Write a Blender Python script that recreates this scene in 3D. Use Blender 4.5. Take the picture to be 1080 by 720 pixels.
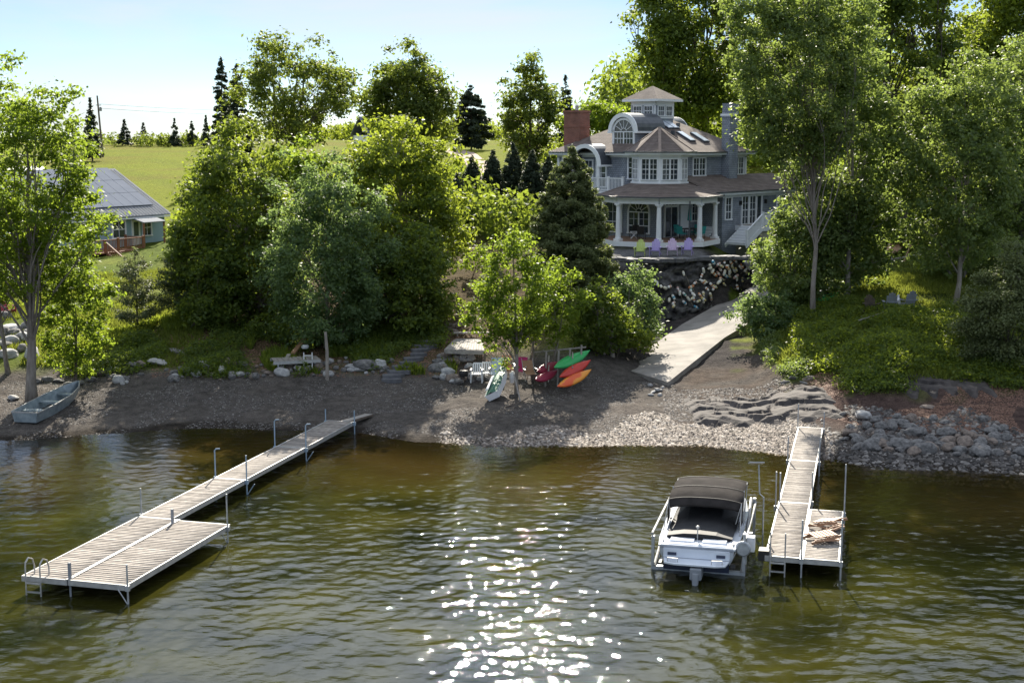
import bpy, math, random
import numpy as np
from mathutils import Vector, Matrix
from mathutils import noise as mnoise

R = math.radians
for _o in list(bpy.data.objects):
    bpy.data.objects.remove(_o)
SC = bpy.context.scene
COL = SC.collection
random.seed(7)
RNG = np.random.default_rng(11)

# ---------------------------------------------------------------- camera
CAM_H, PITCH, FOC, CY = 12.5, 8.49, 1440.0, 360.0      # metres, degrees, pixels of a 1080 wide frame, principal row
cam_d = bpy.data.cameras.new('camera')
cam = bpy.data.objects.new('camera', cam_d)
COL.objects.link(cam)
cam.location = (0, 0, CAM_H)
cam.rotation_euler = (R(90 - PITCH), 0, 0)
cam_d.sensor_width = 36.0
cam_d.lens = 36.0 * FOC / 1080.0
cam_d.shift_y = -(360.0 - CY) / 1080.0
cam_d.clip_start = 0.2
cam_d.clip_end = 3000
SC.camera = cam

# ---------------------------------------------------------------- light
SUN_ELEV, SUN_AZ = 31.5, 0.5        # azimuth measured from straight ahead (+Y), negative to the left
SUN_STRENGTH, SKY_STRENGTH, EXPOSURE = 5.0, 0.050, 1.25
sun_d = bpy.data.lights.new('sun', 'SUN')
sun_d.energy = SUN_STRENGTH
sun_d.angle = R(0.53)
sun_d.color = (1.0, 0.92, 0.78)
sun = bpy.data.objects.new('sun', sun_d)
COL.objects.link(sun)
_sd = Vector((math.sin(R(SUN_AZ)) * math.cos(R(SUN_ELEV)), math.cos(R(SUN_AZ)) * math.cos(R(SUN_ELEV)), math.sin(R(SUN_ELEV))))
sun.rotation_euler = _sd.to_track_quat('Z', 'Y').to_euler()
sun.location = (0, 20, 60)

world = bpy.data.worlds.new('World')
SC.world = world
world.use_nodes = True
wn, wl = world.node_tree.nodes, world.node_tree.links
wn.clear()
w_out = wn.new('ShaderNodeOutputWorld')
w_bg = wn.new('ShaderNodeBackground')
w_bg.inputs['Strength'].default_value = SKY_STRENGTH
sky = wn.new('ShaderNodeTexSky')
sky.sky_type = 'NISHITA'
sky.sun_disc = False
sky.sun_elevation = R(SUN_ELEV)
sky.sun_rotation = R(SUN_AZ)
sky.air_density = 0.6
sky.dust_density = 0.05
sky.ozone_density = 2.0
sky.altitude = 100
# thin high cloud, laid out by direction in the sky
w_tc = wn.new('ShaderNodeTexCoord')
w_map = wn.new('ShaderNodeMapping')
w_map.inputs['Scale'].default_value = (1.3, 1.3, 7.0)
w_map.inputs['Rotation'].default_value = (0.0, R(14), 0.0)
w_no = wn.new('ShaderNodeTexNoise')
w_no.inputs['Scale'].default_value = 2.3
w_no.inputs['Detail'].default_value = 7
w_no.inputs['Roughness'].default_value = 0.55
w_no.inputs['Distortion'].default_value = 0.35
w_rmp = wn.new('ShaderNodeValToRGB')
w_rmp.color_ramp.elements[0].position = 0.46
w_rmp.color_ramp.elements[0].color = (0, 0, 0, 1)
w_rmp.color_ramp.elements[1].position = 0.68
w_rmp.color_ramp.elements[1].color = (1, 1, 1, 1)
w_mul = wn.new('ShaderNodeMath'); w_mul.operation = 'MULTIPLY'; w_mul.inputs[1].default_value = 0.7
w_mix = wn.new('ShaderNodeMixRGB')
w_mix.inputs['Color2'].default_value = (9.0, 9.2, 9.4, 1)
wl.new(w_tc.outputs['Generated'], w_map.inputs['Vector'])
wl.new(w_map.outputs['Vector'], w_no.inputs['Vector'])
wl.new(w_no.outputs['Fac'], w_rmp.inputs['Fac'])
wl.new(w_rmp.outputs['Color'], w_mul.inputs[0])
w_sep = wn.new('ShaderNodeSeparateXYZ'); wl.new(w_tc.outputs['Generated'], w_sep.inputs['Vector'])
w_up = wn.new('ShaderNodeMapRange'); w_up.inputs['From Min'].default_value = 0.14; w_up.inputs['From Max'].default_value = 0.40  # unseen overhead cloud layer, added above the view as fill light
w_up.inputs['To Min'].default_value = 0.0; w_up.inputs['To Max'].default_value = 0.8
wl.new(w_sep.outputs['Z'], w_up.inputs['Value'])
w_mx = wn.new('ShaderNodeMath'); w_mx.operation = 'MAXIMUM'
wl.new(w_mul.outputs[0], w_mx.inputs[0]); wl.new(w_up.outputs['Result'], w_mx.inputs[1])
w_cr = wn.new('ShaderNodeMixRGB'); w_cr.inputs['Color1'].default_value = (7.3, 7.5, 7.6, 1); w_cr.inputs['Color2'].default_value = (7.0, 7.9, 9.4, 1)
# the added overhead cloud is brightened round the sun, to lighten the lake reflection
w_dot = wn.new('ShaderNodeVectorMath'); w_dot.operation = 'DOT_PRODUCT'; w_dot.inputs[1].default_value = tuple(_sd)
wl.new(w_tc.outputs['Generated'], w_dot.inputs[0])
w_pow = wn.new('ShaderNodeMath'); w_pow.operation = 'POWER'; w_pow.inputs[1].default_value = 16.0; w_pow.use_clamp = False
w_cl = wn.new('ShaderNodeMath'); w_cl.operation = 'MAXIMUM'; w_cl.inputs[1].default_value = 0.0
wl.new(w_dot.outputs['Value'], w_cl.inputs[0]); wl.new(w_cl.outputs[0], w_pow.inputs[0])
w_pu = wn.new('ShaderNodeMath'); w_pu.operation = 'MULTIPLY'
w_gain = wn.new('ShaderNodeMath'); w_gain.operation = 'MULTIPLY_ADD'; w_gain.inputs[1].default_value = 2.4; w_gain.inputs[2].default_value = 1.0
wl.new(w_pow.outputs[0], w_pu.inputs[0]); wl.new(w_up.outputs['Result'], w_pu.inputs[1]); wl.new(w_pu.outputs[0], w_gain.inputs[0])
w_sc = wn.new('ShaderNodeVectorMath'); w_sc.operation = 'SCALE'; wl.new(w_gain.outputs[0], w_sc.inputs['Scale'])
wl.new(w_up.outputs['Result'], w_cr.inputs['Fac']); wl.new(w_cr.outputs['Color'], w_sc.inputs[0]); wl.new(w_sc.outputs['Vector'], w_mix.inputs['Color2'])
wl.new(w_mx.outputs[0], w_mix.inputs['Fac'])
wl.new(sky.outputs['Color'], w_mix.inputs['Color1'])
wl.new(w_mix.outputs['Color'], w_bg.inputs['Color'])
wl.new(w_bg.outputs['Background'], w_out.inputs['Surface'])

SC.view_settings.view_transform = 'Standard'
SC.view_settings.look = 'None'
SC.view_settings.exposure = EXPOSURE
SC.view_settings.gamma = 1.0
SC.view_settings.use_curve_mapping = False
SC.render.engine = 'CYCLES'
cy = SC.cycles
cy.max_bounces = 7
cy.diffuse_bounces = 3
cy.glossy_bounces = 3
cy.transmission_bounces = 4
cy.transparent_max_bounces = 8
cy.caustics_reflective = False
cy.caustics_refractive = False
cy.sample_clamp_indirect = 6.0
cy.use_denoising = True
try:
    cy.denoiser = 'OPENIMAGEDENOISE'
    cy.denoising_input_passes = 'RGB_ALBEDO_NORMAL'
except Exception:
    pass

# ---------------------------------------------------------------- survey helpers (photo bearings -> metres)
_cp, _sp = math.cos(R(PITCH)), math.sin(R(PITCH))
KD = 2.0     # distances below are written in units of two metres
def at_z(px, py, z):
    """point of the sight line through (px, py) at height z"""
    v = (py - CY) / FOC
    dy, dz = _cp - v * _sp, -_sp - v * _cp
    t = (z - CAM_H) / dz
    return Vector(((px - 540) / FOC * t, dy * t, z))
def at_d(px, py, d):
    """point of the sight line through (px, py) on the upright plane y = KD * d"""
    d = d * KD
    v = (py - CY) / FOC
    dy, dz = _cp - v * _sp, -_sp - v * _cp
    t = d / dy
    return Vector(((px - 540) / FOC * t, d, CAM_H + dz * t))
def col_x(px, d, z=2.0):
    return (px - 540) / FOC * (KD * d * _cp + (CAM_H - z) * _sp)

# ---------------------------------------------------------------- object helpers
def tag(o, label=None, cat=None, group=None, kind=None):
    if label: o['label'] = label
    if cat: o['category'] = cat
    if group: o['group'] = group
    if kind: o['kind'] = kind
    return o
def empty(name, loc=(0, 0, 0), rz=0.0, label=None, cat=None, group=None, parent=None):
    o = bpy.data.objects.new(name, None)
    COL.objects.link(o)
    o.location = loc
    o.rotation_euler = (0, 0, rz)
    o.empty_display_size = 0.3
    if parent: o.parent = parent
    return tag(o, label, cat, group)
def copy_tree(o, parent=None):
    c = o.copy()
    COL.objects.link(c)
    c.parent = parent
    for ch in list(o.children):
        copy_tree(ch, c)
    return c

class MB:
    """collects shapes for one mesh object"""
    def __init__(s):
        s.v, s.f, s.mi, s.cur = [], [], [], 0
        s.M = Matrix.Identity(4)
    def face(s, pts):
        i = len(s.v)
        s.v += [tuple(s.M @ Vector(p)) for p in pts]
        s.f.append(tuple(range(i, i + len(pts)))); s.mi.append(s.cur)
        return s
    def mesh(s, vs, fs):
        i = len(s.v)
        s.v += [tuple(s.M @ Vector(p)) for p in vs]
        for f in fs:
            s.f.append(tuple(i + k for k in f)); s.mi.append(s.cur)
        return s
    def box(s, c, d, rot=None):
        hx, hy, hz = d[0] / 2, d[1] / 2, d[2] / 2
        vs = [Vector((x, y, z)) for x in (-hx, hx) for y in (-hy, hy) for z in (-hz, hz)]
        if rot is not None: vs = [rot @ p for p in vs]
        vs = [p + Vector(c) for p in vs]
        return s.mesh(vs, [(0, 1, 3, 2), (4, 6, 7, 5), (0, 4, 5, 1), (2, 3, 7, 6), (0, 2, 6, 4), (1, 5, 7, 3)])
    def beam(s, p0, p1, w, h, up=(0, 0, 1)):
        """rectangular bar from p0 to p1: w sideways, h along up"""
        p0, p1 = Vector(p0), Vector(p1)
        d = (p1 - p0)
        L = d.length
        if L < 1e-6: return s
        d.normalize()
        u = Vector(up)
        if abs(d.dot(u)) > 0.98: u = Vector((0, 1, 0))
        sd = d.cross(u).normalized(); u = sd.cross(d).normalized()
        vs = []
        for p in (p0, p1):
            for a, b in ((-1, -1), (1, -1), (1, 1), (-1, 1)):
                vs.append(p + sd * a * w / 2 + u * b * h / 2)
        return s.mesh(vs, [(0, 3, 2, 1), (4, 5, 6, 7), (0, 1, 5, 4), (1, 2, 6, 5), (2, 3, 7, 6), (3, 0, 4, 7)])
    def tube(s, pts, rad, n=8, caps=True):
        pts = [Vector(p) for p in pts]
        rads = rad if isinstance(rad, (list, tuple)) else [rad] * len(pts)
        i0 = len(s.v)
        prev = None
        for k, p in enumerate(pts):
            d = (pts[min(k + 1, len(pts) - 1)] - pts[max(k - 1, 0)])
            if d.length < 1e-9: d = Vector((0, 0, 1))
            d.normalize()
            if prev is None:
                a = Vector((1, 0, 0)) if abs(d.x) < 0.8 else Vector((0, 1, 0))
                a = (a - d * a.dot(d)).normalized()
            else:
                a = (prev - d * prev.dot(d))
                a = a.normalized() if a.length > 1e-6 else Vector((1, 0, 0))
            prev = a
            b = d.cross(a)
            for j in range(n):
                t = 2 * math.pi * j / n
                s.v.append(tuple(s.M @ (p + (a * math.cos(t) + b * math.sin(t)) * rads[k])))
        for k in range(len(pts) - 1):
            for j in range(n):
                a0 = i0 + k * n + j; a1 = i0 + k * n + (j + 1) % n
                s.f.append((a0, a1, a1 + n, a0 + n)); s.mi.append(s.cur)
        if caps:
            s.f.append(tuple(i0 + j for j in reversed(range(n)))); s.mi.append(s.cur)
            e = i0 + (len(pts) - 1) * n
            s.f.append(tuple(e + j for j in range(n))); s.mi.append(s.cur)
        return s
    def prism(s, poly, z0, z1):
        n = len(poly)
        vs = [(x, y, z0) for x, y in poly] + [(x, y, z1) for x, y in poly]
        fs = [tuple(reversed(range(n))), tuple(range(n, 2 * n))] + [(i, (i + 1) % n, n + (i + 1) % n, n + i) for i in range(n)]
        return s.mesh(vs, fs)
    def frustum(s, p0, z0, p1, z1, cap=True):
        n = len(p0)
        vs = [(x, y, z0) for x, y in p0] + [(x, y, z1) for x, y in p1]
        fs = [(i, (i + 1) % n, n + (i + 1) % n, n + i) for i in range(n)]
        if cap: fs += [tuple(reversed(range(n))), tuple(range(n, 2 * n))]
        return s.mesh(vs, fs)
    def lathe(s, prof, n=16, c=(0, 0, 0)):
        """prof: list of (radius, z)"""
        vs, fs = [], []
        for r, z in prof:
            for j in range(n):
                t = 2 * math.pi * j / n
                vs.append((c[0] + r * math.cos(t), c[1] + r * math.sin(t), c[2] + z))
        for k in range(len(prof) - 1):
            for j in range(n):
                a0 = k * n + j; a1 = k * n + (j + 1) % n
                fs.append((a0, a1, a1 + n, a0 + n))
        fs.append(tuple(reversed(range(n)))); fs.append(tuple((len(prof) - 1) * n + j for j in range(n)))
        return s.mesh(vs, fs)
    def build(s, name, mats, parent=None, smooth=False, loc=None, bevel=0.0):
        me = bpy.data.meshes.new(name)
        me.from_pydata(s.v, [], s.f)
        if not isinstance(mats, (list, tuple)): mats = [mats]
        for m in mats: me.materials.append(m)
        if len(mats) > 1: me.polygons.foreach_set('material_index', s.mi)
        if smooth: me.polygons.foreach_set('use_smooth', [True] * len(s.f))
        if smooth:
            import bmesh
            bm_ = bmesh.new(); bm_.from_mesh(me); bmesh.ops.remove_doubles(bm_, verts=bm_.verts, dist=2e-4); bm_.to_mesh(me); bm_.free()
        me.validate()
        me.update()
        o = bpy.data.objects.new(name, me)
        COL.objects.link(o)
        if parent: o.parent = parent
        if loc is not None: o.location = loc
        if bevel > 0:
            b = o.modifiers.new('bevel', 'BEVEL'); b.width = bevel; b.segments = 2; b.limit_method = 'ANGLE'
        return o

def np_mesh(name, V, F, mat, parent=None, attr=None, smooth=False):
    """fast mesh from arrays, F is (n, k); attr = dict name -> per-face floats"""
    me = bpy.data.meshes.new(name)
    n, k = F.shape
    me.vertices.add(len(V)); me.vertices.foreach_set('co', np.ascontiguousarray(V, dtype=np.float32).ravel())
    me.loops.add(n * k); me.loops.foreach_set('vertex_index', np.ascontiguousarray(F, dtype=np.int32).ravel())
    me.polygons.add(n)
    me.polygons.foreach_set('loop_start', np.arange(0, n * k, k, dtype=np.int32))
    try: me.polygons.foreach_set('loop_total', np.full(n, k, dtype=np.int32))
    except Exception: pass
    if attr:
        for an, av in attr.items():
            a = me.attributes.new(an, 'FLOAT', 'FACE')
            a.data.foreach_set('value', np.ascontiguousarray(av, dtype=np.float32))
    if smooth: me.polygons.foreach_set('use_smooth', np.ones(n, dtype=bool))
    me.materials.append(mat)
    me.update(calc_edges=True)
    o = bpy.data.objects.new(name, me)
    COL.objects.link(o)
    if parent: o.parent = parent
    return o

# ---------------------------------------------------------------- materials
def new_mat(name):
    m = bpy.data.materials.new(name)
    m.use_nodes = True
    nt = m.node_tree
    b = nt.nodes['Principled BSDF']
    return m, nt, nt.nodes, nt.links, b
def c4(c): return (c[0], c[1], c[2], 1)
def pmat(name, c1, c2=None, scale=4.0, rough=0.7, metal=0.0, bump=0.0, bscale=None, spec=0.5, stretch=(1, 1, 1), detail=5, lo=0.35, hi=0.65, coat=0.0):
    m, nt, N, L, b = new_mat(name)
    if c2 is None: c2 = tuple(x * 0.82 for x in c1)
    tc = N.new('ShaderNodeTexCoord'); mp = N.new('ShaderNodeMapping')
    mp.inputs['Scale'].default_value = stretch
    L.new(tc.outputs['Object'], mp.inputs['Vector'])
    no = N.new('ShaderNodeTexNoise'); no.inputs['Scale'].default_value = scale; no.inputs['Detail'].default_value = detail
    L.new(mp.outputs['Vector'], no.inputs['Vector'])
    rp = N.new('ShaderNodeValToRGB')
    rp.color_ramp.elements[0].position = lo; rp.color_ramp.elements[0].color = c4(c1)
    rp.color_ramp.elements[1].position = hi; rp.color_ramp.elements[1].color = c4(c2)
    L.new(no.outputs['Fac'], rp.inputs['Fac'])
    L.new(rp.outputs['Color'], b.inputs['Base Color'])
    b.inputs['Roughness'].default_value = rough
    b.inputs['Metallic'].default_value = metal
    b.inputs['Specular IOR Level'].default_value = spec
    b.inputs['Coat Weight'].default_value = coat
    if bump > 0:
        n2 = N.new('ShaderNodeTexNoise'); n2.inputs['Scale'].default_value = bscale or scale * 3; n2.inputs['Detail'].default_value = 6
        L.new(mp.outputs['Vector'], n2.inputs['Vector'])
        bp = N.new('ShaderNodeBump'); bp.inputs['Strength'].default_value = bump; bp.inputs['Distance'].default_value = 0.05
        L.new(n2.outputs['Fac'], bp.inputs['Height']); L.new(bp.outputs['Normal'], b.inputs['Normal'])
    return m
def shingle_mat(name, c1, c2, mortar, w=0.2, h=0.14, rough=0.85, use_z=True):
    """rows of shingles or bricks, laid by object space"""
    m, nt, N, L, b = new_mat(name)
    tc = N.new('ShaderNodeTexCoord'); sp = N.new('ShaderNodeSeparateXYZ'); cb = N.new('ShaderNodeCombineXYZ')
    L.new(tc.outputs['Object'], sp.inputs['Vector'])
    ad = N.new('ShaderNodeMath'); ad.operation = 'ADD'
    L.new(sp.outputs['X'], ad.inputs[0]); L.new(sp.outputs['Y'], ad.inputs[1])
    L.new(ad.outputs[0], cb.inputs['X']); L.new(sp.outputs['Z'], cb.inputs['Y'])
    br = N.new('ShaderNodeTexBrick')
    br.inputs['Scale'].default_value = 1.0
    br.inputs['Brick Width'].default_value = w
    br.inputs['Row Height'].default_value = h
    br.inputs['Mortar Size'].default_value = 0.012
    br.inputs['Color1'].default_value = c4(c1); br.inputs['Color2'].default_value = c4(c2); br.inputs['Mortar'].default_value = c4(mortar)
    L.new(cb.outputs['Vector'], br.inputs['Vector'])
    no = N.new('ShaderNodeTexNoise'); no.inputs['Scale'].default_value = 1.7; no.inputs['Detail'].default_value = 8
    L.new(tc.outputs['Object'], no.inputs['Vector'])
    mx = N.new('ShaderNodeMixRGB'); mx.blend_type = 'MULTIPLY'; mx.inputs['Fac'].default_value = 0.7
    rp = N.new('ShaderNodeValToRGB'); rp.color_ramp.elements[0].position = 0.3; rp.color_ramp.elements[0].color = (0.62, 0.6, 0.6, 1)
    rp.color_ramp.elements[1].position = 0.7; rp.color_ramp.elements[1].color = (1.15, 1.12, 1.1, 1)
    L.new(no.outputs['Fac'], rp.inputs['Fac']); L.new(br.outputs['Color'], mx.inputs['Color1']); L.new(rp.outputs['Color'], mx.inputs['Color2'])
    L.new(mx.outputs['Color'], b.inputs['Base Color'])
    b.inputs['Roughness'].default_value = rough
    bp = N.new('ShaderNodeBump'); bp.inputs['Strength'].default_value = 0.5; bp.inputs['Distance'].default_value = 0.02; bp.invert = True
    L.new(br.outputs['Fac'], bp.inputs['Height']); L.new(bp.outputs['Normal'], b.inputs['Normal'])
    return m
def leaf_mat(name, dark, light, trans, tw=0.45, rough=0.55, gloss=0.25):
    """leaves: diffuse and gloss on top, light passing through from behind"""
    m = bpy.data.materials.new(name); m.use_nodes = True
    nt = m.node_tree; N, L = nt.nodes, nt.links
    N.clear()
    out = N.new('ShaderNodeOutputMaterial')
    at = N.new('ShaderNodeAttribute'); at.attribute_name = 'tint'
    rp = N.new('ShaderNodeValToRGB')
    rp.color_ramp.elements[0].position = 0.0; rp.color_ramp.elements[0].color = c4(dark)
    rp.color_ramp.elements[1].position = 1.0; rp.color_ramp.elements[1].color = c4(light)
    L.new(at.outputs['Fac'], rp.inputs['Fac'])
    pr = N.new('ShaderNodeBsdfPrincipled'); pr.inputs['Roughness'].default_value = rough
    pr.inputs['Specular IOR Level'].default_value = gloss
    L.new(rp.outputs['Color'], pr.inputs['Base Color'])
    tr = N.new('ShaderNodeBsdfTranslucent')
    mm = N.new('ShaderNodeMixRGB'); mm.blend_type = 'MIX'; mm.inputs['Fac'].default_value = 0.75
    mm.inputs['Color2'].default_value = c4(trans); L.new(rp.outputs['Color'], mm.inputs['Color1'])
    L.new(mm.outputs['Color'], tr.inputs['Color'])
    mx = N.new('ShaderNodeMixShader'); mx.inputs['Fac'].default_value = tw
    L.new(pr.outputs['BSDF'], mx.inputs[1]); L.new(tr.outputs['BSDF'], mx.inputs[2])
    L.new(mx.outputs['Shader'], out.inputs['Surface'])
    return m

M = {}
M['white'] = pmat('white_paint', (0.84, 0.86, 0.88), (0.78, 0.80, 0.83), scale=1.5, rough=0.5)
M['glass'] = pmat('window_glass', (0.018, 0.024, 0.032), (0.05, 0.065, 0.085), scale=0.9, rough=0.06, spec=0.8)
M['shingle'] = shingle_mat('grey_cedar_shingles', (0.27, 0.31, 0.37), (0.34, 0.38, 0.44), (0.13, 0.15, 0.18))
M['roof'] = shingle_mat('brown_asphalt_shingles', (0.145, 0.115, 0.10), (0.21, 0.17, 0.15), (0.08, 0.062, 0.055), w=0.35, h=0.1, rough=0.9)
M['white_glare'] = pmat('skylight_pane_sky_glare', (0.62, 0.68, 0.76), (0.55, 0.62, 0.72), scale=1.5, rough=0.12, spec=0.8)  # pale pane colour stands in for bright sky reflected in the skylights
M['brick'] = shingle_mat('red_brick', (0.26, 0.085, 0.055), (0.33, 0.12, 0.08), (0.22, 0.17, 0.15), w=0.22, h=0.08)
M['lead'] = pmat('dark_metal_roofing', (0.07, 0.08, 0.095), (0.11, 0.12, 0.14), scale=2, rough=0.38, metal=0.3)
M['deck'] = pmat('porch_decking', (0.26, 0.15, 0.10), (0.36, 0.23, 0.16), scale=3, rough=0.6, stretch=(8, 1, 1))
M['tan_wall'] = pmat('tan_wall_paint', (0.42, 0.40, 0.30), (0.36, 0.34, 0.25), scale=1.2, rough=0.8)
M['dockwood'] = None
M['galv'] = pmat('galvanised_steel', (0.50, 0.52, 0.54), (0.36, 0.38, 0.40), scale=6, rough=0.42, metal=0.55)
M['alu'] = pmat('dull_aluminium', (0.46, 0.46, 0.45), (0.34, 0.34, 0.335), scale=5, rough=0.5, metal=0.4)
M['conc'] = pmat('weathered_concrete', (0.40, 0.37, 0.33), (0.28, 0.26, 0.235), scale=1.6, rough=0.9, bump=0.25, bscale=14, detail=9)
M['wood_brown'] = pmat('stained_wood', (0.30, 0.13, 0.07), (0.22, 0.10, 0.055), scale=5, rough=0.7, stretch=(1, 1, 6))
M['wood_grey'] = pmat('weathered_grey_wood', (0.36, 0.33, 0.30), (0.24, 0.22, 0.20), scale=5, rough=0.85, stretch=(1, 6, 1), bump=0.2)
M['wood_dark'] = pmat('dark_weathered_wood', (0.13, 0.10, 0.08), (0.08, 0.065, 0.05), scale=5, rough=0.85)
M['wood_tan'] = pmat('tan_cedar_wood', (0.42, 0.24, 0.14), (0.30, 0.17, 0.10), scale=8, rough=0.6, stretch=(1, 5, 1))
M['bark'] = pmat('grey_bark', (0.17, 0.145, 0.12), (0.27, 0.24, 0.21), scale=7, rough=0.95, stretch=(1, 1, 0.25), bump=0.6, bscale=18)
M['bark_pale'] = pmat('pale_bark', (0.34, 0.30, 0.26), (0.22, 0.19, 0.165), scale=7, rough=0.95, stretch=(1, 1, 0.25), bump=0.5, bscale=18)
M['bark_dark'] = pmat('dark_bark', (0.07, 0.055, 0.045), (0.12, 0.10, 0.08), scale=7, rough=0.95, stretch=(1, 1, 0.25), bump=0.5, bscale=18)
M['rock'] = pmat('grey_fieldstone', (0.22, 0.21, 0.205), (0.10, 0.098, 0.095), scale=3.0, rough=0.9, bump=0.6, bscale=9, detail=8)
M['rock_warm'] = pmat('warm_fieldstone', (0.25, 0.20, 0.165), (0.13, 0.105, 0.09), scale=3.0, rough=0.9, bump=0.6, bscale=9, detail=8)
M['rock_pale'] = pmat('pale_boulder', (0.46, 0.45, 0.44), (0.30, 0.30, 0.30), scale=2.4, rough=0.85, bump=0.5, bscale=8, detail=8)
M['rock_dark'] = pmat('dark_slate_rock', (0.02, 0.02, 0.023), (0.11, 0.105, 0.105), scale=2.6, rough=0.8, bump=1.0, bscale=5, detail=9)
M['slate'] = pmat('dark_slate_paving', (0.14, 0.14, 0.15), (0.09, 0.09, 0.10), scale=2.5, rough=0.8, bump=0.3)
M['white_plastic'] = pmat('white_plastic', (0.78, 0.79, 0.80), (0.70, 0.71, 0.73), scale=3, rough=0.4)
M['black'] = pmat('black_canvas', (0.012, 0.012, 0.014), (0.02, 0.02, 0.022), scale=5, rough=0.7)
M['canvas'] = pmat('charcoal_canvas', (0.030, 0.027, 0.026), (0.046, 0.041, 0.039), scale=3, rough=0.95, spec=0.05, bump=0.15, bscale=6)
M['teal'] = pmat('blue_teal_siding', (0.30, 0.43, 0.50), (0.27, 0.39, 0.46), scale=1.3, rough=0.7)
M['teal_metal'] = pmat('pale_metal_roofing', (0.30, 0.31, 0.33), (0.25, 0.26, 0.28), scale=1.3, rough=0.9, metal=0.0, spec=0.03)
M['solar'] = pmat('solar_glass', (0.12, 0.15, 0.21), (0.10, 0.13, 0.19), scale=1.0, rough=0.8, spec=0.05)
def paint(name, c, rough=0.45, coat=0.0):
    return pmat(name, c, tuple(x * 0.86 for x in c), scale=3, rough=rough, coat=coat)
M['lime'] = paint('lime_paint', (0.50, 0.60, 0.16))
M['lilac'] = paint('lilac_paint', (0.42, 0.34, 0.66))
M['pale_lilac'] = paint('pale_lilac_paint', (0.62, 0.48, 0.68))
M['maroon'] = paint('maroon_plastic', (0.32, 0.03, 0.07), 0.35)
M['green_plastic'] = paint('green_plastic', (0.03, 0.42, 0.11), 0.3)
M['red_plastic'] = paint('red_plastic', (0.58, 0.035, 0.02), 0.3)
M['orange_plastic'] = pmat('orange_plastic', (0.72, 0.10, 0.02), (0.78, 0.30, 0.03), scale=1.6, rough=0.3, lo=0.45, hi=0.55)
M['magenta'] = paint('magenta_fabric', (0.40, 0.02, 0.14), 0.7)
M['peach'] = paint('peach_fabric', (0.62, 0.30, 0.16), 0.7)
M['paleblue'] = paint('pale_blue_strap', (0.55, 0.66, 0.78), 0.6)
M['tarp'] = paint('green_tarp', (0.05, 0.16, 0.11), 0.6)
M['teal_fabric'] = paint('teal_fabric', (0.03, 0.30, 0.30), 0.7)
M['grey_paint'] = paint('grey_paint', (0.26, 0.28, 0.31), 0.6)
M['navy'] = paint('navy_gelcoat', (0.02, 0.03, 0.07), 0.15, 0.5)
M['gel'] = pmat('white_gelcoat', (0.70, 0.74, 0.80), (0.64, 0.68, 0.75), scale=2, rough=0.18, coat=0.6)
M['rope'] = paint('rope', (0.30, 0.26, 0.20), 0.9)
M['rubber'] = paint('black_rubber', (0.02, 0.02, 0.02), 0.6)
M['pipe_blue'] = paint('blue_grey_post_paint', (0.30, 0.40, 0.50), 0.5)

L_ = {}
L_['bright'] = leaf_mat('maple_leaves_bright', (0.047, 0.088, 0.013), (0.133, 0.185, 0.022), (0.42, 0.56, 0.05), tw=0.5)
L_['ash'] = leaf_mat('ash_leaves', (0.062, 0.102, 0.032), (0.145, 0.190, 0.066), (0.42, 0.54, 0.10), tw=0.45, gloss=0.35)
L_['deep'] = leaf_mat('deep_green_leaves', (0.034, 0.066, 0.020), (0.105, 0.145, 0.032), (0.40, 0.50, 0.05), tw=0.48)
L_['mid'] = leaf_mat('mid_green_leaves', (0.042, 0.082, 0.020), (0.132, 0.172, 0.034), (0.48, 0.57, 0.05), tw=0.52)
L_['far'] = leaf_mat('far_tree_leaves', (0.040, 0.070, 0.020), (0.102, 0.135, 0.032), (0.34, 0.42, 0.05), tw=0.46)
L_['silver'] = leaf_mat('silvery_leaves', (0.056, 0.100, 0.044), (0.122, 0.178, 0.080), (0.36, 0.50, 0.12), tw=0.48, gloss=0.35)
L_['cedar'] = leaf_mat('cedar_sprays', (0.085, 0.112, 0.050), (0.180, 0.205, 0.090), (0.28, 0.34, 0.08), tw=0.34, gloss=0.2)
L_['spruce'] = leaf_mat('spruce_needles', (0.028, 0.046, 0.030), (0.066, 0.088, 0.052), (0.10, 0.13, 0.05), tw=0.2, gloss=0.2)
L_['pine'] = leaf_mat('pine_needles', (0.070, 0.098, 0.050), (0.145, 0.170, 0.088), (0.32, 0.36, 0.12), tw=0.35, gloss=0.2)
L_['grass'] = leaf_mat('grass_blades', (0.050, 0.080, 0.014), (0.135, 0.170, 0.036), (0.34, 0.38, 0.05), tw=0.42, gloss=0.15)
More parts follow.
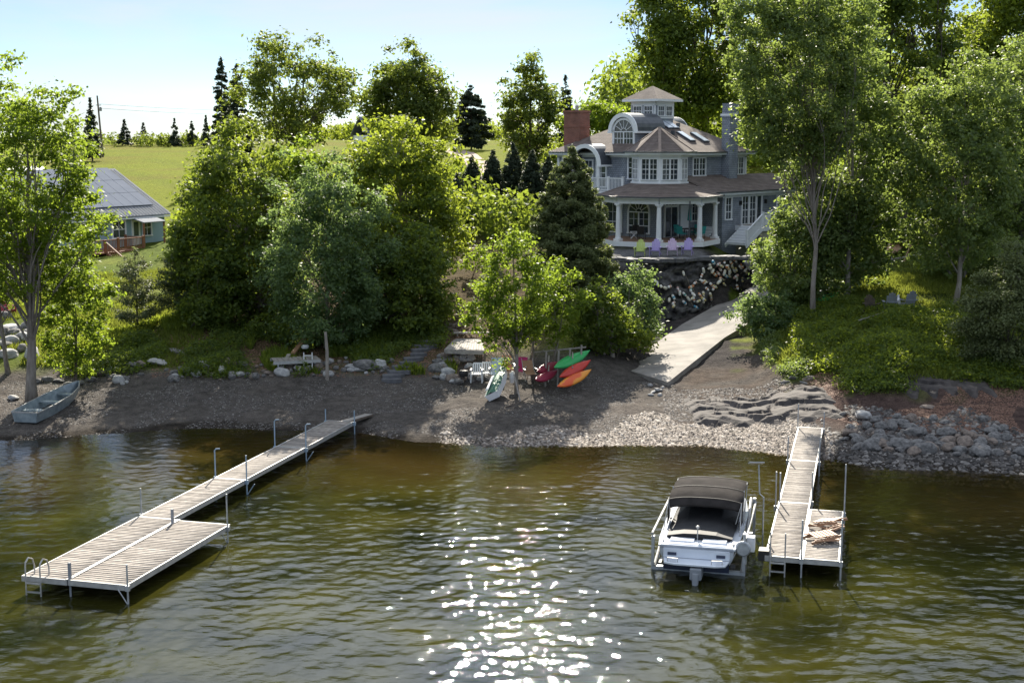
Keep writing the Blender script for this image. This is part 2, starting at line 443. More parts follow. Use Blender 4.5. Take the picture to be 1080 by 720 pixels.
# ================================================================ the land
H = CAM_H
COLS = [-500, 0, 100, 200, 350, 450, 520, 600, 690, 735, 790, 850, 950, 1080, 1600]
_far = [(60, 4.5), (77, 5.6), (100, 7.6), (130, 10.2), (160, 11.9), (200, 11.2), (400, 4)]
_farR = [(60, 6.0), (80, 7.5), (120, 10), (180, 12), (400, 8)]
PROF = [
    [(28.4, 0), (29.5, .5), (31.8, .9), (33.2, 1.6), (38.6, 2.5), (50, 3.9)] + _far,
    [(27.9, 0), (29.3, .5), (31.8, .9), (33.2, 1.6), (38.6, 2.5), (50, 3.9)] + _far,
    [(28.4, 0), (30, .45), (32, .8), (33, 1.2), (35.4, 2.2), (40.8, 3.0), (55, 4.0)] + _far,
    [(29.1, 0), (30.5, .4), (32.1, .8), (33.2, 1.4), (35, 2.3), (39.9, 3.2), (50, 4.0)] + _far,
    [(28.9, 0), (30.5, .4), (32, .8), (33, 1.4), (36, 2.4), (42, 4), (50, 5), (77, 7), (100, 9), (160, 11.9), (200, 11.2), (400, 4)],
    [(27.7, 0), (30, .5), (32, .8), (33.7, 1.7), (38, 3.3), (44, 5), (50, 5.4), (70, 7.4), (83, 9), (95, 10.5), (130, 11.9), (200, 11.4), (400, 4)],
    [(27.4, 0), (30.7, .6), (33.1, .9), (34, 1.6), (38, 3.2), (43, 4.8), (50, 5.4), (70, 7.4), (83, 9), (95, 10.5), (130, 11.9), (200, 11.4), (400, 5)],
    [(27.4, 0), (30.5, .5), (32.3, .7), (33.8, 1.5), (37, 3.0), (41, 4.7), (44, 5), (50, 5.1)] + _farR,
    [(27.5, 0), (30, .4), (32.3, .7), (34.5, .95), (40.8, 1.35), (41.5, 1.6), (42.2, 4.8), (42.5, 4.98), (45, 5), (55, 5.0)] + _farR,
    [(27.4, 0), (29.3, .35), (32, .6), (35, .9), (39, 1.35), (41.6, 1.65), (42.3, 2.0), (43.0, 4.8), (43.4, 4.98), (55, 5.0)] + _farR,
    [(27.1, 0), (30, .45), (33, .8), (38, 1.35), (42, 2.05), (44.5, 2.65), (50, 3.6), (56, 4.5)] + _farR,
    [(26.5, 0), (28.3, .45), (31.2, 1.1), (33, 2.0), (36.3, 3), (39.4, 3.9), (44, 4.7)] + _farR,
    [(25.5, 0), (27.2, .5), (29.1, 1.0), (30.3, 1.9), (33, 2.9), (35.3, 3.8), (39.2, 4.5), (45, 5)] + _farR,
    [(25.1, 0), (27, .55), (29.1, 1.2), (30.3, 1.9), (33.7, 3.2), (38, 4.2), (45, 5.2)] + _farR,
    [(24.6, 0), (27, .55), (29.1, 1.2), (30.3, 1.9), (33.7, 3.2), (38, 4.2), (45, 5.2)] + _farR]
def _prof(k, y):
    p = PROF[k]; s = p[0][0]; y = y / KD
    xs = [-400, 0, s - 10, s - 4, s - 1.2] + [q[0] for q in p]
    zs = [-4, -3.4, -2.2, -1.0, -.32] + [q[1] for q in p]
    return np.interp(y, xs, zs)
_nr = np.random.default_rng(3)
_wv = [(_nr.uniform(.15, 1.4) * s, _nr.uniform(0, 6.28), _nr.uniform(0, 6.28)) for s in (1, 1, 1, 2, 2, 2, 4, 4)]
def ground_z(x, y, rough=True):
    x = np.atleast_1d(np.asarray(x, float)); y = np.atleast_1d(np.asarray(y, float))
    yy = np.maximum(y, 12.0)
    px = 540 + FOC * x / (yy * _cp + 9 * _sp)
    P = np.stack([_prof(k, y) for k in range(len(COLS))])
    pc = np.clip(px, COLS[0], COLS[-1] - 1e-3)
    idx = np.clip(np.searchsorted(COLS, pc, side='right') - 1, 0, len(COLS) - 2)
    c0 = np.array(COLS)[idx]; c1 = np.array(COLS)[idx + 1]
    t = (pc - c0) / (c1 - c0); t = t * t * (3 - 2 * t)
    ar = np.arange(len(x))
    z = P[idx, ar] * (1 - t) + P[idx + 1, ar] * t
    if rough:
        w = np.zeros_like(z)
        for f, ph, th in _wv:
            w += np.sin((x * math.cos(th) + y * math.sin(th)) * f * 2.2 + ph) / (1 + f)
        z = z + w * 0.035 * np.clip((y - 40) / 20, 0, 1) * np.clip((z + .5), 0.15, 1.2)
    return z
def gz(x, y): return float(ground_z(x, y)[0])
def on_ground(px, py, dz=0.0):
    """where the sight line through (px, py) meets the ground"""
    lo = None
    d = 14.0
    while d < 260:
        p = at_d(px, py, d)
        if p.z < gz(p.x, p.y):
            a, b = d - (0.5 if d < 70 else 3), d
            for _ in range(18):
                m = (a + b) / 2; q = at_d(px, py, m)
                if q.z < gz(q.x, q.y): b = m
                else: a = m
            q = at_d(px, py, b)
            return Vector((q.x, q.y, gz(q.x, q.y) + dz))
        d += 0.5 if d < 70 else 3
    q = at_d(px, py, 150); return Vector((q.x, q.y, gz(q.x, q.y) + dz))

def axis(parts):
    out = []
    for a, b, s in parts: out += list(np.arange(a, b, s))
    return np.array(out + [parts[-1][1]])
gx = axis([(-900, -200, 50), (-200, -60, 7), (-60, -32, 1.0), (-32, 30, .22), (30, 60, 1.0), (60, 200, 7), (200, 900, 50)])
gy = axis([(-400, 0, 50), (0, 32, 8), (32, 46, 1), (46, 92, .3), (92, 140, 1), (140, 360, 4), (360, 1500, 60)])
GX, GY = np.meshgrid(gx, gy)
GZ = ground_z(GX.ravel(), GY.ravel())
def smooth(a, b, v): 
    t = np.clip((v - a) / (b - a), 0, 1); return t * t * (3 - 2 * t)
def wobble(x, y, s, seed):
    r = np.random.default_rng(seed); w = 0
    for _ in range(9):
        th = r.uniform(0, 6.28); f = r.uniform(.5, 2.0) / s
        w = w + np.sin((x * math.cos(th) + y * math.sin(th)) * f + r.uniform(0, 6.28))
    return w / 4
def ground_colour(x, y, z):
    px = 540 + FOC * x / (np.maximum(y, 12) * _cp + (H - z) * _sp)
    n = len(x)
    w1, w2, w3 = wobble(x, y, .5, 5), wobble(x, y, 1.6, 6), wobble(x, y, 5, 8)
    y = y / KD
    C = np.tile(np.array([.085, .077, .072]), (n, 1))                         # gravel
    def lay(col, m):
        m = np.clip(m, 0, 1)[:, None]; C[:] = C * (1 - m) + np.array(col) * m
    lay((.125, .11, .10), smooth(-.6, 1.0, w2) * .7)
    lay((.085, .068, .058), smooth(800, 705, px) * 0 + (smooth(690, 740, px) * smooth(900, 840, px)) * smooth(.15, .35, z) * smooth(.1, 1, .7 + w1 * .4))   # warm rubble by the ramp
    lay((.075, .052, .046), smooth(820, 860, px) * smooth(.35, .65, z))
    lay((.04, .038, .038), smooth(820, 860, px) * smooth(.35, .1, z))          # leaf litter on the right
    lay((.055, .05, .05), smooth(560, 640, px) * smooth(800, 770, px) * smooth(33.5, 35.5, y))  # dark gravel by the wall
    grassL = (px < 500) * smooth(1.15, 1.7, z + w1 * .2)
    grassR = (px > 770) * smooth(1.35, 2.0, z + w1 * .35 + (px < 900) * .3)
    grassM = ((px >= 500) & (px <= 770)) * smooth(1.4, 2.2, z) * smooth(640, 600, px)
    far = smooth(46, 50, y)
    g = np.maximum(np.maximum(grassL, grassR), np.maximum(grassM, far))
    lay((.085, .115, .022), g)
    lay((.15, .165, .035), g * smooth(-.3, 1.1, w2) * .8)
    lay((.085, .06, .04), g * smooth(52, 47, y) * smooth(165, 215, px) * smooth(600, 560, px) * .9)   # bare soil under the trees
    lay((.045, .062, .015), g * smooth(780, 850, px) * smooth(60, 50, y) * .75)
    lay((.06, .05, .04), g * smooth(890, 960, px) * smooth(33, 30, y) * .7)
    lay((.15, .172, .018), smooth(58, 68, y) * .92)                           # mown meadow
    lay((.14, .12, .03), smooth(70, 85, y) * smooth(-.1, .8, w3 + w2 * .3) * .6)
    lay((.10, .13, .02), smooth(60, 66, y) * smooth(.35, .8, np.sin(x * .5 + y * .55)) * .35)
    lay((.12, .12, .125), smooth(612, 645, px) * smooth(800, 790, px) * smooth(4.6, 4.9, z) * smooth(47, 46, y))
    lay((.035, .03, .026), smooth(.14, .04, z + w1 * .04))                    # wet band at the waterline
    lay((.10, .085, .04), smooth(-.1, -.5, z))                               # lake bed
    return C
GC = ground_colour(GX.ravel(), GY.ravel(), GZ)
ny, nx = GX.shape
ids = np.arange(ny * nx).reshape(ny, nx)
GF = np.stack([ids[:-1, :-1], ids[:-1, 1:], ids[1:, 1:], ids[1:, :-1]], -1).reshape(-1, 4)

def ground_material():
    m, nt, N, L, b = new_mat('ground_cover')
    at = N.new('ShaderNodeAttribute'); at.attribute_name = 'cover'
    tc = N.new('ShaderNodeTexCoord')
    vo = N.new('ShaderNodeTexVoronoi'); vo.inputs['Scale'].default_value = 7.5; vo.inputs['Randomness'].default_value = 1
    no = N.new('ShaderNodeTexNoise'); no.inputs['Scale'].default_value = 2.4; no.inputs['Detail'].default_value = 10; no.inputs['Roughness'].default_value = .68
    n2 = N.new('ShaderNodeTexNoise'); n2.inputs['Scale'].default_value = 24; n2.inputs['Detail'].default_value = 5
    for k in (vo, no, n2): L.new(tc.outputs['Object'], k.inputs['Vector'])
    rp = N.new('ShaderNodeValToRGB'); rp.color_ramp.elements[0].position = .3; rp.color_ramp.elements[0].color = (.42, .42, .42, 1)
    rp.color_ramp.elements[1].position = .72; rp.color_ramp.elements[1].color = (1.65, 1.62, 1.55, 1)
    L.new(no.outputs['Fac'], rp.inputs['Fac'])
    m1 = N.new('ShaderNodeMixRGB'); m1.blend_type = 'MULTIPLY'; m1.inputs['Fac'].default_value = .8
    L.new(at.outputs['Color'], m1.inputs['Color1']); L.new(rp.outputs['Color'], m1.inputs['Color2'])
    r2 = N.new('ShaderNodeValToRGB'); r2.color_ramp.elements[0].position = .35; r2.color_ramp.elements[0].color = (.6, .6, .6, 1)
    r2.color_ramp.elements[1].position = .68; r2.color_ramp.elements[1].color = (1.5, 1.5, 1.5, 1)
    L.new(n2.outputs['Fac'], r2.inputs['Fac'])
    m2 = N.new('ShaderNodeMixRGB'); m2.blend_type = 'MULTIPLY'; m2.inputs['Fac'].default_value = .8
    L.new(m1.outputs['Color'], m2.inputs['Color1']); L.new(r2.outputs['Color'], m2.inputs['Color2'])
    L.new(m2.outputs['Color'], b.inputs['Base Color'])
    b.inputs['Roughness'].default_value = 1.0; b.inputs['Specular IOR Level'].default_value = .03
    ad = N.new('ShaderNodeMath'); ad.operation = 'ADD'
    L.new(vo.outputs['Distance'], ad.inputs[0]); L.new(n2.outputs['Fac'], ad.inputs[1])
    bp = N.new('ShaderNodeBump'); bp.inputs['Strength'].default_value = .7; bp.inputs['Distance'].default_value = .05
    L.new(ad.outputs[0], bp.inputs['Height']); L.new(bp.outputs['Normal'], b.inputs['Normal'])
    return m
land = np_mesh('terrain', np.stack([GX.ravel(), GY.ravel(), GZ], -1), GF, ground_material(), smooth=True)
ca = land.data.color_attributes.new('cover', 'FLOAT_COLOR', 'POINT')
ca.data.foreach_set('color', np.concatenate([GC, np.ones((len(GC), 1))], 1).astype(np.float32).ravel())
tag(land, kind='structure')

# ================================================================ the lake
def shore_y(x):
    ys = np.linspace(40, 68, 141)
    z = ground_z(np.full(141, x), ys, False)
    k = np.argmax(z > 0); return ys[k]
wx = axis([(-900, -60, 60), (-60, -23, 2), (-23, 23, .1), (23, 60, 2), (60, 900, 60)])
wy = axis([(-400, 0, 40), (0, 18, 2), (18, 28, .25), (28, 59, .1), (59, 68, .6)])
WX, WY = np.meshgrid(wx, wy)
_r = np.random.default_rng(21)
WZ = np.zeros_like(WX)
for lam, amp, cnt in ((2.6, .004, 6), (1.3, .0050, 10), (.8, .0062, 16), (.52, .0062, 24), (.36, .0040, 22)):
    for _ in range(cnt):
        l = lam * _r.uniform(.75, 1.3); th = R(90 + _r.normal(4, 50)); ph = _r.uniform(0, 6.28)
        k = 2 * math.pi / l
        warp = .35 * np.sin(WX * .7 + ph) + .3 * np.sin(WY * .9 + 2 * ph)
        s = np.sin((WX * math.cos(th) + WY * math.sin(th)) * k + ph + warp)
        WZ += amp * 2.3 / math.sqrt(cnt) * (s + .25 * np.cos(2 * ((WX * math.cos(th) + WY * math.sin(th)) * k + ph + warp)))
patch = .84 + .16 * np.clip(wobble(WX.ravel(), WY.ravel(), 3.2, 31).reshape(WX.shape) * .7 + .55, 0, 1.3)
shx = np.interp(WX[0], np.linspace(-40, 40, 161), [shore_y(v) for v in np.linspace(-40, 40, 161)])[None, :]
calm = np.clip((shx - WY) / 9.0, 0.0, 1) ** .7
SLOPE = .40; WZ *= SLOPE * patch * (.12 + .88 * calm) * (np.abs(WX) < 40) * smooth(18, 24, WY)
def water_material():
    m = bpy.data.materials.new('lake_water'); m.use_nodes = True
    nt = m.node_tree; N, L = nt.nodes, nt.links; N.clear()
    out = N.new('ShaderNodeOutputMaterial')
    tc = N.new('ShaderNodeTexCoord')
    mp = N.new('ShaderNodeMapping'); mp.inputs['Scale'].default_value = (.55, 1, 1)
    L.new(tc.outputs['Object'], mp.inputs['Vector'])
    n1 = N.new('ShaderNodeTexNoise'); n1.inputs['Scale'].default_value = 8.0; n1.inputs['Detail'].default_value = 4; n1.inputs['Distortion'].default_value = .5
    L.new(mp.outputs['Vector'], n1.inputs['Vector'])
    bp = N.new('ShaderNodeBump'); bp.inputs['Strength'].default_value = .34; bp.inputs['Distance'].default_value = .025
    L.new(n1.outputs['Fac'], bp.inputs['Height'])
    nb = N.new('ShaderNodeTexNoise'); nb.inputs['Scale'].default_value = .28; nb.inputs['Detail'].default_value = 5
    L.new(tc.outputs['Object'], nb.inputs['Vector'])
    rp = N.new('ShaderNodeValToRGB')
    rp.color_ramp.elements[0].position = .35; rp.color_ramp.elements[0].color = (.008, .0095, .0022, 1)
    rp.color_ramp.elements[1].position = .65; rp.color_ramp.elements[1].color = (.042, .040, .007, 1)
    L.new(nb.outputs['Fac'], rp.inputs['Fac'])
    sh = N.new('ShaderNodeAttribute'); sh.attribute_name = 'shallow'
    mx = N.new('ShaderNodeMixRGB'); mx.inputs['Color2'].default_value = (.048, .032, .009, 1)
    L.new(sh.outputs['Fac'], mx.inputs['Fac']); L.new(rp.outputs['Color'], mx.inputs['Color1'])
    df = N.new('ShaderNodeBsdfDiffuse'); L.new(mx.outputs['Color'], df.inputs['Color'])
    tr = N.new('ShaderNodeBsdfTransparent'); tr.inputs['Color'].default_value = (.85, .72, .45, 1)
    cl = N.new('ShaderNodeAttribute'); cl.attribute_name = 'clear'
    body = N.new('ShaderNodeMixShader')
    L.new(cl.outputs['Fac'], body.inputs['Fac']); L.new(df.outputs[0], body.inputs[1]); L.new(tr.outputs[0], body.inputs[2])
    gl = N.new('ShaderNodeBsdfGlossy'); gl.inputs['Roughness'].default_value = .022
    L.new(bp.outputs['Normal'], gl.inputs['Normal'])
    fr = N.new('ShaderNodeFresnel'); fr.inputs['IOR'].default_value = 1.46; L.new(bp.outputs['Normal'], fr.inputs['Normal'])
    top = N.new('ShaderNodeMixShader')
    L.new(fr.outputs['Fac'], top.inputs['Fac']); L.new(body.outputs[0], top.inputs[1]); L.new(gl.outputs[0], top.inputs[2])
    L.new(top.outputs[0], out.inputs['Surface'])
    return m
wny, wnx = WX.shape
wid = np.arange(wny * wnx).reshape(wny, wnx)
WF = np.stack([wid[:-1, :-1], wid[:-1, 1:], wid[1:, 1:], wid[1:, :-1]], -1).reshape(-1, 4)
lake = np_mesh('water', np.stack([WX.ravel(), WY.ravel(), WZ.ravel()], -1), WF, water_material(), smooth=True)
dep = ground_z(WX.ravel(), WY.ravel(), False)
for an, val in (('shallow', np.clip(smooth(-1.5, -.3, dep + .22 * wobble(WX.ravel(), WY.ravel(), 1.2, 40)), 0, 1)), ('clear', smooth(-.75, -.05, dep) * .8)):
    a = lake.data.attributes.new(an, 'FLOAT', 'POINT'); a.data.foreach_set('value', val.astype(np.float32))
tag(lake, kind='structure')

# far gravel drive crossing the meadow
def ground_strip(name, centre, widths, lift, mat, kind='structure'):
    mb = MB(); prev = None
    pts = []
    for k in range(len(centre) - 1):
        for t in np.linspace(0, 1, 9)[:-1]:
            pts.append((Vector(centre[k]).lerp(Vector(centre[k + 1]), t), widths[k] * (1 - t) + widths[k + 1] * t))
    pts.append((Vector(centre[-1]), widths[-1]))
    rows = []
    for k, (p, w) in enumerate(pts):
        p = Vector((p.x, p.y * KD, 0)); d = (pts[min(k + 1, len(pts) - 1)][0] - pts[max(k - 1, 0)][0]); d.y *= KD; d.normalize()
        s = Vector((-d.y, d.x, 0))
        rows.append([(q.x, q.y, gz(q.x, q.y) + lift) for q in (p + s * w * f for f in (-.5, -.25, 0, .25, .5))])
    for a, b in zip(rows, rows[1:]):
        for j in range(4): mb.face([a[j], b[j], b[j + 1], a[j + 1]])
    o = mb.build(name, mat)
    return tag(o, kind=kind)
M['drive'] = pmat('pinkish_gravel', (.42, .31, .25), (.32, .24, .20), scale=1.2, rough=.95)
ground_strip('road', [(-9.5, 101, 0), (-6.6, 93, 0), (-3.9, 84, 0), (-3.0, 72, 0)], [3.2, 3.4, 3.2, 3.0], .05, M['drive'])

# concrete boat ramp
def slab(name, left, right, thick, mat):
    mb = MB()
    n = len(left)
    for k in range(n - 1):
        a, b, c, d = left[k], left[k + 1], right[k + 1], right[k]
        mb.face([a, d, c, b])
        lo = lambda p: (p[0], p[1], p[2] - thick)
        mb.face([lo(a), lo(b), lo(c), lo(d)])
        mb.face([a, b, lo(b), lo(a)]); mb.face([d, lo(d), lo(c), c])
    mb.face([left[0], lo(left[0]), lo(right[0]), right[0]]); mb.face([left[-1], right[-1], lo(right[-1]), lo(left[-1])])
    return mb.build(name, mat)
rl = [at_z(656, 388, .92), at_z(684, 367, 1.16), at_z(719, 342, 1.5), at_z(783, 306, 2.72)]
rr = [at_z(704.6, 403, .9), at_z(731, 382, 1.14), at_z(764, 356, 1.5), at_z(824, 320, 2.72)]
rl.append(Vector((rl[-1].x + 2.4, 99.0, 3.75))); rr.append(Vector((rr[-1].x + 1.6, 99.0, 3.75)))
M['ramp'] = pmat('broom_finished_concrete', (.31, .285, .26), (.20, .185, .17), scale=.9, rough=.92, bump=.3, bscale=22, detail=10)
ramp = slab('boat_ramp', rl, rr, .6, M['ramp'])
tag(ramp, 'long sloping concrete boat ramp running from the gravel beach up past the dark rock wall', 'ramp')
# ================================================================ the big shingled house
HG = 5.0
hc = at_z(695, 235, 7.0); 
HX, HY = col_x(695, 48.6, 7), 48.6 * KD
HROT = R(48)
house = empty('shingle_house', (HX, HY, HG), HROT,
              'large grey shingled lake house with brown hipped roofs, square cupola and round white-columned porch', 'house')
def wall_frame(x, y, z, ang):
    """x to the right along the wall as seen from outside, -y outwards"""
    return Matrix.Translation((x, y, z)) @ Matrix.Rotation(ang, 4, 'Z')
def window(parent, Mx, w, h, cols=2, rows=3, arch=False, trim=.11, name='window', fan=False, sill=True, lites=None):
    f = MB(); f.M = Mx
    t, dp = trim, .09
    f.box((-w / 2 - t / 2, -dp / 2 + .0, h / 2), (t, dp, h + 2 * t)); f.box((w / 2 + t / 2, -dp / 2, h / 2), (t, dp, h + 2 * t))
    if not arch: f.box((0, -dp / 2, h + t / 2), (w, dp - .01, t))
    f.box((0, -dp / 2 - .02, -t / 2), (w + 2 * t + .06, dp + .03, t * .8))
    for i in range(1, cols):
        big = (cols % 2 == 0 and i == cols // 2 and cols > 2)
        f.box((-w / 2 + w * i / cols, -.045, h / 2), ((.10 if big else .024), .05, h - .005))
    for j in range(1, rows):
        f.box((0, -.042, h * j / rows), (w - .004, .04, .022 if j != rows // 2 else .05))
    g = MB(); g.M = Mx
    g.box((0, -.012, h / 2), (w - .01, .02, h - .01))
    if arch:
        r = w / 2; n = 14
        pts_o = [(math.cos(math.pi * k / n) * (r + t), math.sin(math.pi * k / n) * (r + t)) for k in range(n + 1)]
        pts_i = [(math.cos(math.pi * k / n) * r, math.sin(math.pi * k / n) * r) for k in range(n + 1)]
        for k in range(n):
            a, b, c, d = pts_o[k], pts_o[k + 1], pts_i[k + 1], pts_i[k]
            q = lambda p, y: (p[0], y, h + p[1])
            f.face([q(a, -dp), q(b, -dp), q(c, -dp), q(d, -dp)]); f.face([q(a, -dp), q(a, 0), q(b, 0), q(b, -dp)]); f.face([q(d, -dp), q(c, -dp), q(c, 0), q(d, 0)])
            g.face([(0, -.024, h), q(pts_i[k], -.024), q(pts_i[k + 1], -.024)])
        f.box((0, -.05, h), (w, .06, .07))
        for k in range(1, 6):
            a = math.pi * k / 6
            f.beam((math.cos(a) * r * .3, -.045, h + math.sin(a) * r * .3), (math.cos(a) * r * .98, -.045, h + math.sin(a) * r * .98), .035, .04, up=(0, 1, 0))
        for k in range(8):
            a, b = math.pi * k / 8, math.pi * (k + 1) / 8
            f.beam((math.cos(a) * r * .3, -.046, h + math.sin(a) * r * .3), (math.cos(b) * r * .3, -.046, h + math.sin(b) * r * .3), .03, .03, up=(0, 1, 0))
    fo = f.build(name, M['white'], parent)
    g.build('pane', M['glass'], fo)
    return fo
AF, AL = 0.0, R(-90)          # front-right facade faces -y, front-left facade faces -x
# --- main body
LX, LY, EZ = 11.2, 9.4, 6.45
mb = MB(); mb.prism([(0, 0), (LX, 0), (LX, LY), (0, LY)], -2.0, EZ)
mb.build('wall', M['shingle'], house)
mb = MB()   # frieze and corner boards
for z, hgt in ((EZ - .19, .38), (3.62, .16)):
    mb.box((LX / 2, -.03, z), (LX + .1, .06, hgt)); mb.box((-.03, LY / 2, z), (.06, LY + .1, hgt))
    mb.box((LX + .03, LY / 2, z), (.06, LY, hgt))
mb.box((LX - .08, -.035, 3), (.2, .06, 6)); mb.box((-.035, LY - .08, 3), (.06, .2, 6))
mb.build('wall_trim', M['white'], house)
def hip(parent, x0, x1, y0, y1, z, slope, name, mat, over, fascia=.22, soffit=True, copies=True):
    x0, x1, y0, y1 = x0 - over, x1 + over, y0 - over, y1 + over
    hw = min(x1 - x0, y1 - y0) / 2; rz = z + hw * slope
    if x1 - x0 >= y1 - y0: ra, rb = (x0 + hw, (y0 + y1) / 2, rz), (x1 - hw, (y0 + y1) / 2, rz)
    else: ra, rb = ((x0 + x1) / 2, y0 + hw, rz), ((x0 + x1) / 2, y1 - hw, rz)
    A, B, C, D = (x0, y0, z), (x1, y0, z), (x1, y1, z), (x0, y1, z)
    m = MB()
    if x1 - x0 >= y1 - y0:
        for f in ([A, B, rb, ra], [B, C, rb], [C, D, ra, rb], [D, A, ra]): m.face(f)
    else:
        for f in ([A, B, ra], [B, C, rb, ra], [C, D, rb], [D, A, ra, rb]): m.face(f)
    m.face([D, C, B, A])
    ro = m.build(name, mat, parent)
    fz = z - fascia / 2 - .004
    m = MB(); w = .05
    m.box(((x0 + x1) / 2, y0 + w / 2, fz), (x1 - x0, w, fascia)); m.box(((x0 + x1) / 2, y1 - w / 2, fz), (x1 - x0, w, fascia))
    m.box((x0 + w / 2, (y0 + y1) / 2, fz), (w, y1 - y0 - 2 * w, fascia)); m.box((x1 - w / 2, (y0 + y1) / 2, fz), (w, y1 - y0 - 2 * w, fascia))
    m.build('fascia', M['white'], ro)
    g = MB(); gw = .1
    g.beam((x0 - gw / 2, y0 - gw / 2, z - .03), (x1 + gw / 2, y0 - gw / 2, z - .03), gw, .09); g.beam((x0 - gw / 2, y0, z - .03), (x0 - gw / 2, y1, z - .03), gw, .09)
    g.build('gutter', M['lead'], ro)
    return ro, rz
roof, RZ = hip(house, 0, LX, 0, LY, EZ, .52, 'roof', M['roof'], .5)
# --- cupola
CX_, CY_ = LX / 2 - .15, LY / 2
cz = RZ - .45
cp = MB(); s = 1.12; cp.prism([(CX_ - s, CY_ - s), (CX_ + s, CY_ - s), (CX_ + s, CY_ + s), (CX_ - s, CY_ + s)], cz - .3, cz + 1.45)
cup = cp.build('cupola', M['shingle'], house)
t = MB()
for zz, hh in ((cz + 1.30, .28), (cz + .26, .12)):
    for k in range(4):
        t.M = Matrix.Translation((CX_, CY_, zz)) @ Matrix.Rotation(k * math.pi / 2, 4, 'Z'); t.box((0, -s - .025, 0), (2 * s + .1, .05, hh))
for k in range(4):
    t.M = Matrix.Translation((CX_, CY_, cz + .8)) @ Matrix.Rotation(k * math.pi / 2, 4, 'Z'); t.box((s - .06, -s - .025, 0), (.16, .045, 1.0))
t.build('trim', M['white'], cup)
for k, fr in enumerate((AF, AL)):
    for sx in (-.5, .5):
        Mx = Matrix.Translation((CX_, CY_, cz + .42)) @ Matrix.Rotation(fr, 4, 'Z') @ Matrix.Translation((sx, -s, 0))
        window(cup, Mx, .72, .66, 3, 2, trim=.08)
m = MB(); e = 1.62
m.frustum([(CX_ - e, CY_ - e), (CX_ + e, CY_ - e), (CX_ + e, CY_ + e), (CX_ - e, CY_ + e)], cz + 1.62, [(CX_ - .02, CY_ - .02), (CX_ + .02, CY_ - .02), (CX_ + .02, CY_ + .02), (CX_ - .02, CY_ + .02)], cz + 2.62)
cr = m.build('cupola_roof', M['roof'], house)
m = MB(); m.box((CX_, CY_, cz + 1.53), (2 * e + .04, 2 * e + .04, .17)); m.build('fascia', M['white'], cr)
# --- turret over the porch
TO = R(-144.1)
def octa(r, off=0.0, cx=.0, cy=.0): return [(cx + r * math.cos(TO + off + k * math.pi / 4), cy + r * math.sin(TO + off + k * math.pi / 4)) for k in range(8)]
TR = 1.95
m = MB(); m.prism(octa(TR), 4.2, EZ + .02); tur = m.build('turret', M['white'], house)
ap = TR * math.cos(math.pi / 8)
for k in range(-2, 2):
    a = TO + (k + .5) * math.pi / 4
    Mx = Matrix.Rotation(a + math.pi / 2, 4, 'Z') @ Matrix.Translation((0, -ap, 4.62))
    if k in (-1, 0): window(tur, Mx, 1.12, 1.38, 4, 4, trim=.07)
    else: window(tur, Mx, .95, 1.38, 4, 4, trim=.07)
m = MB(); m.prism(octa(TR + .1), 4.28, 4.42); m.prism(octa(TR + .07), EZ - .3, EZ - .02); m.build('band', M['white'], tur)
m = MB(); e2 = TR + .55
o1, o2 = octa(e2), octa(.04)
o2 = [(x + .25, y + .25) for x, y in o2]
m.frustum(o1, EZ + .045, o2, EZ + 1.75); tr_ = m.build('turret_roof', M['roof'], house)
m = MB(); m.prism(octa(e2 - .02), EZ - .13, EZ + .035); m.build('fascia', M['white'], tr_)
m = MB()
for k in range(8):
    a, b = o1[k], o1[(k + 1) % 8]; m.beam((a[0] * 1.02, a[1] * 1.02, EZ + .05), (b[0] * 1.02, b[1] * 1.02, EZ + .05), .1, .09)
m.build('gutter', M['lead'], tr_)
M['ridge'] = pmat('ridge_shingles', (.27, .215, .18), (.22, .17, .145), scale=4, rough=.9)
m = MB()
for k in range(8): m.beam((o1[k][0], o1[k][1], EZ + .06), (o2[k][0], o2[k][1], EZ + 1.765), .2, .03)
m.build('ridge_cap', M['ridge'], tr_)
# --- porch
PR = 3.95
m = MB(); m.prism(octa(PR + .32), .12, .42); pd = m.build('porch_deck', M['deck'], house)
m = MB()
oc = octa(PR + .36)
for k in range(8):
    a, b = oc[k], oc[(k + 1) % 8]; m.beam((a[0], a[1], .24), (b[0], b[1], .24), .06, .34)
m.build('skirt_board', M['white'], pd)
corner = octa(PR)
for k in (-2, -1, 0, 1, 2):
    x, y = corner[k % 8]
    c = MB(); c.box((x, y, .50), (.46, .46, .16)); c.lathe([(.2, 0), (.22, .05), (.19, .1), (.175, .8), (.15, 2.2), (.2, 2.26), (.2, 2.32)], 16, (x, y, .58)); c.box((x, y, 2.95), (.42, .42, .1))
    c.build('column', M['white'], house, smooth=False)
x, y = [(corner[0][i] * .28 + corner[1][i] * .72) for i in (0, 1)]
m = MB(); m.tube([(x * 1.04, y * 1.04, 3.2), (x * 1.03, y * 1.03, .1)], .05, 8); m.build('downpipe', M['lead'], house)
m = MB(); oc = octa(PR)
for k in range(8):
    a, b = oc[k], oc[(k + 1) % 8]; m.beam((a[0], a[1], 3.17), (b[0], b[1], 3.17), .3, .34)
m.build('porch_beam', M['white'], house)
m = MB(); m.prism(octa(PR + .1), 3.342, 3.37); m.build('porch_ceiling', M['white'], house)
o1, o2 = octa(PR + .55), octa(TR - .05)
m = MB(); m.frustum(o1, 3.47, o2, 4.36); pr_ = m.build('porch_roof', M['roof'], house)
m = MB()
for k in range(8):
    a, b = o1[k], o1[(k + 1) % 8]
    m.beam((a[0] * .99, a[1] * .99, 3.41), (b[0] * .99, b[1] * .99, 3.41), .05, .13)
m.build('fascia', M['white'], pr_)
m = MB()
for k in range(8):
    a, b = o1[k], o1[(k + 1) % 8]; m.beam((a[0] * 1.012, a[1] * 1.012, 3.46), (b[0] * 1.012, b[1] * 1.012, 3.46), .1, .09)
m.build('gutter', M['lead'], pr_)
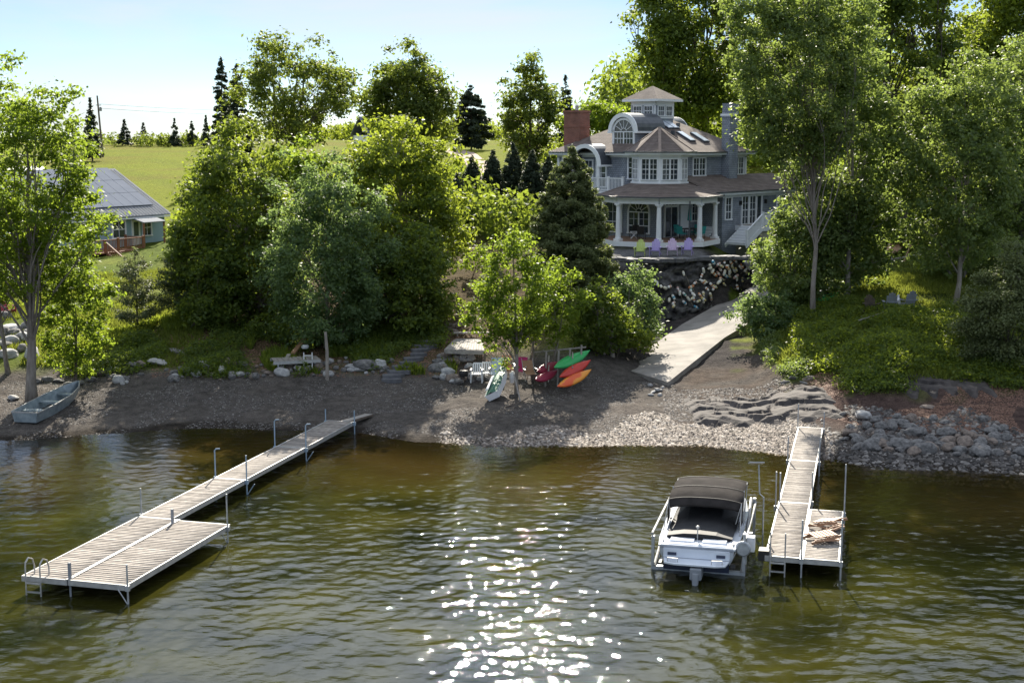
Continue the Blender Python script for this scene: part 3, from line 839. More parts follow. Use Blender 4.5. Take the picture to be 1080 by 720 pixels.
# --- openings inside the porch
window(house, wall_frame(0, 1.75, .75, AL), 1.75, 1.45, 4, 3, arch=True, trim=.12)
window(house, wall_frame(0, 4.1, .75, AL), 1.5, 2.1, 2, 3)
window(house, wall_frame(0, 6.6, .75, AL), 1.4, 2.0, 2, 3)
window(house, wall_frame(1.45, 0, .45, AF), 1.5, 2.1, 2, 1, name='door', trim=.12)
window(house, wall_frame(1.45, 0, 2.72, AF), 1.5, .34, 4, 1, trim=.08)
m = MB(); m.M = wall_frame(3.1, 0, .8, AF); m.box((0, -.04, .9), (1.0, .07, 1.9)); 
for k in range(12): m.box((0, -.085, .12 + k * .14), (.82, .03, .05))
m.build('louvred_panel', M['white'], house)
window(house, wall_frame(4.4, 0, 1.5, AF), .75, 1.5, 2, 3)
# --- second floor
for x, w, c in ((2.75, .8, 3), (4.85, 1.5, 4), (10.1, 1.3, 4)): window(house, wall_frame(x, 0, 4.78, AF), w, 1.2, c, 3)
window(house, wall_frame(0, 2.35, 4.6, AL), .7, 1.5, 2, 4)
window(house, wall_frame(0, 8.4, 4.75, AL), .85, 1.25, 2, 3)
window(house, wall_frame(0, 5.2, 3.98, AL), .8, 1.9, 2, 4, name='door')
window(house, wall_frame(0, 6.4, 4.5, AL), .7, 1.3, 2, 3)
# --- balcony with barrel roof, front-left
bal = empty('balcony', (0, 0, 0), 0, parent=house)
def barrel(parent, Mx, r, length, z, mat_name, rise=None):
    """half round roof, axis along local +y, open front at y=0"""
    n = 14; m = MB(); m.M = Mx
    R0, R1 = r + .16, r + .22
    for k in range(n):
        a, b = math.pi * k / n, math.pi * (k + 1) / n
        p = lambda t, q, y: (math.cos(t) * q, y, z + math.sin(t) * q)
        m.face([p(a, R1, -.2), p(a, R1, length), p(b, R1, length), p(b, R1, -.2)])
        m.face([p(a, R0, -.2), p(b, R0, -.2), p(b, R0, length), p(a, R0, length)])
    ro = m.build(mat_name, M['lead'], parent)
    m = MB(); m.M = Mx
    for k in range(n):
        a, b = math.pi * k / n, math.pi * (k + 1) / n
        p = lambda t, q, y: (math.cos(t) * q, y, z + math.sin(t) * q)
        for y in (-.24,):
            m.face([p(a, R1 + .01, y), p(b, R1 + .01, y), p(b, r - .06, y), p(a, r - .06, y)])
            m.face([p(a, r - .06, y), p(b, r - .06, y), p(b, r - .06, y + .16), p(a, r - .06, y + .16)])
            m.face([p(a, R1 + .01, y), p(a, R1 + .01, y + .12), p(b, R1 + .01, y + .12), p(b, R1 + .01, y)])
    for sx in (-1, 1): m.box((sx * (r + .1), length / 2 - .1, z - .07), (.36, length + .3, .14))
    m.build('arch_trim', M['white'], ro)
    return ro
BM = Matrix.Translation((-1.15, 5.75, 0)) @ Matrix.Rotation(AL, 4, 'Z')
barrel(bal, BM, 1.25, 2.3, 5.55, 'barrel_roof')
m = MB(); m.M = BM
for sx in (-1, 1): m.box((sx * 1.2, -.05, 4.55), (.2, .2, 2.0))
m.box((0, .5, 3.6), (3.1, 1.5, .2))
m.build('balcony_frame', M['white'], bal)
def railing(parent, pts, h=.92, step=.12, mat=None, posts=True, name='railing'):
    m = MB()
    for a, b in zip(pts, pts[1:]):
        a, b = Vector(a), Vector(b); up = Vector((0, 0, 1))
        m.beam(a + up * h, b + up * h, .09, .07); m.beam(a + up * .1, b + up * .1, .05, .06)
        n = max(1, int((b - a).length / step))
        for k in range(1, n):
            q = a.lerp(b, k / n); m.beam(q + up * .1, q + up * h, .035, .035)
    if posts:
        for p in pts: m.box((p[0], p[1], p[2] + h / 2 + .03), (.14, .14, h + .12)); m.box((p[0], p[1], p[2] + h + .11), (.18, .18, .04))
    return m.build(name, mat or M['white'], parent)
railing(bal, [(-1.5, 2.1, 3.7), (-1.5, 3.4, 3.7), (-1.5, 4.3, 3.7), (-1.5, 7.3, 3.7), (-.1, 7.3, 3.7)])
m = MB(); m.box((-.8, 4.7, 3.6), (1.56, 5.4, .16)); m.build('balcony_floor', M['white'], bal)
# --- dormers
dm = Matrix.Translation((.75, 3.75, 0)) @ Matrix.Rotation(AL, 4, 'Z')
d = MB(); d.M = dm; d.box((0, 1.6, 7.35), (2.2, 3.2, 1.5)); 
n = 12
for k in range(n):
    a, b = math.pi * k / n, math.pi * (k + 1) / n
    d.face([(0, .001, 8.05), (math.cos(b) * 1.2, .001, 8.05 + math.sin(b) * 1.2), (math.cos(a) * 1.2, .001, 8.05 + math.sin(a) * 1.2)][::-1])
dor = d.build('dormer', M['shingle'], house)
barrel(dor, dm, 1.08, 3.3, 7.95, 'barrel_roof')
window(dor, dm @ Matrix.Translation((0, -.02, 6.95)), 1.7, .95, 6, 2, arch=True, trim=.16)
dm2 = Matrix.Translation((8.3, 5.6, 0)) @ Matrix.Rotation(R(90), 4, 'Z')
d = MB(); d.M = dm2; d.box((0, .2, 7.4), (2.1, 3.0, 1.3)); dor2 = d.build('dormer', M['shingle'], house)
barrel(dor2, dm2 @ Matrix.Translation((0, -1.2, 0)), 1.1, 3.6, 7.75, 'barrel_roof')
# --- skylights and roof vents on the right slope
def on_slope(x, y): return (x, y, EZ + (y + .5) * .52)
sl = math.atan(.52)
for x, y, w, l in ((5.05, 3.25, .62, 1.15), (5.8, 3.25, .62, 1.15), (5.35, 1.55, .6, 1.35), (7.0, 1.45, .6, 1.35)):
    Mx = Matrix.Translation(on_slope(x, y)) @ Matrix.Rotation(sl, 4, 'X')
    f = MB(); f.M = Mx; f.box((0, 0, .05), (w + .12, l + .12, .12)); so = f.build('skylight', M['lead'], roof)
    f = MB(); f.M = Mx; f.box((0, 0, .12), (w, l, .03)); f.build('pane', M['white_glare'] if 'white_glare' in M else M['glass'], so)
for x, y in ((3.1, 2.15), (4.2, 1.9), (6.4, 3.0)):
    f = MB(); f.M = Matrix.Translation(on_slope(x, y)); f.box((0, 0, .15), (.22, .22, .3)); f.build('roof_vent', M['lead'], roof)
# --- chimneys
m = MB(); m.box((8.35, -.36, 4.0), (1.15, .7, 12.0)); m.box((8.35, -.36, 9.02), (1.28, .84, .14))
c1 = m.build('chimney', M['shingle'], house)
m = MB(); m.box((8.35, -.36, 9.16), (1.34, .9, .16)); m.build('chimney_cap', M['white'], c1)
m = MB(); m.lathe([(.14, 0), (.14, .3), (.2, .3), (.2, .4), (.03, .46)], 10, (8.35, -.36, 9.2)); m.build('flue', M['alu'], c1)
m = MB(); m.box((1.6, 8.9, 7.2), (1.25, 1.5, 4.4)); m.box((1.6, 8.9, 9.43), (1.4, 1.65, .16)); m.box((1.6, 8.9, 8.3), (1.32, 1.57, .12))
c2 = m.build('chimney', M['brick'], house); tag(c2, 'tall red brick chimney at the left end of the roof')
m = MB(); m.lathe([(.13, 0), (.13, .3), (.2, .32), (.03, .46)], 10, (1.6, 8.9, 9.5)); m.build('flue', M['alu'], c2)
m = MB(); m.box((9.2, 7.0, 8.5), (1.6, 1.0, 2.0)); m.box((9.2, 7.0, 9.5), (1.75, 1.15, .14)); m.build('chimney', M['brick'], house)
# --- low wing to the right
WXa, WXb, WYf = 4.6, 14.6, -2.3
m = MB(); m.prism([(WXa, WYf), (WXb, WYf), (WXb, 2), (WXa, 2)], -2.0, 3.5); wing = m.build('wing', M['shingle'], house)
m = MB(); m.face([(WXa - 2.2, WYf - .45, 3.62), (WXb + .4, WYf - .45, 3.62), (WXb + .4, 0, 4.75), (WXa - 2.2, 0, 4.75)])
m.face([(WXb + .4, WYf - .45, 3.62), (WXb + .4, 4, 3.62), (WXb + .4, 0, 4.75)])
m.face([(WXa - 2.2, 0, 3.6), (WXb + .4, 0, 3.6), (WXb + .4, WYf - .45, 3.6), (WXa - 2.2, WYf - .45, 3.6)])
m.face([(WXa - 2.2, WYf - .45, 3.62), (WXa - 2.2, 0, 4.75), (WXa - 2.2, 0, 3.6)])
wr = m.build('wing_roof', M['roof'], house)
m = MB(); m.box(((WXa + WXb) / 2 - .9, WYf - .44, 3.5), (WXb - WXa + 2.5, .05, .2)); m.box(((WXa + WXb) / 2, WYf - .03, 3.33), (WXb - WXa, .06, .3)); m.build('fascia', M['white'], wr)
m = MB(); m.beam((WXa - 2.2, WYf - .5, 3.6), (WXb + .4, WYf - .5, 3.6), .1, .09); m.build('gutter', M['lead'], wr)
DZ = 1.15    # the raised landing
window(house, wall_frame(7.55, WYf, DZ + .05, AF), .78, 2.0, 2, 4, name='door')
window(house, wall_frame(8.55, WYf, DZ + .05, AF), .78, 2.0, 2, 4, name='door')
window(house, wall_frame(9.45, WYf, DZ + .05, AF), .62, 2.0, 1, 1, name='door')
window(house, wall_frame(5.3, WYf, DZ + .5, AF), .7, 1.5, 2, 3)
window(house, wall_frame(12.6, WYf, DZ + .8, AF), 1.1, 1.2, 4, 3)
for x in (6.85, 10.3):
    m = MB(); m.M = wall_frame(x, WYf, 2.75, AF); m.box((0, -.1, 0), (.16, .16, .3)); m.box((0, -.03, .1), (.1, .1, .1)); m.build('wall_lamp', M['rubber'], house)
# landing, stairs and railing
dk = empty('side_landing', (0, 0, 0), 0, parent=house)
LYo = WYf - 2.1
m = MB(); m.box(((6.4 + 14.6) / 2, (WYf + LYo) / 2, DZ - .12), (8.2, 2.1, .22)); m.build('landing_floor', M['wood_grey'], dk)
m = MB(); m.box((10.5, LYo - .04, DZ - .2), (8.3, .06, .36)); m.box((6.37, (WYf + LYo) / 2, DZ - .2), (.06, 2.1, .36)); m.build('skirt_board', M['white'], dk)
railing(dk, [(7.6, LYo, DZ), (9.6, LYo, DZ), (12, LYo, DZ), (14.5, LYo, DZ)])
m = MB()
for k in range(7):
    m.box((6.2 - k * .3, LYo + .65 , DZ - .17 * (k + 1) + .08), (.34, 1.7, .06)); m.box((6.05 - k * .3, LYo + .65, DZ - .17 * (k + 1)), (.04, 1.7, .15))
for y in (LYo - .22, LYo + 1.52): m.beam((6.45, y, DZ - .1), (4.15, y, DZ - 1.35), .05, .3)
m.build('stair', M['white'], dk)
railing(dk, [(7.6, LYo - .05, DZ), (6.3, LYo - .25, DZ), (4.2, LYo - .25, DZ - 1.18)])
m = MB()
for k in range(5): m.box((3.9 + k * .27, -1.1, .52 + .18 * k), (.3, 1.3, .06)); m.box((3.76 + k * .27, -1.1, .44 + .18 * k), (.04, 1.3, .15))
m.build('porch_step', M['white'], dk)
m = MB(); m.prism([(6.5, LYo + .1), (14.5, LYo + .1), (14.5, WYf - .01), (6.5, WYf - .01)], -2.2, DZ - .25); m.build('basement_wall', M['tan_wall'], house)
m = MB(); m.M = wall_frame(8.6, LYo + .1, -1.3, AF); m.box((0, -.03, 1.0), (.16, .05, 1.9)); m.box((2.8, -.03, 1.0), (.16, .05, 1.9)); m.box((1.4, -.02, .95), (2.6, .03, 1.8)); m.build('garage_door', M['tan_wall'], house)

# --- terrace in front
def ground_patch(name, quad, lift, mat, n=10):
    m = MB(); a, b, c, d = [Vector(q) for q in quad]
    P = [[None] * (n + 1) for _ in range(n + 1)]
    for i in range(n + 1):
        for j in range(n + 1):
            q = a.lerp(b, i / n).lerp(d.lerp(c, i / n), j / n); P[i][j] = (q.x, q.y, gz(q.x, q.y) + lift)
    for i in range(n):
        for j in range(n): m.face([P[i][j], P[i + 1][j], P[i + 1][j + 1], P[i][j + 1]])
    return m.build(name, mat)

# ================================================================ porch and terrace furniture
def adirondack(name, mat, loc, rz, label, cat='chair', group=None, s=1.0):
    root = empty(name, loc, rz, label, cat, group)
    m = MB()
    for k in range(5): m.box((0, -.28 + k * .11, .36 - .018 * k), (.56, .095, .025))
    m.build('seat', mat, root)
    m = MB()
    for k in range(5):
        x = (k - 2) * .108; hh = .86 - .05 * (k - 2) ** 2
        m.M = Matrix.Translation((0, .2, .28)) @ Matrix.Rotation(R(-24), 4, 'X')
        m.box((x, 0, hh / 2), (.1, .022, hh)); m.lathe([(.05, 0), (.05, .02)], 8, (x, -.01, hh - .01)) if False else None
    m.box((0, .03, .3), (.56, .03, .07)); m.build('backrest', mat, root)
    for sx in (-1, 1):
        m = MB(); m.box((sx * .35, -.06, .56), (.13, .72, .025)); m.beam((sx * .35, -.3, .55), (sx * .35, -.3, .44), .03, .12, up=(0, 1, 0)); m.build('armrest', mat, root)
        m = MB(); m.box((sx * .31, -.33, .27), (.03, .1, .54)); m.build('leg', mat, root)
        m = MB(); m.beam((sx * .31, -.33, .33), (sx * .31, .52, .06), .028, .12); m.build('leg', mat, root)
    root.scale = (s, s, s)
    return root
def place(px, py, dz=0.0): 
    p = on_ground(px, py); p.z += dz; return p
specs = [(675, 'lime', 'lime green wooden chair at the left end of the row on the terrace'),
         (691, 'lilac', 'lilac wooden chair on the terrace, next to the lime green one'),
         (709, 'pale_lilac', 'pale pinkish lilac wooden chair between the two lilac chairs on the terrace'),
         (725, 'lilac', 'lilac wooden chair at the right end of the terrace row')]
for px, mk, lb in specs:
    p = at_z(px, 270, 5.02); p.z = max(gz(p.x, p.y) + .02, 5.0)
    adirondack('adirondack_chair', M[mk], p, R(-8 + random.uniform(-8, 8)), lb, group='row of coloured chairs on the terrace')

def metal_chair(loc, rz, label, seat_mat, frame_mat, name='porch_chair', group=None):
    root = empty(name, loc, rz, label, 'chair', group)
    m = MB(); m.box((0, 0, .42), (.5, .5, .06)); m.build('seat', seat_mat, root)
    m = MB(); m.M = Matrix.Translation((0, .25, .45)) @ Matrix.Rotation(R(-12), 4, 'X'); m.box((0, 0, .25), (.5, .05, .5)); m.build('backrest', seat_mat, root)
    for sx in (-1, 1):
        for sy in (-1, 1):
            m = MB(); m.tube([(sx * .23, sy * .23, 0), (sx * .23, sy * .23, .62 if sy < 0 else .42)], .018, 6); m.build('leg', frame_mat, root)
        m = MB(); m.tube([(sx * .24, -.24, .62), (sx * .24, .28, .64)], .022, 6); m.build('armrest', frame_mat, root)
    return root
def hw(x, y, z): return house.matrix_world @ Vector((x, y, z)) if False else Vector((HX + x * math.cos(HROT) - y * math.sin(HROT), HY + x * math.sin(HROT) + y * math.cos(HROT), HG + z))
metal_chair(hw(-1.1, 1.4, .42), R(200), 'dark porch chair in front of the big arched window', M['rubber'], M['rubber'])
metal_chair(hw(-1.9, .1, .42), R(160), 'dark porch chair behind the middle column', M['rubber'], M['rubber'])
tb = empty('side_table', hw(-1.6, 1.0, .42), 0, 'small white folding side table between dark porch chairs', 'table')
m = MB(); m.box((0, 0, .5), (.5, .4, .03)); m.build('table_top', M['white'], tb)
for s_ in (-1, 1): m = MB(); m.beam((-.22, s_ * .16, 0), (.22, s_ * .16, .49), .03, .03); m.beam((.22, s_ * .13, 0), (-.22, s_ * .13, .49), .03, .03); m.build('leg', M['white'], tb)
tbl = empty('patio_table', hw(.9, -2.0, .42), 0, 'round dark patio table with a closed umbrella standing on the porch', 'table')
m = MB(); m.lathe([(.6, 0), (.62, .03), (.6, .05)], 20, (0, 0, .68)); m.build('table_top', M['rubber'], tbl)
for k in range(4):
    a = k * math.pi / 2; m = MB(); m.tube([(math.cos(a) * .4, math.sin(a) * .4, 0), (math.cos(a) * .3, math.sin(a) * .3, .69)], .02, 6); m.build('leg', M['rubber'], tbl)
um = empty('patio_umbrella', hw(.9, -2.0, .42), 0, 'closed teal patio umbrella on a white pole through the porch table', 'umbrella')
m = MB(); m.tube([(0, 0, 0), (0, 0, 2.2)], .03, 8); m.build('pole', M['white'], um)
m = MB(); m.lathe([(.03, 2.25), (.09, 2.0), (.13, 1.6), (.16, 1.3), (.12, 1.28)], 10); m.build('canopy', M['teal_fabric'], um)
for k, (dx, dy, w) in enumerate(((-.9, 0, 'on the left of'), (.9, .1, 'on the right of'), (0, -.9, 'in front of'), (.1, .9, 'behind'))):
    metal_chair(hw(.9 + dx, -2.0 + dy, .42), HROT + math.atan2(-dx, dy) + R(0), 'teal cushioned patio chair %s the round porch table' % w, M['teal_fabric'], M['rubber'], group='teal chairs round the porch table')

# ================================================================ dark rock retaining wall with its buoys
top_l = [(628, 274, 4.9), (655, 273, 5.03), (700, 274, 5.03), (735, 272, 5.03), (765, 271, 5.03), (790, 273, 4.9), (805, 280, 4.7)]
bot_l = [(628, 318, 1.7), (655, 326, 1.5), (700, 342, 1.35), (735, 334, 1.6), (765, 316, 2.35), (790, 303, 3.0), (805, 298, 3.55)]
def wall_uv(s, t):
    s = max(0, min(s, 5.999)); k = int(s); f = s - k
    T = [a * (1 - f) + b * f for a, b in zip(top_l[k], top_l[k + 1])]; B = [a * (1 - f) + b * f for a, b in zip(bot_l[k], bot_l[k + 1])]
    return at_z(*T), at_z(*B)
NS, NT = 150, 44
WV = np.zeros((NS + 1, NT + 1, 3))
for i in range(NS + 1):
    a, b = wall_uv(6 * i / NS, 0)
    for j in range(NT + 1):
        t = j / NT * 1.12 - .04
        p = b.lerp(a, t)
        q = Vector((p.x * .9, p.y * .4, p.z * 1.5))
        lay = mnoise.noise(Vector((p.x * .35, p.y * .2, p.z * 2.6))) 
        c = mnoise.cell(Vector((p.x * 1.3 + .4 * lay, 3.1, p.z * 2.7)))
        n1 = mnoise.fractal(q, 1.0, 2.0, 5)
        c2_ = mnoise.cell(Vector((p.x * 2.9 + n1, 7.7, p.z * 5.5 + .5 * n1))); n3 = mnoise.fractal(q * 3.1, 1.0, 2.0, 4)
        o = (.34 * n1 + .30 * (c - .5) + .16 * lay + .15 * (c2_ - .5) + .10 * n3) 
        if t > 1.0: p = a + Vector((.0, (t - 1.0) * 16, 0)); o *= .3
        p = p + Vector((-.12, -1, .1)) * (o + .08) + Vector((0, 0, .1 * n1))
        WV[i, j] = p
wi = np.arange((NS + 1) * (NT + 1)).reshape(NS + 1, NT + 1)
rw = np_mesh('rock_wall', WV.reshape(-1, 3), np.stack([wi[:-1, :-1], wi[1:, :-1], wi[1:, 1:], wi[:-1, 1:]], -1).reshape(-1, 4), M['rock_dark'])
tag(rw, 'dark layered rock wall hung with strings of old buoys below the house terrace', 'rock wall')
for k_ in range(44):
    a, b = wall_uv(6 * (k_ + .5) / 44, 0); rc = random.Random(k_); lw = rc.uniform(.3, .62)
    m = MB(); pts = [(lw * math.cos(q) * rc.uniform(.8, 1.12), .32 * math.sin(q) * rc.uniform(.8, 1.1)) for q in [j * math.pi / 4 for j in range(8)]]
    m.prism(pts, -.12, rc.uniform(.06, .15)); o = m.build('cap_stone', M['slate'], loc=(a.x, a.y - .05 + rc.uniform(-.15, .1), 4.98 - .3 * (k_ > 36)), bevel=.03); o.rotation_euler = (rc.uniform(-.08, .08), rc.uniform(-.08, .08), rc.uniform(-.3, .3))
    tag(o, 'flat dark slate stone capping the rock wall below the terrace chairs', 'cap stone', 'flat slate stones capping the rock wall')
def wall_hit(px, py):
    best = None
    for i in range(0, NS + 1, 2):
        for j in range(0, NT + 1, 2):
            p = WV[i, j]; dep_ = p[1] * _cp + (H - p[2]) * _sp
            qx = 540 + FOC * p[0] / dep_; up_ = p[1] * _sp - (H - p[2]) * _cp
            qy = CY - FOC * up_ / dep_
            e = (qx - px) ** 2 + (qy - py) ** 2
            if best is None or e < best[0]: best = (e, p)
    return Vector(best[1])
BC = {'white': paint('buoy_white', (.84, .84, .82)), 'yellow': paint('faded_yellow', (.62, .52, .22)), 'orange': paint('faded_orange', (.62, .25, .10)),
      'pink': paint('faded_pink', (.62, .40, .36)), 'blue': paint('buoy_blue', (.08, .36, .56)), 'teal': paint('buoy_teal', (.12, .42, .40)), 'cream': paint('cream_foam', (.80, .76, .62))}
btypes = [('white', 'orange'), ('cream', 'white'), ('white', 'blue'), ('yellow', 'white'), ('pink', 'white'), ('white', 'teal'), ('cream', 'yellow'), ('orange', 'cream'), ('white', 'cream'), ('blue', 'white')]
bw = [6, 6, 2, 4, 3, 2, 5, 3, 7, 1]
_protos = {}
def buoy(p, d, ty, s):
    key = ty
    lb = 'old %s foam buoy with %s band hanging on the dark rock wall' % btypes[ty]
    if key not in _protos:
        r = empty('buoy', (0, 0, 0), 0, lb, 'buoy', '%s and %s buoys strung on the rock wall' % btypes[ty])
        m = MB(); m.lathe([(.03, 0), (.085, .03), (.1, .09), (.1, .3), (.085, .4), (.03, .45)], 9); m.build('float', BC[btypes[ty][0]], r)
        m = MB(); m.lathe([(.104, .17), (.106, .18), (.106, .28), (.104, .29)], 9); m.build('band', BC[btypes[ty][1]], r)
        _protos[key] = r; o = r
    else: o = copy_tree(_protos[key])
    o.location = p; o.rotation_mode = 'QUATERNION'; o.rotation_quaternion = Vector(d).to_track_quat('Z', 'Y'); o.scale = (s, s, s)
strands = [[(688, 294), (694, 298), (700, 302), (708, 303)], [(721, 285), (724, 294), (727, 303), (731, 311), (735, 319), (741, 312)], [(708, 309), (712, 318), (711, 325)],
           [(716, 306), (720, 315), (721, 323)], [(725, 304), (731, 300), (738, 298)], [(741, 280), (740, 287), (739, 293), (743, 300)], [(747, 277), (750, 286), (757, 292), (765, 296)],
           [(752, 275), (757, 280), (762, 288), (768, 291)], [(762, 272), (765, 280), (771, 288)], [(772, 272), (778, 278), (783, 285)], [(781, 277), (784, 283), (786, 290)],
           [(788, 275), (791, 283)], [(735, 307), (739, 314), (744, 318)], [(743, 302), (747, 308), (749, 316)], [(751, 306), (756, 300), (761, 294)], [(762, 297), (767, 302)],
           [(775, 282), (776, 290), (777, 298), (776, 306)], [(769, 283), (770, 292)], [(757, 304), (758, 309)], [(728, 316), (730, 323), (737, 324)], [(713, 303), (716, 312)],
           [(783, 292), (785, 299)], [(755, 284), (760, 291)], [(746, 285), (750, 279)], [(732, 303), (734, 311)], [(741, 305), (742, 320)], [(760, 276), (754, 282), (748, 290)], [(769, 274), (773, 282), (776, 288)], [(786, 274), (788, 281), (781, 289)], [(764, 284), (760, 292), (755, 298)], [(706, 313), (709, 320)], [(735, 296), (741, 293), (748, 297), (754, 302)], [(766, 289), (773, 294), (779, 290)], [(720, 309), (727, 316), (733, 312)], [(757, 279), (764, 280), (769, 278)]]
rs = random.Random(5)
for st in strands:
    W_ = [wall_hit(*q) + Vector((-.02, -.2, 0)) for q in st]
    m = MB(); m.tube(W_, .012, 4); ro_ = m.build('buoy_rope', M['rope'])
    tag(ro_, 'thin rope stringing old buoys across the dark rock wall', 'rope', 'ropes holding buoys on the rock wall')
    for a, b in zip(W_, W_[1:]):
        d = b - a; L0 = d.length; n = max(1, int(L0 / .36))
        for k in range(n):
            if rs.random() < .95: buoy(a + d * ((k + .1) / n) + Vector((0, -.05, 0)), d.normalized() + Vector((rs.uniform(-.35, .35), -.05, rs.uniform(-.3, .2))), rs.choices(range(10), bw)[0], rs.uniform(.7, .95))
# ================================================================ trees
def leaves_mesh(name, C, N_, S, tint, mat, parent, aspect=.6):
    """one small leaf-shaped quad per centre"""
    n = len(C); r = RNG
    t = np.cross(N_, r.normal(size=(n, 3))); t /= np.linalg.norm(t, axis=1, keepdims=True) + 1e-9
    b = np.cross(N_, t)
    S = S[:, None]
    V = np.empty((n, 4, 3))
    V[:, 0] = C - t * S; V[:, 1] = C + b * S * aspect; V[:, 2] = C + t * S; V[:, 3] = C - b * S * aspect
    V[:, 2] -= N_ * S * .25
    return np_mesh(name, V.reshape(-1, 3), np.arange(n * 4).reshape(n, 4), mat, parent, {'tint': tint})
def unit(n):
    v = RNG.normal(size=(n, 3)); return v / np.linalg.norm(v, axis=1, keepdims=True)
def limb_path(a, b, sag=.12, n=6, wob=.07):
    a, b = np.array(a, float), np.array(b, float); L = np.linalg.norm(b - a)
    k1 = np.clip(RNG.normal(size=3), -1.3, 1.3) * L * wob
    out = []
    for i in range(n + 1):
        t = i / n
        p = a * (1 - t) + b * t + k1 * math.sin(math.pi * t) + np.array([0, 0, 1.]) * L * sag * math.sin(math.pi * t) * .6
        out.append(p + RNG.normal(size=3) * L * .15 * wob * (0 < i < n))
    return out
def broadleaf(base, c, rad, nclump, leaf, mat, bark, label, name='tree', trunk_r=.2, group=None, dens=1.0, lean=(0, 0), clump=.2, gap=.0,
              trunks=1, cat='tree', bottom=-1.0, seed=None, nlimb=16, flat=.62, top_taper=.0, trunk_h=.75, bare_twigs=0):
    """base on the ground, crown centre c, radii rad"""
    global RNG
    if seed is not None: RNG = np.random.default_rng(seed)
    base = np.array(base, float); c = np.array(c, float); rad = np.array(rad, float)
    root = empty(name, tuple(base), 0, label, cat, group)
    # clump centres: uneven envelope
    ph = RNG.uniform(0, 6.28, 8); fr = RNG.integers(2, 6, 8)
    CC = []
    while len(CC) < nclump:
        d = unit(1)[0]; rr = RNG.uniform(.25, 1) ** .45
        az = math.atan2(d[1], d[0]); env = 1 + .13 * math.sin(fr[0] * az + ph[0] + d[2] * 3) + .11 * math.sin(fr[1] * d[2] * 2.2 + ph[1] + az * fr[2]) 
        if d[2] < bottom: continue
        q = d * rr * env
        w = 1 - top_taper * max(0, q[2]) 
        CC.append(q * np.array([w, w, 1]))
    CC = np.array(CC) * rad * .93 + c
    CC = CC[CC[:, 2] > base[2] + .3]
    cr = 1.22 * clump * (rad[0] * rad[1] * rad[2]) ** (1 / 3)
    CR = cr * RNG.uniform(.55, 1.35, len(CC))
    n_each = np.maximum(8, (dens * 3.4 * CR ** 2 / (leaf ** 2)).astype(int))
    idx = np.repeat(np.arange(len(CC)), n_each)
    n = len(idx)
    d = unit(n); rr = RNG.uniform(0, 1, n) ** .5
    # clump: flattened, ragged
    P = d * rr[:, None]; P[:, 2] *= flat
    P = P * CR[idx][:, None] * (1 + .35 * RNG.normal(size=(n, 1))) + CC[idx]
    N_ = d * .5 + np.array([0, 0, .55]) + RNG.normal(size=(n, 3)) * .55; N_ /= np.linalg.norm(N_, axis=1, keepdims=True)
    ct = RNG.uniform(0, 1, len(CC))
    tint = np.clip(.55 * ct[idx] + .45 * RNG.uniform(0, 1, n), 0, 1)
    S = leaf * 1.08 * RNG.uniform(.55, 1.25, n)
    loc = P - base
    # trunk and limbs
    m = MB()
    top = np.array([c[0] + lean[0], c[1], c[2] + rad[2] * (trunk_h * 2 - 1)])
    for k in range(trunks):
        off = np.array([RNG.normal() * .3 * (trunks > 1), RNG.normal() * .3 * (trunks > 1), 0])
        tp = top + off * 3 * (rad[0] / 3) if trunks > 1 else top
        path = limb_path(base + off - np.array([0, 0, .25]), tp, 0, 9, .022)
        rads = [trunk_r * (1.35 if i == 0 else 1.0) * (1 - .85 * i / 9) for i in range(10)]
        m.tube([tuple(p - base) for p in path], rads, 9)
        sel = RNG.permutation(len(CC))[:nlimb // trunks + 2]
        for j in sel:
            tgt = CC[j]
            hh = np.clip((tgt[2] - base[2]) * RNG.uniform(.35, .7) / max(.1, tp[2] - base[2]), .12, .92)
            ii = hh * 9; i0 = int(ii); a = path[i0] * (1 - ii + i0) + path[min(i0 + 1, 9)] * (ii - i0)
            r0 = trunk_r * (1 - .8 * hh) * .34
            lp = limb_path(a, tgt, .1, 5)
            m.tube([tuple(p - base) for p in lp], [r0 * (1 - .8 * i / 5) for i in range(6)], 6, caps=False)
            # twigs to neighbours
            near = np.argsort(np.linalg.norm(CC - tgt, axis=1))[1:4]
            for q in near:
                lp2 = limb_path(lp[3], CC[q], .1, 3)
                m.tube([tuple(p - base) for p in lp2], [r0 * .4, r0 * .3, r0 * .2, r0 * .1], 5, caps=False)
    m.build('trunk', bark, root, smooth=True)
    leaves_mesh('crown', loc, N_, S, tint, mat, root)
    return root
def tree_px(bx, by, crown, d, kind, label, depth_k=.85, by_z=None, dd=0.0, **kw):
    """trunk foot seen at (bx, by) on the plane y=d; crown box (x0, y0, x1, y1) in the photo at distance d + dd"""
    x0, y0, x1, y1 = crown
    f = at_d(bx, by, d); f.z = gz(f.x, f.y)
    D = d + dd
    a = at_d(x0, (y0 + y1) / 2, D); b = at_d(x1, (y0 + y1) / 2, D); t = at_d((x0 + x1) / 2, y0, D); u = at_d((x0 + x1) / 2, y1, D)
    rx = (b.x - a.x) / 2; rz = (t.z - u.z) / 2
    c = ((a.x + b.x) / 2, a.y, (t.z + u.z) / 2)
    return broadleaf(f, c, (rx, rx * depth_k, rz), mat=L_[kind], label=label, **kw)
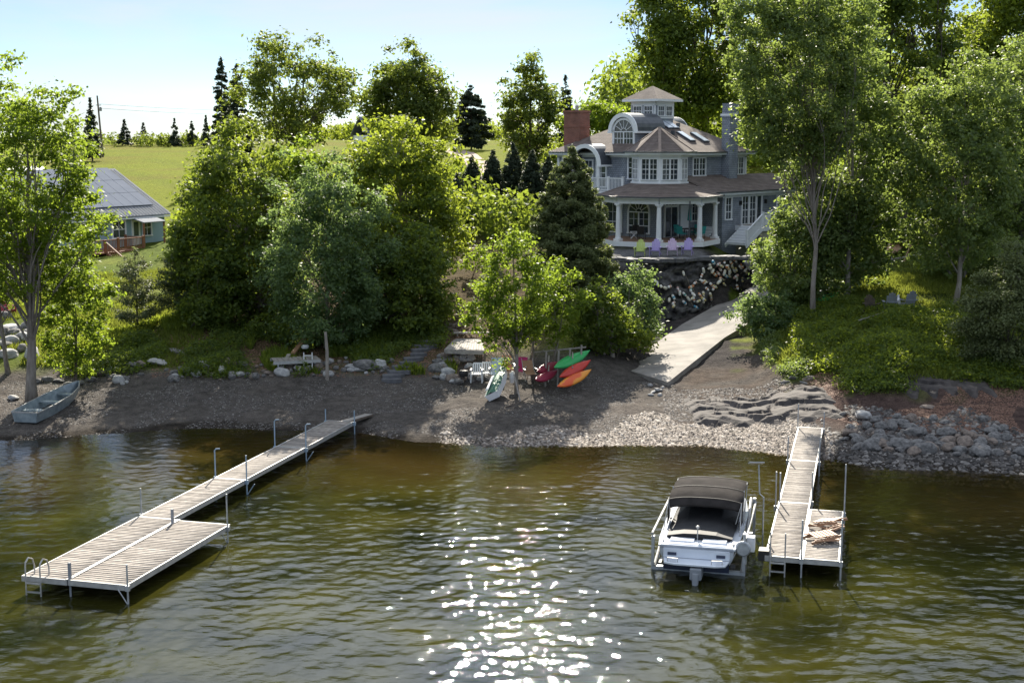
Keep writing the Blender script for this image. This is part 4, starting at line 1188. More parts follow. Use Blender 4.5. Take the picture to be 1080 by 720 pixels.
def conifer(base, h, r, mat, bark, label, name='conifer', nb=None, leaf=.16, group=None, dens=1.0, droop=.25, cat='tree', z0=.06, power=1.0, seed=None, round_=0.0):
    """spire of drooping branches carrying short sprays"""
    global RNG
    if seed is not None: RNG = np.random.default_rng(seed)
    root = empty(name, tuple(base), 0, label, cat, group)
    nb = nb or int(h * 14)
    t = np.sort(RNG.uniform(z0, 1.0, nb)); az = RNG.uniform(0, 6.283, nb)
    env = np.clip((1 - t), 0, 1) ** power * (1 - round_) + round_ * np.sqrt(np.clip(1 - (2 * t - .85) ** 2, .02, 1))
    Lb = r * np.clip(env, .03, 1) * RNG.uniform(.7, 1.12, nb)
    cnt = np.maximum(6, (dens * 2.2 * Lb * 5.5 * (.3 + Lb) / leaf * .5).astype(int))
    idx = np.repeat(np.arange(nb), cnt); n = len(idx)
    s = RNG.uniform(.12, 1, n) ** .7
    wd = (.10 + .22 * Lb[idx]) * (1.05 - s * .7)
    side = RNG.normal(size=n) * wd * .6
    rad = s * Lb[idx]
    x = np.cos(az[idx]) * rad - np.sin(az[idx]) * side; y = np.sin(az[idx]) * rad + np.cos(az[idx]) * side
    z = t[idx] * h + rad * (.18 - droop * s) - np.abs(side) * .25 + RNG.normal(size=n) * .05 * (1 + Lb[idx] * .4)
    P = np.stack([x, y, np.maximum(z, .05)], 1)
    N_ = np.stack([np.cos(az[idx]) * .35, np.sin(az[idx]) * .35, np.full(n, .8)], 1) + RNG.normal(size=(n, 3)) * .5
    N_ /= np.linalg.norm(N_, axis=1, keepdims=True)
    bt = RNG.uniform(0, 1, nb)
    leaves_mesh('crown', P, N_, leaf * RNG.uniform(.6, 1.3, n), np.clip(.5 * bt[idx] + .5 * RNG.uniform(0, 1, n), 0, 1), mat, root, aspect=.38)
    m = MB(); tr = max(.05, h * .014)
    m.tube([(0, 0, -.2), (0, 0, h * .5), (0, 0, h * .97)], [tr, tr * .6, .015], 7)
    for k in range(0, nb, 3):
        if Lb[k] > .25:
            e = np.array([math.cos(az[k]) * Lb[k] * .85, math.sin(az[k]) * Lb[k] * .85, t[k] * h + Lb[k] * .8 * (.18 - droop * .8)])
            m.tube([(0, 0, t[k] * h), tuple(e)], [tr * .3, .006], 4, caps=False)
    m.build('trunk', bark, root)
    return root
def con_px(px, ytop, ybase, d, wpx, kind, label, **kw):
    f = at_d(px, ybase, d); f.z = gz(f.x, f.y); t = at_d(px, ytop, d)
    r = wpx / 2 / FOC * (KD * d * _cp + 5 * _sp)
    return conifer(f, t.z - f.z, r, L_[kind], M['bark_dark'], label, **kw)

# --- distance: trees on the skyline
for k, (px, yt, d, w, lb) in enumerate(((97, 104, 112, 26, 'tallest dark spruce on the meadow skyline, left of the utility pole'),
        (132, 126, 140, 19, 'small dark spruce on the meadow crest, next to the utility pole'),
        (152, 130, 142, 15, 'smallest spruce of the row on the meadow crest'),
        (185, 125, 138, 16, 'pointed spruce on the meadow crest, two trees right of the smallest one'),
        (203, 128, 139, 15, 'rounded little spruce on the crest, right of the pointed one'),
        (218, 122, 136, 14, 'spruce at the right end of the crest row, under the tall airy spruces'))):
    con_px(px, yt, 155, d, w, 'spruce', lb, name='spruce_tree', leaf=.30, seed=100 + k, dens=.9, power=.8)
con_px(236, 60, 170, 86, 36, 'spruce', 'tall narrow spruce left of the airy elm', name='spruce_tree', leaf=.26, seed=110, dens=1.6, power=.6)
con_px(252, 66, 170, 90, 40, 'spruce', 'second tall spruce, close behind the airy elm edge', name='spruce_tree', leaf=.24, seed=111, dens=1.6, power=.6)
con_px(497, 90, 165, 100, 52, 'spruce', 'broad dark blue-green fir above the meadow drive', name='spruce_tree', leaf=.28, seed=112, dens=1.2, power=.6, round_=.3)
con_px(596, 80, 170, 96, 40, 'spruce', 'dark conifer beside the round maple behind the brick chimney', name='spruce_tree', leaf=.28, seed=113, dens=1.0, power=.7)
# distant wood line beyond the crest
def thicket(name, pts, hgt, rad, leafs, mat, label, n_per=900, cat='hedge', kind='thing', seed=1, leaf=.3):
    global RNG
    RNG = np.random.default_rng(seed); Cs, Ns, Ts = [], [], []
    for (x, y) in pts:
        y = y * KD
        z = gz(x, y); h = hgt * RNG.uniform(.7, 1.25); r = rad * RNG.uniform(.8, 1.3)
        d = unit(n_per); P = d * RNG.uniform(.55, 1, (n_per, 1)) * np.array([r, r, h * .55]) + np.array([x, y, z + h * .5])
        P += RNG.normal(size=P.shape) * .12 * r
        Cs.append(P); Ns.append(d + RNG.normal(size=d.shape) * .7); Ts.append(np.full(n_per, RNG.uniform(0, .7)) + RNG.uniform(0, .3, n_per))
    C = np.concatenate(Cs); N_ = np.concatenate(Ns); N_ /= np.linalg.norm(N_, axis=1, keepdims=True)
    keep = C[:, 2] > ground_z(C[:, 0], C[:, 1], False) + .02
    C, N_, T = C[keep], N_[keep], np.concatenate(Ts)[keep]
    return leaves_mesh(name, C, N_, leaf * RNG.uniform(.6, 1.3, len(C)), T, mat, None)
o = thicket('distant_woods', [(col_x(px, 185, 9) + random.uniform(-2, 2), 186 + random.uniform(-6, 10)) for px in range(250, 560, 9)], 4.6, 3.2, 0, L_['mid'], '', n_per=420, leaf=.45, seed=4)
tag(o, kind='stuff')
o = thicket('distant_woods', [(col_x(px, 140 + random.uniform(-3, 3), 11), 140 + random.uniform(-3, 3)) for px in (112, 118, 143, 160, 166, 172, 192, 196, 212, 226, 238, 245)], 2.6, 2.0, 0, L_['far'], '', n_per=260, leaf=.32, seed=41)
tag(o, kind='stuff')
o = thicket('distant_woods', [(col_x(px, 100, 10) + random.uniform(-2, 2), 98 + random.uniform(-10, 10)) for px in range(640, 1500, 14)], 13, 4.6, 0, L_['deep'], '', n_per=1500, leaf=.42, seed=5)
tag(o, kind='stuff')
o = thicket('undergrowth', [(col_x(px, y_, 6), y_) for px, y_ in [(random.uniform(900, 1250), random.uniform(52, 64)) for _ in range(46)]], 5.5, 2.6, 0, L_['deep'], '', n_per=1500, leaf=.24, seed=6)
tag(o, kind='stuff')
o = thicket('undergrowth', [(col_x(px, y_, 6), y_) for px, y_ in [(random.uniform(205, 560), random.uniform(47, 60)) for _ in range(40)]], 3.6, 2.3, 0, L_['deep'], '', n_per=1100, leaf=.22, seed=7)
tag(o, kind='stuff')

tree_px(300, 190, (240, 34, 383, 160), 80, 'far', 'tall airy elm with sky showing through its crown, on the skyline', nclump=190, leaf=.21, bark=M['bark_dark'], trunk_r=.32, trunks=3, clump=.155, dens=.62, name='elm_tree', seed=120, nlimb=30)
tree_px(430, 185, (380, 48, 482, 175), 84, 'far', 'dense rounded maple on the skyline between the airy elm and the dark fir', nclump=170, leaf=.23, bark=M['bark_dark'], trunk_r=.35, clump=.21, dens=.9, name='maple_tree', seed=121)
tree_px(560, 190, (526, 62, 592, 185), 82, 'far', 'narrow round-topped maple left of the brick chimney', nclump=120, leaf=.22, bark=M['bark_dark'], trunk_r=.3, clump=.24, dens=.9, name='maple_tree', seed=122)
tree_px(632, 190, (588, 105, 672, 190), 84, 'bright', 'sunlit low tree behind the brick chimney', nclump=90, leaf=.22, bark=M['bark_dark'], trunk_r=.22, clump=.22, name='tree', seed=123)
tree_px(620, 190, (560, 142, 640, 215), 74, 'mid', 'rounded green tree directly left of the brick chimney', nclump=80, leaf=.2, bark=M['bark_dark'], trunk_r=.2, clump=.24, name='tree', seed=124)
# dark cedars between the meadow and the house
for k, (px, yt, w, d) in enumerate(((498, 165, 34, 52), (520, 158, 34, 53), (541, 150, 36, 54), (561, 158, 34, 52), (578, 165, 34, 54), (483, 182, 30, 50))):
    con_px(px, yt, 265, d, w, 'spruce', ['dark cedar in the hedge row below the meadow drive', 'second dark cedar from the left in the row left of the house', 'tallest dark cedar in the row left of the house', 'dark cedar just behind the pale cedar', 'dark cedar closest to the house wall', 'shortest dark cedar at the left end of the row'][k],
           name='cedar_tree', leaf=.13, seed=130 + k, dens=2.0, power=.6, droop=.1, round_=.35, nb=230)
# big tree behind the house
tree_px(737, 220, (655, -75, 800, 150), 67, 'deep', 'very tall dark maple rising behind the house roof', nclump=330, leaf=.2, bark=M['bark_dark'], trunk_r=.55, clump=.15, dens=.8, name='maple_tree', seed=140, nlimb=34, trunks=2)
tree_px(850, 240, (770, -60, 905, 190), 60, 'deep', 'dark tree filling the gap behind the tall light green ash', nclump=230, leaf=.2, bark=M['bark_dark'], trunk_r=.45, clump=.17, dens=.9, name='tree', seed=141)
tree_px(935, 262, (865, -110, 1020, 235), 50, 'deep', 'massive dark tree between the two light green trees on the right', nclump=330, leaf=.17, bark=M['bark_dark'], trunk_r=.42, clump=.15, dens=.85, name='tree', seed=142, trunks=2, nlimb=30)
tree_px(1050, 255, (985, -60, 1160, 240), 54, 'mid', 'dark backlit tree behind the light green tree at the right edge', nclump=220, leaf=.19, bark=M['bark_dark'], trunk_r=.35, clump=.17, name='tree', seed=143)
# right-hand light green trees near the water
tree_px(857, 345, (758, -80, 925, 200), 36, 'ash', 'tall light green ash tree between the house and the right bank', nclump=560, leaf=.105, bark=M['bark'], trunk_r=.14, clump=.115, dens=.72, name='ash_tree', seed=150, trunks=1, nlimb=44, trunk_h=.85, depth_k=.75)
tree_px(893, 318, (835, 10, 955, 335), 37.5, 'ash', 'slim ash tree with a pale trunk beside the tall one', nclump=330, leaf=.11, bark=M['bark_pale'], trunk_r=.15, clump=.15, dens=.6, name='ash_tree', seed=151, nlimb=22, trunk_h=.8)
tree_px(870, 312, (802, 170, 905, 325), 38, 'ash', 'smaller ash growing close behind the tall one', nclump=110, leaf=.11, bark=M['bark'], trunk_r=.12, clump=.17, dens=.6, name='ash_tree', seed=152)
tree_px(1007, 336, (938, 48, 1088, 300), 36, 'ash', 'light green tree with a straight pale trunk at the right of the lawn', nclump=420, leaf=.105, bark=M['bark_pale'], trunk_r=.14, clump=.125, dens=.72, name='ash_tree', seed=153, nlimb=30, trunk_h=.85)
tree_px(1073, 300, (1015, 15, 1180, 300), 39, 'ash', 'light green tree cut off by the right edge of the view', nclump=400, leaf=.115, bark=M['bark'], trunk_r=.17, clump=.14, dens=.65, name='ash_tree', seed=154, nlimb=26)
tree_px(828, 330, (794, 238, 868, 350), 39.5, 'silver', 'rounded pale green shrub at the top of the boat ramp', nclump=130, leaf=.10, bark=M['bark'], trunk_r=.07, clump=.19, dens=.9, name='shrub', cat='shrub', seed=155, trunks=3, depth_k=.8)
tree_px(832, 336, (795, 212, 885, 335), 37.6, 'ash', 'leafy light green sapling clump between the ramp shrub and the tall ash', nclump=150, leaf=.1, bark=M['bark'], trunk_r=.08, clump=.17, dens=.9, name='ash_tree', seed=166, trunks=2)
tree_px(808, 350, (772, 304, 850, 370), 36.6, 'silver', 'low pale shrub spilling over the edge of the boat ramp', nclump=120, leaf=.09, bark=M['bark'], trunk_r=.04, clump=.2, name='shrub', cat='shrub', seed=156, trunks=2)
tree_px(1062, 405, (1010, 255, 1120, 415), 31, 'cedar', 'dark bushy cedar on the bank at the right edge', nclump=240, leaf=.06, bark=M['bark_dark'], trunk_r=.1, clump=.16, dens=1.0, name='cedar_tree', seed=157, top_taper=.5)
tree_px(1040, 385, (1005, 330, 1060, 395), 32, 'deep', 'small dark bush in front of the cedar on the right bank', nclump=45, leaf=.08, bark=M['bark_dark'], trunk_r=.04, clump=.26, name='shrub', cat='shrub', seed=158)
tree_px(985, 300, (955, 262, 1020, 318), 40.5, 'mid', 'round bush below the hanging branches on the right lawn', nclump=50, leaf=.1, bark=M['bark_dark'], trunk_r=.04, clump=.25, name='shrub', cat='shrub', seed=159)
# centre
conifer(Vector((col_x(602, 38.5), 77, gz(col_x(602, 38.5), 77))), at_d(604, 155, 38.5).z - gz(col_x(602, 38.5), 77), 2.9, L_['cedar'], M['bark'], 'tall dull green cedar covering the left side of the round porch', name='cedar_tree', leaf=.10, seed=160, dens=2.2, droop=.05, power=.8, round_=.35, nb=300)
tree_px(545, 420, (490, 240, 592, 378), 31.5, 'bright', 'bright yellow-green young maple with a thin trunk on the gravel beach', nclump=210, leaf=.085, bark=M['bark'], trunk_r=.10, clump=.15, dens=.72, name='maple_tree', seed=161, nlimb=26, trunk_h=.85, top_taper=.25, dd=.4)
tree_px(571, 398, (552, 268, 618, 366), 33.2, 'bright', 'second bright maple behind the kayaks', nclump=110, leaf=.085, bark=M['bark'], trunk_r=.07, clump=.18, dens=.75, name='maple_tree', seed=162, trunks=2)
tree_px(640, 392, (596, 290, 668, 388), 34.5, 'deep', 'dark leafy tree above the kayak rack', nclump=120, leaf=.1, bark=M['bark_pale'], trunk_r=.12, clump=.2, dens=1.0, name='tree', seed=163, trunks=2)
tree_px(668, 365, (632, 275, 700, 388), 36.3, 'silver', 'rounded grey-green bush lit from behind, left of the boat ramp', nclump=120, leaf=.09, bark=M['bark'], trunk_r=.06, clump=.2, dens=1.1, name='shrub', cat='shrub', seed=164, trunks=2)
tree_px(650, 392, (622, 335, 692, 402), 34.8, 'mid', 'low green bush between the kayaks and the boat ramp', nclump=60, leaf=.09, bark=M['bark_dark'], trunk_r=.04, clump=.24, name='shrub', cat='shrub', seed=165)
# left group
tree_px(265, 375, (182, 122, 325, 406), 37, 'deep', 'big dark green tree standing on the bank left of centre', nclump=330, leaf=.125, bark=M['bark'], trunk_r=.25, clump=.145, dens=.95, name='tree', seed=170, nlimb=34, trunks=2)
tree_px(235, 360, (190, 140, 300, 300), 40, 'mid', 'sunlit tree behind the big dark green one', nclump=160, leaf=.13, bark=M['bark'], trunk_r=.2, clump=.17, name='tree', seed=171)
tree_px(345, 392, (268, 165, 412, 400), 34.5, 'silver', 'blue-green tree with small pale leaves in the middle of the left group', nclump=330, leaf=.09, bark=M['bark_pale'], trunk_r=.16, clump=.14, dens=.85, name='tree', seed=172, nlimb=30)
tree_px(436, 368, (345, 112, 495, 345), 38.5, 'mid', 'large yellow-green maple behind the blue-green tree', nclump=340, leaf=.13, bark=M['bark_pale'], trunk_r=.28, clump=.145, dens=.85, name='maple_tree', seed=173, nlimb=36)
tree_px(405, 378, (355, 225, 492, 396), 36, 'deep', 'dark green tree hanging over the stone row right of the pale trunk', nclump=220, leaf=.115, bark=M['bark_dark'], trunk_r=.18, clump=.17, dens=1.05, name='tree', seed=174)
tree_px(200, 380, (188, 265, 275, 400), 36, 'deep', 'low spreading tree at the left foot of the dark green tree', nclump=110, leaf=.105, bark=M['bark_dark'], trunk_r=.09, clump=.2, name='tree', seed=175)
tree_px(330, 300, (255, 150, 370, 260), 47, 'bright', 'bright green tree top catching the sun behind the left group', nclump=120, leaf=.15, bark=M['bark_dark'], trunk_r=.2, clump=.2, name='tree', seed=176)
tree_px(497, 305, (478, 260, 530, 330), 41, 'bright', 'young light green bush beside the patch of lawn in the centre', nclump=40, leaf=.10, bark=M['bark_dark'], trunk_r=.04, clump=.26, name='shrub', cat='shrub', seed=177)
# left edge
tree_px(33, 414, (-75, 62, 116, 325), 30.5, 'bright', 'large spreading maple leaning over the beach at the left edge', nclump=440, leaf=.095, bark=M['bark'], trunk_r=.25, clump=.115, dens=.62, name='maple_tree', seed=180, nlimb=40, lean=(.4, 0), depth_k=.8, trunk_h=.7)
tree_px(8, 372, (-70, 165, 62, 335), 32.5, 'bright', 'second maple behind the leaning one, cut off by the left edge', nclump=150, leaf=.095, bark=M['bark'], trunk_r=.12, clump=.16, dens=.75, name='maple_tree', seed=195)
tree_px(78, 392, (38, 268, 118, 396), 31.5, 'bright', 'leafy green bush at the foot of the leaning maple', nclump=110, leaf=.085, bark=M['bark_dark'], trunk_r=.05, clump=.2, dens=.9, name='shrub', cat='shrub', seed=181, trunks=2)
for k, (px, yb, yt, d, w, lb) in enumerate(((146, 365, 262, 36, 62, 'wispy young pine on the left lawn in front of the blue house'), (190, 358, 262, 37, 62, 'second wispy young pine, with a bare dark stem'))):
    con_px(px, yt, yb, d, w, 'pine', lb, name='pine_tree', leaf=.08, seed=182 + k, dens=.75, power=.55, droop=-.1, nb=115, round_=.35, z0=.12)

tree_px(300, 392, (235, 330, 375, 398), 35.2, 'deep', 'low dark foliage hanging over the stored dock sections', nclump=90, leaf=.09, bark=M['bark_dark'], trunk_r=.05, clump=.2, dens=1.0, name='shrub', cat='shrub', seed=190, trunks=2)
tree_px(445, 380, (400, 325, 482, 382), 36.5, 'deep', 'low dark foliage above the rough stone steps', nclump=60, leaf=.09, bark=M['bark_dark'], trunk_r=.05, clump=.22, dens=1.0, name='shrub', cat='shrub', seed=191)
tree_px(895, 316, (855, 175, 940, 316), 38.2, 'ash', 'low leafy ash growth filling the gap behind the slim pale trunk', nclump=170, leaf=.105, bark=M['bark'], trunk_r=.08, clump=.16, dens=.8, name='ash_tree', seed=193, trunks=2)
tree_px(1012, 312, (960, 225, 1062, 312), 39.5, 'ash', 'leafy green growth behind the straight pale trunk of the right lawn', nclump=130, leaf=.105, bark=M['bark'], trunk_r=.08, clump=.17, dens=.8, name='ash_tree', seed=194, trunks=2)
tree_px(925, 275, (880, 215, 985, 275), 44.5, 'deep', 'dark undergrowth bush behind the racked red kayak', nclump=80, leaf=.12, bark=M['bark_dark'], trunk_r=.05, clump=.2, dens=1.0, name='shrub', cat='shrub', seed=192)
# --- grass and ground plants
def blades(name, pts, hgt, mat, w=.035, seed=1):
    r = np.random.default_rng(seed); P = np.array(pts); n = len(P)
    z = ground_z(P[:, 0], P[:, 1]); B = np.stack([P[:, 0], P[:, 1], z - .02], 1)
    h = hgt * r.uniform(.4, 1.3, n); a = r.uniform(0, 6.28, n)
    s = np.stack([np.cos(a), np.sin(a), np.zeros(n)], 1) * w; l = r.normal(size=(n, 3)) * .35; l[:, 2] = 1
    V = np.empty((n, 3, 3)); V[:, 0] = B - s; V[:, 1] = B + s; V[:, 2] = B + l * h[:, None]
    return np_mesh(name, V.reshape(-1, 3), np.arange(3 * n).reshape(n, 3), mat, None, {'tint': r.uniform(0, 1, n)})
def scatter(x0, x1, y0, y1, n, test, seed=1):
    n = int(n * 1.5); r = np.random.default_rng(seed); X = r.uniform(x0, x1, n * 3); Y = r.uniform(y0 * KD, y1 * KD, n * 3); Z = ground_z(X, Y)
    px = 540 + FOC * X / (Y * _cp + (H - Z) * _sp)
    k = test(px, X, Y / KD, Z) ; return np.stack([X[k], Y[k]], 1)[:n]
w_ = lambda X, Y: wobble(X, Y, .7, 77)
def weeds(pts, hgt, mat, leaf, seed):
    global RNG
    RNG = np.random.default_rng(seed); P = np.array(pts); n = len(P); per = 7
    z = ground_z(P[:, 0], P[:, 1]); hh = hgt * (.5 + .5 * np.clip(wobble(P[:, 0], P[:, 1], .6, seed) + .6, 0, 1.6))
    C = np.repeat(np.stack([P[:, 0], P[:, 1], z], 1), per, 0) + RNG.normal(size=(n * per, 3)) * np.array([.16, .16, 0])
    C[:, 2] += np.repeat(hh, per) * RNG.uniform(.05, 1, n * per)
    N_ = RNG.normal(size=C.shape) * .7 + np.array([0, -.2, .8]); N_ /= np.linalg.norm(N_, axis=1, keepdims=True)
    return tag(leaves_mesh('undergrowth', C, N_, leaf * RNG.uniform(.6, 1.3, len(C)), RNG.uniform(0, 1, len(C)), mat, None, .5), kind='stuff')
q_ = lambda X, Y, s=55: wobble(X, Y, 1.1, s)
weeds(scatter(10.5, 27, 30.0, 36.5, 5200, lambda px, X, Y, Z: (px > 838) & (px < 1090) & (Z > 1.5) & (Z < 3.6) & (q_(X, Y) > -.35), 31), .75, L_['mid'], .085, 31)
weeds(scatter(10.5, 27, 29.6, 34, 2600, lambda px, X, Y, Z: (px > 880) & (px < 1090) & (Z > 1.25) & (Z < 2.6) & (q_(X, Y, 56) > .1), 32), .6, L_['deep'], .08, 32)
weeds(scatter(9.5, 17, 30.5, 36, 1500, lambda px, X, Y, Z: (px > 775) & (px < 850) & (Z > 1.3) & (q_(X, Y, 57) > .15), 33), .45, L_['ash'], .075, 33)
weeds(scatter(-24, -2, 32.4, 36, 2800, lambda px, X, Y, Z: (px > 70) & (px < 470) & (Z > 1.0) & (q_(X, Y, 58) > .1), 34), .5, L_['deep'], .08, 34)
p_ = scatter(8.5, 26, 29.5, 40, 26000, lambda px, X, Y, Z: (px > 800) & (px < 1090) & (Z > 1.75 + (px < 900) * -.3) & (w_(X, Y) > -.35 - (Y < 36) * .3), 1)
tag(blades('grass', p_, .22, L_['grass'], .04, 1), kind='stuff')
p_ = scatter(9, 25, 30, 37, 9000, lambda px, X, Y, Z: (px > 800) & (px < 1010) & (Z > 1.6) & (w_(X, Y) > .2), 2)
tag(blades('grass', p_, .38, L_['grass'], .06, 2), kind='stuff')
p_ = scatter(-30, -10, 33, 46, 20000, lambda px, X, Y, Z: (px < 215) & (Z > 1.3) & (w_(X, Y) > -.4), 3)
tag(blades('grass', p_, .28, L_['grass'], .045, 3), kind='stuff')
p_ = scatter(-24, 0, 32.6, 37, 16000, lambda px, X, Y, Z: (px > 60) & (px < 480) & (Z > 1.1) & (w_(X * 1.3, Y) > .35), 4)
o = blades('undergrowth', p_, .38, L_['mid'], .07, 4); tag(o, kind='stuff')
p_ = scatter(15, 30, 36, 50, 12000, lambda px, X, Y, Z: (px > 880) & (Z > 3.5), 6)
tag(blades('grass', p_, .12, L_['grass'], .04, 6), kind='stuff')
# ================================================================ stones
def rock_mesh(seed, squash=.7, sub=3):
    import bmesh
    bm = bmesh.new(); bmesh.ops.create_icosphere(bm, subdivisions=sub, radius=1.0)
    off = Vector((seed * 3.7, seed * 1.3, 0))
    rr = random.Random(seed); planes = [(Vector((rr.gauss(0, 1), rr.gauss(0, 1), rr.gauss(0, 1))).normalized(), rr.uniform(.62, .9)) for _ in range(9)]
    for v in bm.verts:
        p = v.co.copy()
        for nrm, dd in planes:
            e = p.dot(nrm) - dd
            if e > 0: p -= nrm * e * .85
        p += v.co * (.16 * mnoise.noise(v.co * 1.3 + off) + .05 * mnoise.noise(v.co * 4 + off))
        v.co = Vector((p.x, p.y * .85, p.z * squash))
    me = bpy.data.meshes.new('boulder'); bm.to_mesh(me); bm.free()
    return me
RM = {}
for mk in ('rock', 'rock_warm', 'rock_pale'):
    for k in range(4):
        me = rock_mesh(k + 1, .62 + .1 * (k % 3)); me.materials.append(M[mk]); RM[(mk, k)] = me
rr_ = random.Random(9)
def rock(p, s, mk, label, group, name='boulder', flat=1.0):
    o = bpy.data.objects.new(name, RM[(mk, rr_.randrange(4))]); COL.objects.link(o)
    o.location = (p[0], p[1], p[2] + s * (.22 if flat > .6 else -.06)); o.scale = (s * rr_.uniform(.85, 1.25), s * rr_.uniform(.8, 1.1), s * rr_.uniform(.75, 1.0) * flat)
    o.rotation_euler = (rr_.uniform(-.25, .25), rr_.uniform(-.25, .25), rr_.uniform(0, 6.28))
    return tag(o, label, 'boulder', group)
def rk(px, py, spx, mk, label, group, flat=1.0):
    if group:
        ad = ('large ' if spx > 14.5 else 'small ' if spx < 9.5 else 'mid-sized ') + {'rock': 'grey ', 'rock_warm': 'brownish ', 'rock_pale': 'pale '}[mk]
        label = ad + label; group = ad + group
    p = on_ground(px, py); s = spx / 2 / FOC * p.y * 1.03
    return rock(p, s, mk, label, group, flat=flat)
# single boulders that stand out
for px, py, s, mk, lb in ((441, 302, 0, 0, ''),):
    pass
for px, py, s, mk, lb in ((166, 384, 20, 'rock_pale', 'whitish boulder set in the stone row below the young pines'),
        (10, 352, 30, 'rock_pale', 'big whitish boulder beside the trunk of the leaning maple'), (2, 366, 24, 'rock', 'dark boulder under the big whitish one at the left edge'),
        (14, 421, 14, 'rock_pale', 'pale stone on the beach left of the leaning trunk'), (911, 441, 26, 'rock_pale', 'large smooth pale boulder on the rubble shore right of the dock'),
        (190, 371, 24, 'rock', 'flat grey slab lying above the stone row'), 
        (940, 385, 40, 'rock', 'flat grey ledge stone below the tall grass'), (978, 428, 22, 'rock_warm', 'pale flat stone lying in the leaf litter on the right bank'),
        (387, 388, 30, 'rock', 'large rounded grey boulder in the stone row by the pale trunk'), (371, 391, 12, 'rock_pale', 'white stone in front of the rounded grey boulder')):
    rk(px, py, s, mk, lb, None, .35 if 'ledge' in lb or 'flat' in lb else .8)
# stone row at the head of the left beach
for k in range(120):
    px = 106 + k * 2.55 + rr_.uniform(-2, 2)
    if 150 < px < 175: continue
    yb = np.interp(px, [100, 200, 300, 400], [402, 396, 394, 388])
    rk(px, yb + rr_.uniform(-13, 6), 5 + 12 * rr_.random() ** 1.6, rr_.choice(['rock', 'rock', 'rock_warm', 'rock_pale']), 'rounded fieldstone in the long stone row at the head of the left beach', 'fieldstones in the long stone row at the head of the left beach')
for k in range(14):
    rk(rr_.uniform(0, 34), rr_.uniform(335, 388), rr_.uniform(14, 26), rr_.choice(['rock', 'rock_pale', 'rock']), 'boulder in the retaining heap behind the leaning maple', 'boulders in the heap behind the leaning maple')
for k in range(6):
    rk(40 + k * 11, 404 + rr_.uniform(-4, 4), rr_.uniform(9, 14), 'rock', 'stone at the foot of the leafy bush above the rowing boat', 'stones between the leaning maple and the rowing boat')
# stone crib under the wooden platform
for k in range(46):
    px = rr_.uniform(458, 512); py = rr_.uniform(372, 404)
    if py < 380 and px < 464: continue
    rk(px, py, rr_.uniform(9, 16), rr_.choice(['rock', 'rock', 'rock_warm', 'rock_pale']), 'rounded stone in the heap below the small wooden platform', 'stones heaped below the small wooden platform')
for k in range(12):
    rk(466 + k * 2 + rr_.uniform(-6, 4), 347 + rr_.uniform(-5, 3), rr_.uniform(6, 9), 'rock_warm', 'stone of the rough edging behind the small wooden platform', 'edging stones behind the small wooden platform')
# flat stone steps climbing left of the crib
for k in range(10):
    q = on_ground(410 + k * 5 + rr_.uniform(-3, 3), 402 - k * 4.5)
    m = MB(); w = rr_.uniform(.45, .75); pts = [(w * math.cos(a) * rr_.uniform(.8, 1.1), w * .5 * math.sin(a) * rr_.uniform(.8, 1.1)) for a in [j * math.pi / 3.5 for j in range(7)]]
    m.prism(pts, -.1, .1); o = m.build('stone_step', M['slate'], loc=(q.x, q.y, q.z + .04), bevel=.02); o.rotation_euler = (0, 0, rr_.uniform(-.3, .3))
    tag(o, 'flat dark stone of the rough steps left of the stone heap', 'step', 'flat stone steps left of the stone heap')
# rubble shore on the right
for k in range(84):
    px = rr_.uniform(880, 1085); t = rr_.random(); py = np.interp(px, [880, 1085], [474, 484]) - t * 42 * rr_.uniform(.6, 1)
    rk(px, py, rr_.uniform(8, 24) * (1.1 - .4 * t), rr_.choice(['rock', 'rock', 'rock_warm', 'rock']), 'angular stone on the rubble shore right of the dock', 'angular stones of the rubble shore right of the dock', .95)
for k in range(26):
    rk(rr_.uniform(805, 905), rr_.uniform(362, 412), rr_.uniform(6, 16), rr_.choice(['rock', 'rock_warm']), 'flat stone half sunk in the grassy slope right of the ramp', 'stones in the grassy slope right of the ramp', .5)
for k in range(8):
    rk(rr_.uniform(684, 700), rr_.uniform(405, 418), rr_.uniform(5, 8), 'rock_pale', 'stone by the lower corner of the ramp', 'stones by the lower corner of the ramp', .7)
# pebbles nobody could count
def pebbles(name, pts, smin, smax, mat, seed, sink=.3):
    r = np.random.default_rng(seed); P = np.array(pts); n = len(P); z = ground_z(P[:, 0], P[:, 1])
    base = np.array([(1, 0, 0), (.4, .9, 0), (-.6, .75, 0), (-1, -.1, 0), (-.35, -.85, 0), (.65, -.7, 0), (.45, .1, .55), (-.4, .1, .5)])
    F0 = np.array([(0, 1, 6), (1, 2, 6), (2, 7, 6), (2, 3, 7), (3, 4, 7), (4, 5, 7), (5, 6, 7), (5, 0, 6)])
    s = (smin + (smax - smin) * r.uniform(0, 1, n) ** 3)[:, None, None]; a = r.uniform(0, 6.28, n); ca_, sa_ = np.cos(a), np.sin(a)
    B = base[None] * r.uniform(.7, 1.3, (n, 8, 1)) * s
    X = B[..., 0] * ca_[:, None] - B[..., 1] * sa_[:, None] * .8; Y = B[..., 0] * sa_[:, None] + B[..., 1] * ca_[:, None] * .8
    V = np.stack([X + P[:, :1], Y + P[:, 1:2], B[..., 2] + z[:, None] - sink * .02], -1)
    F = (np.arange(n)[:, None, None] * 8 + F0[None]).reshape(-1, 3)
    return np_mesh(name, V.reshape(-1, 3), F, mat, None, {'tint': np.repeat(r.uniform(0, 1, n), 8)})
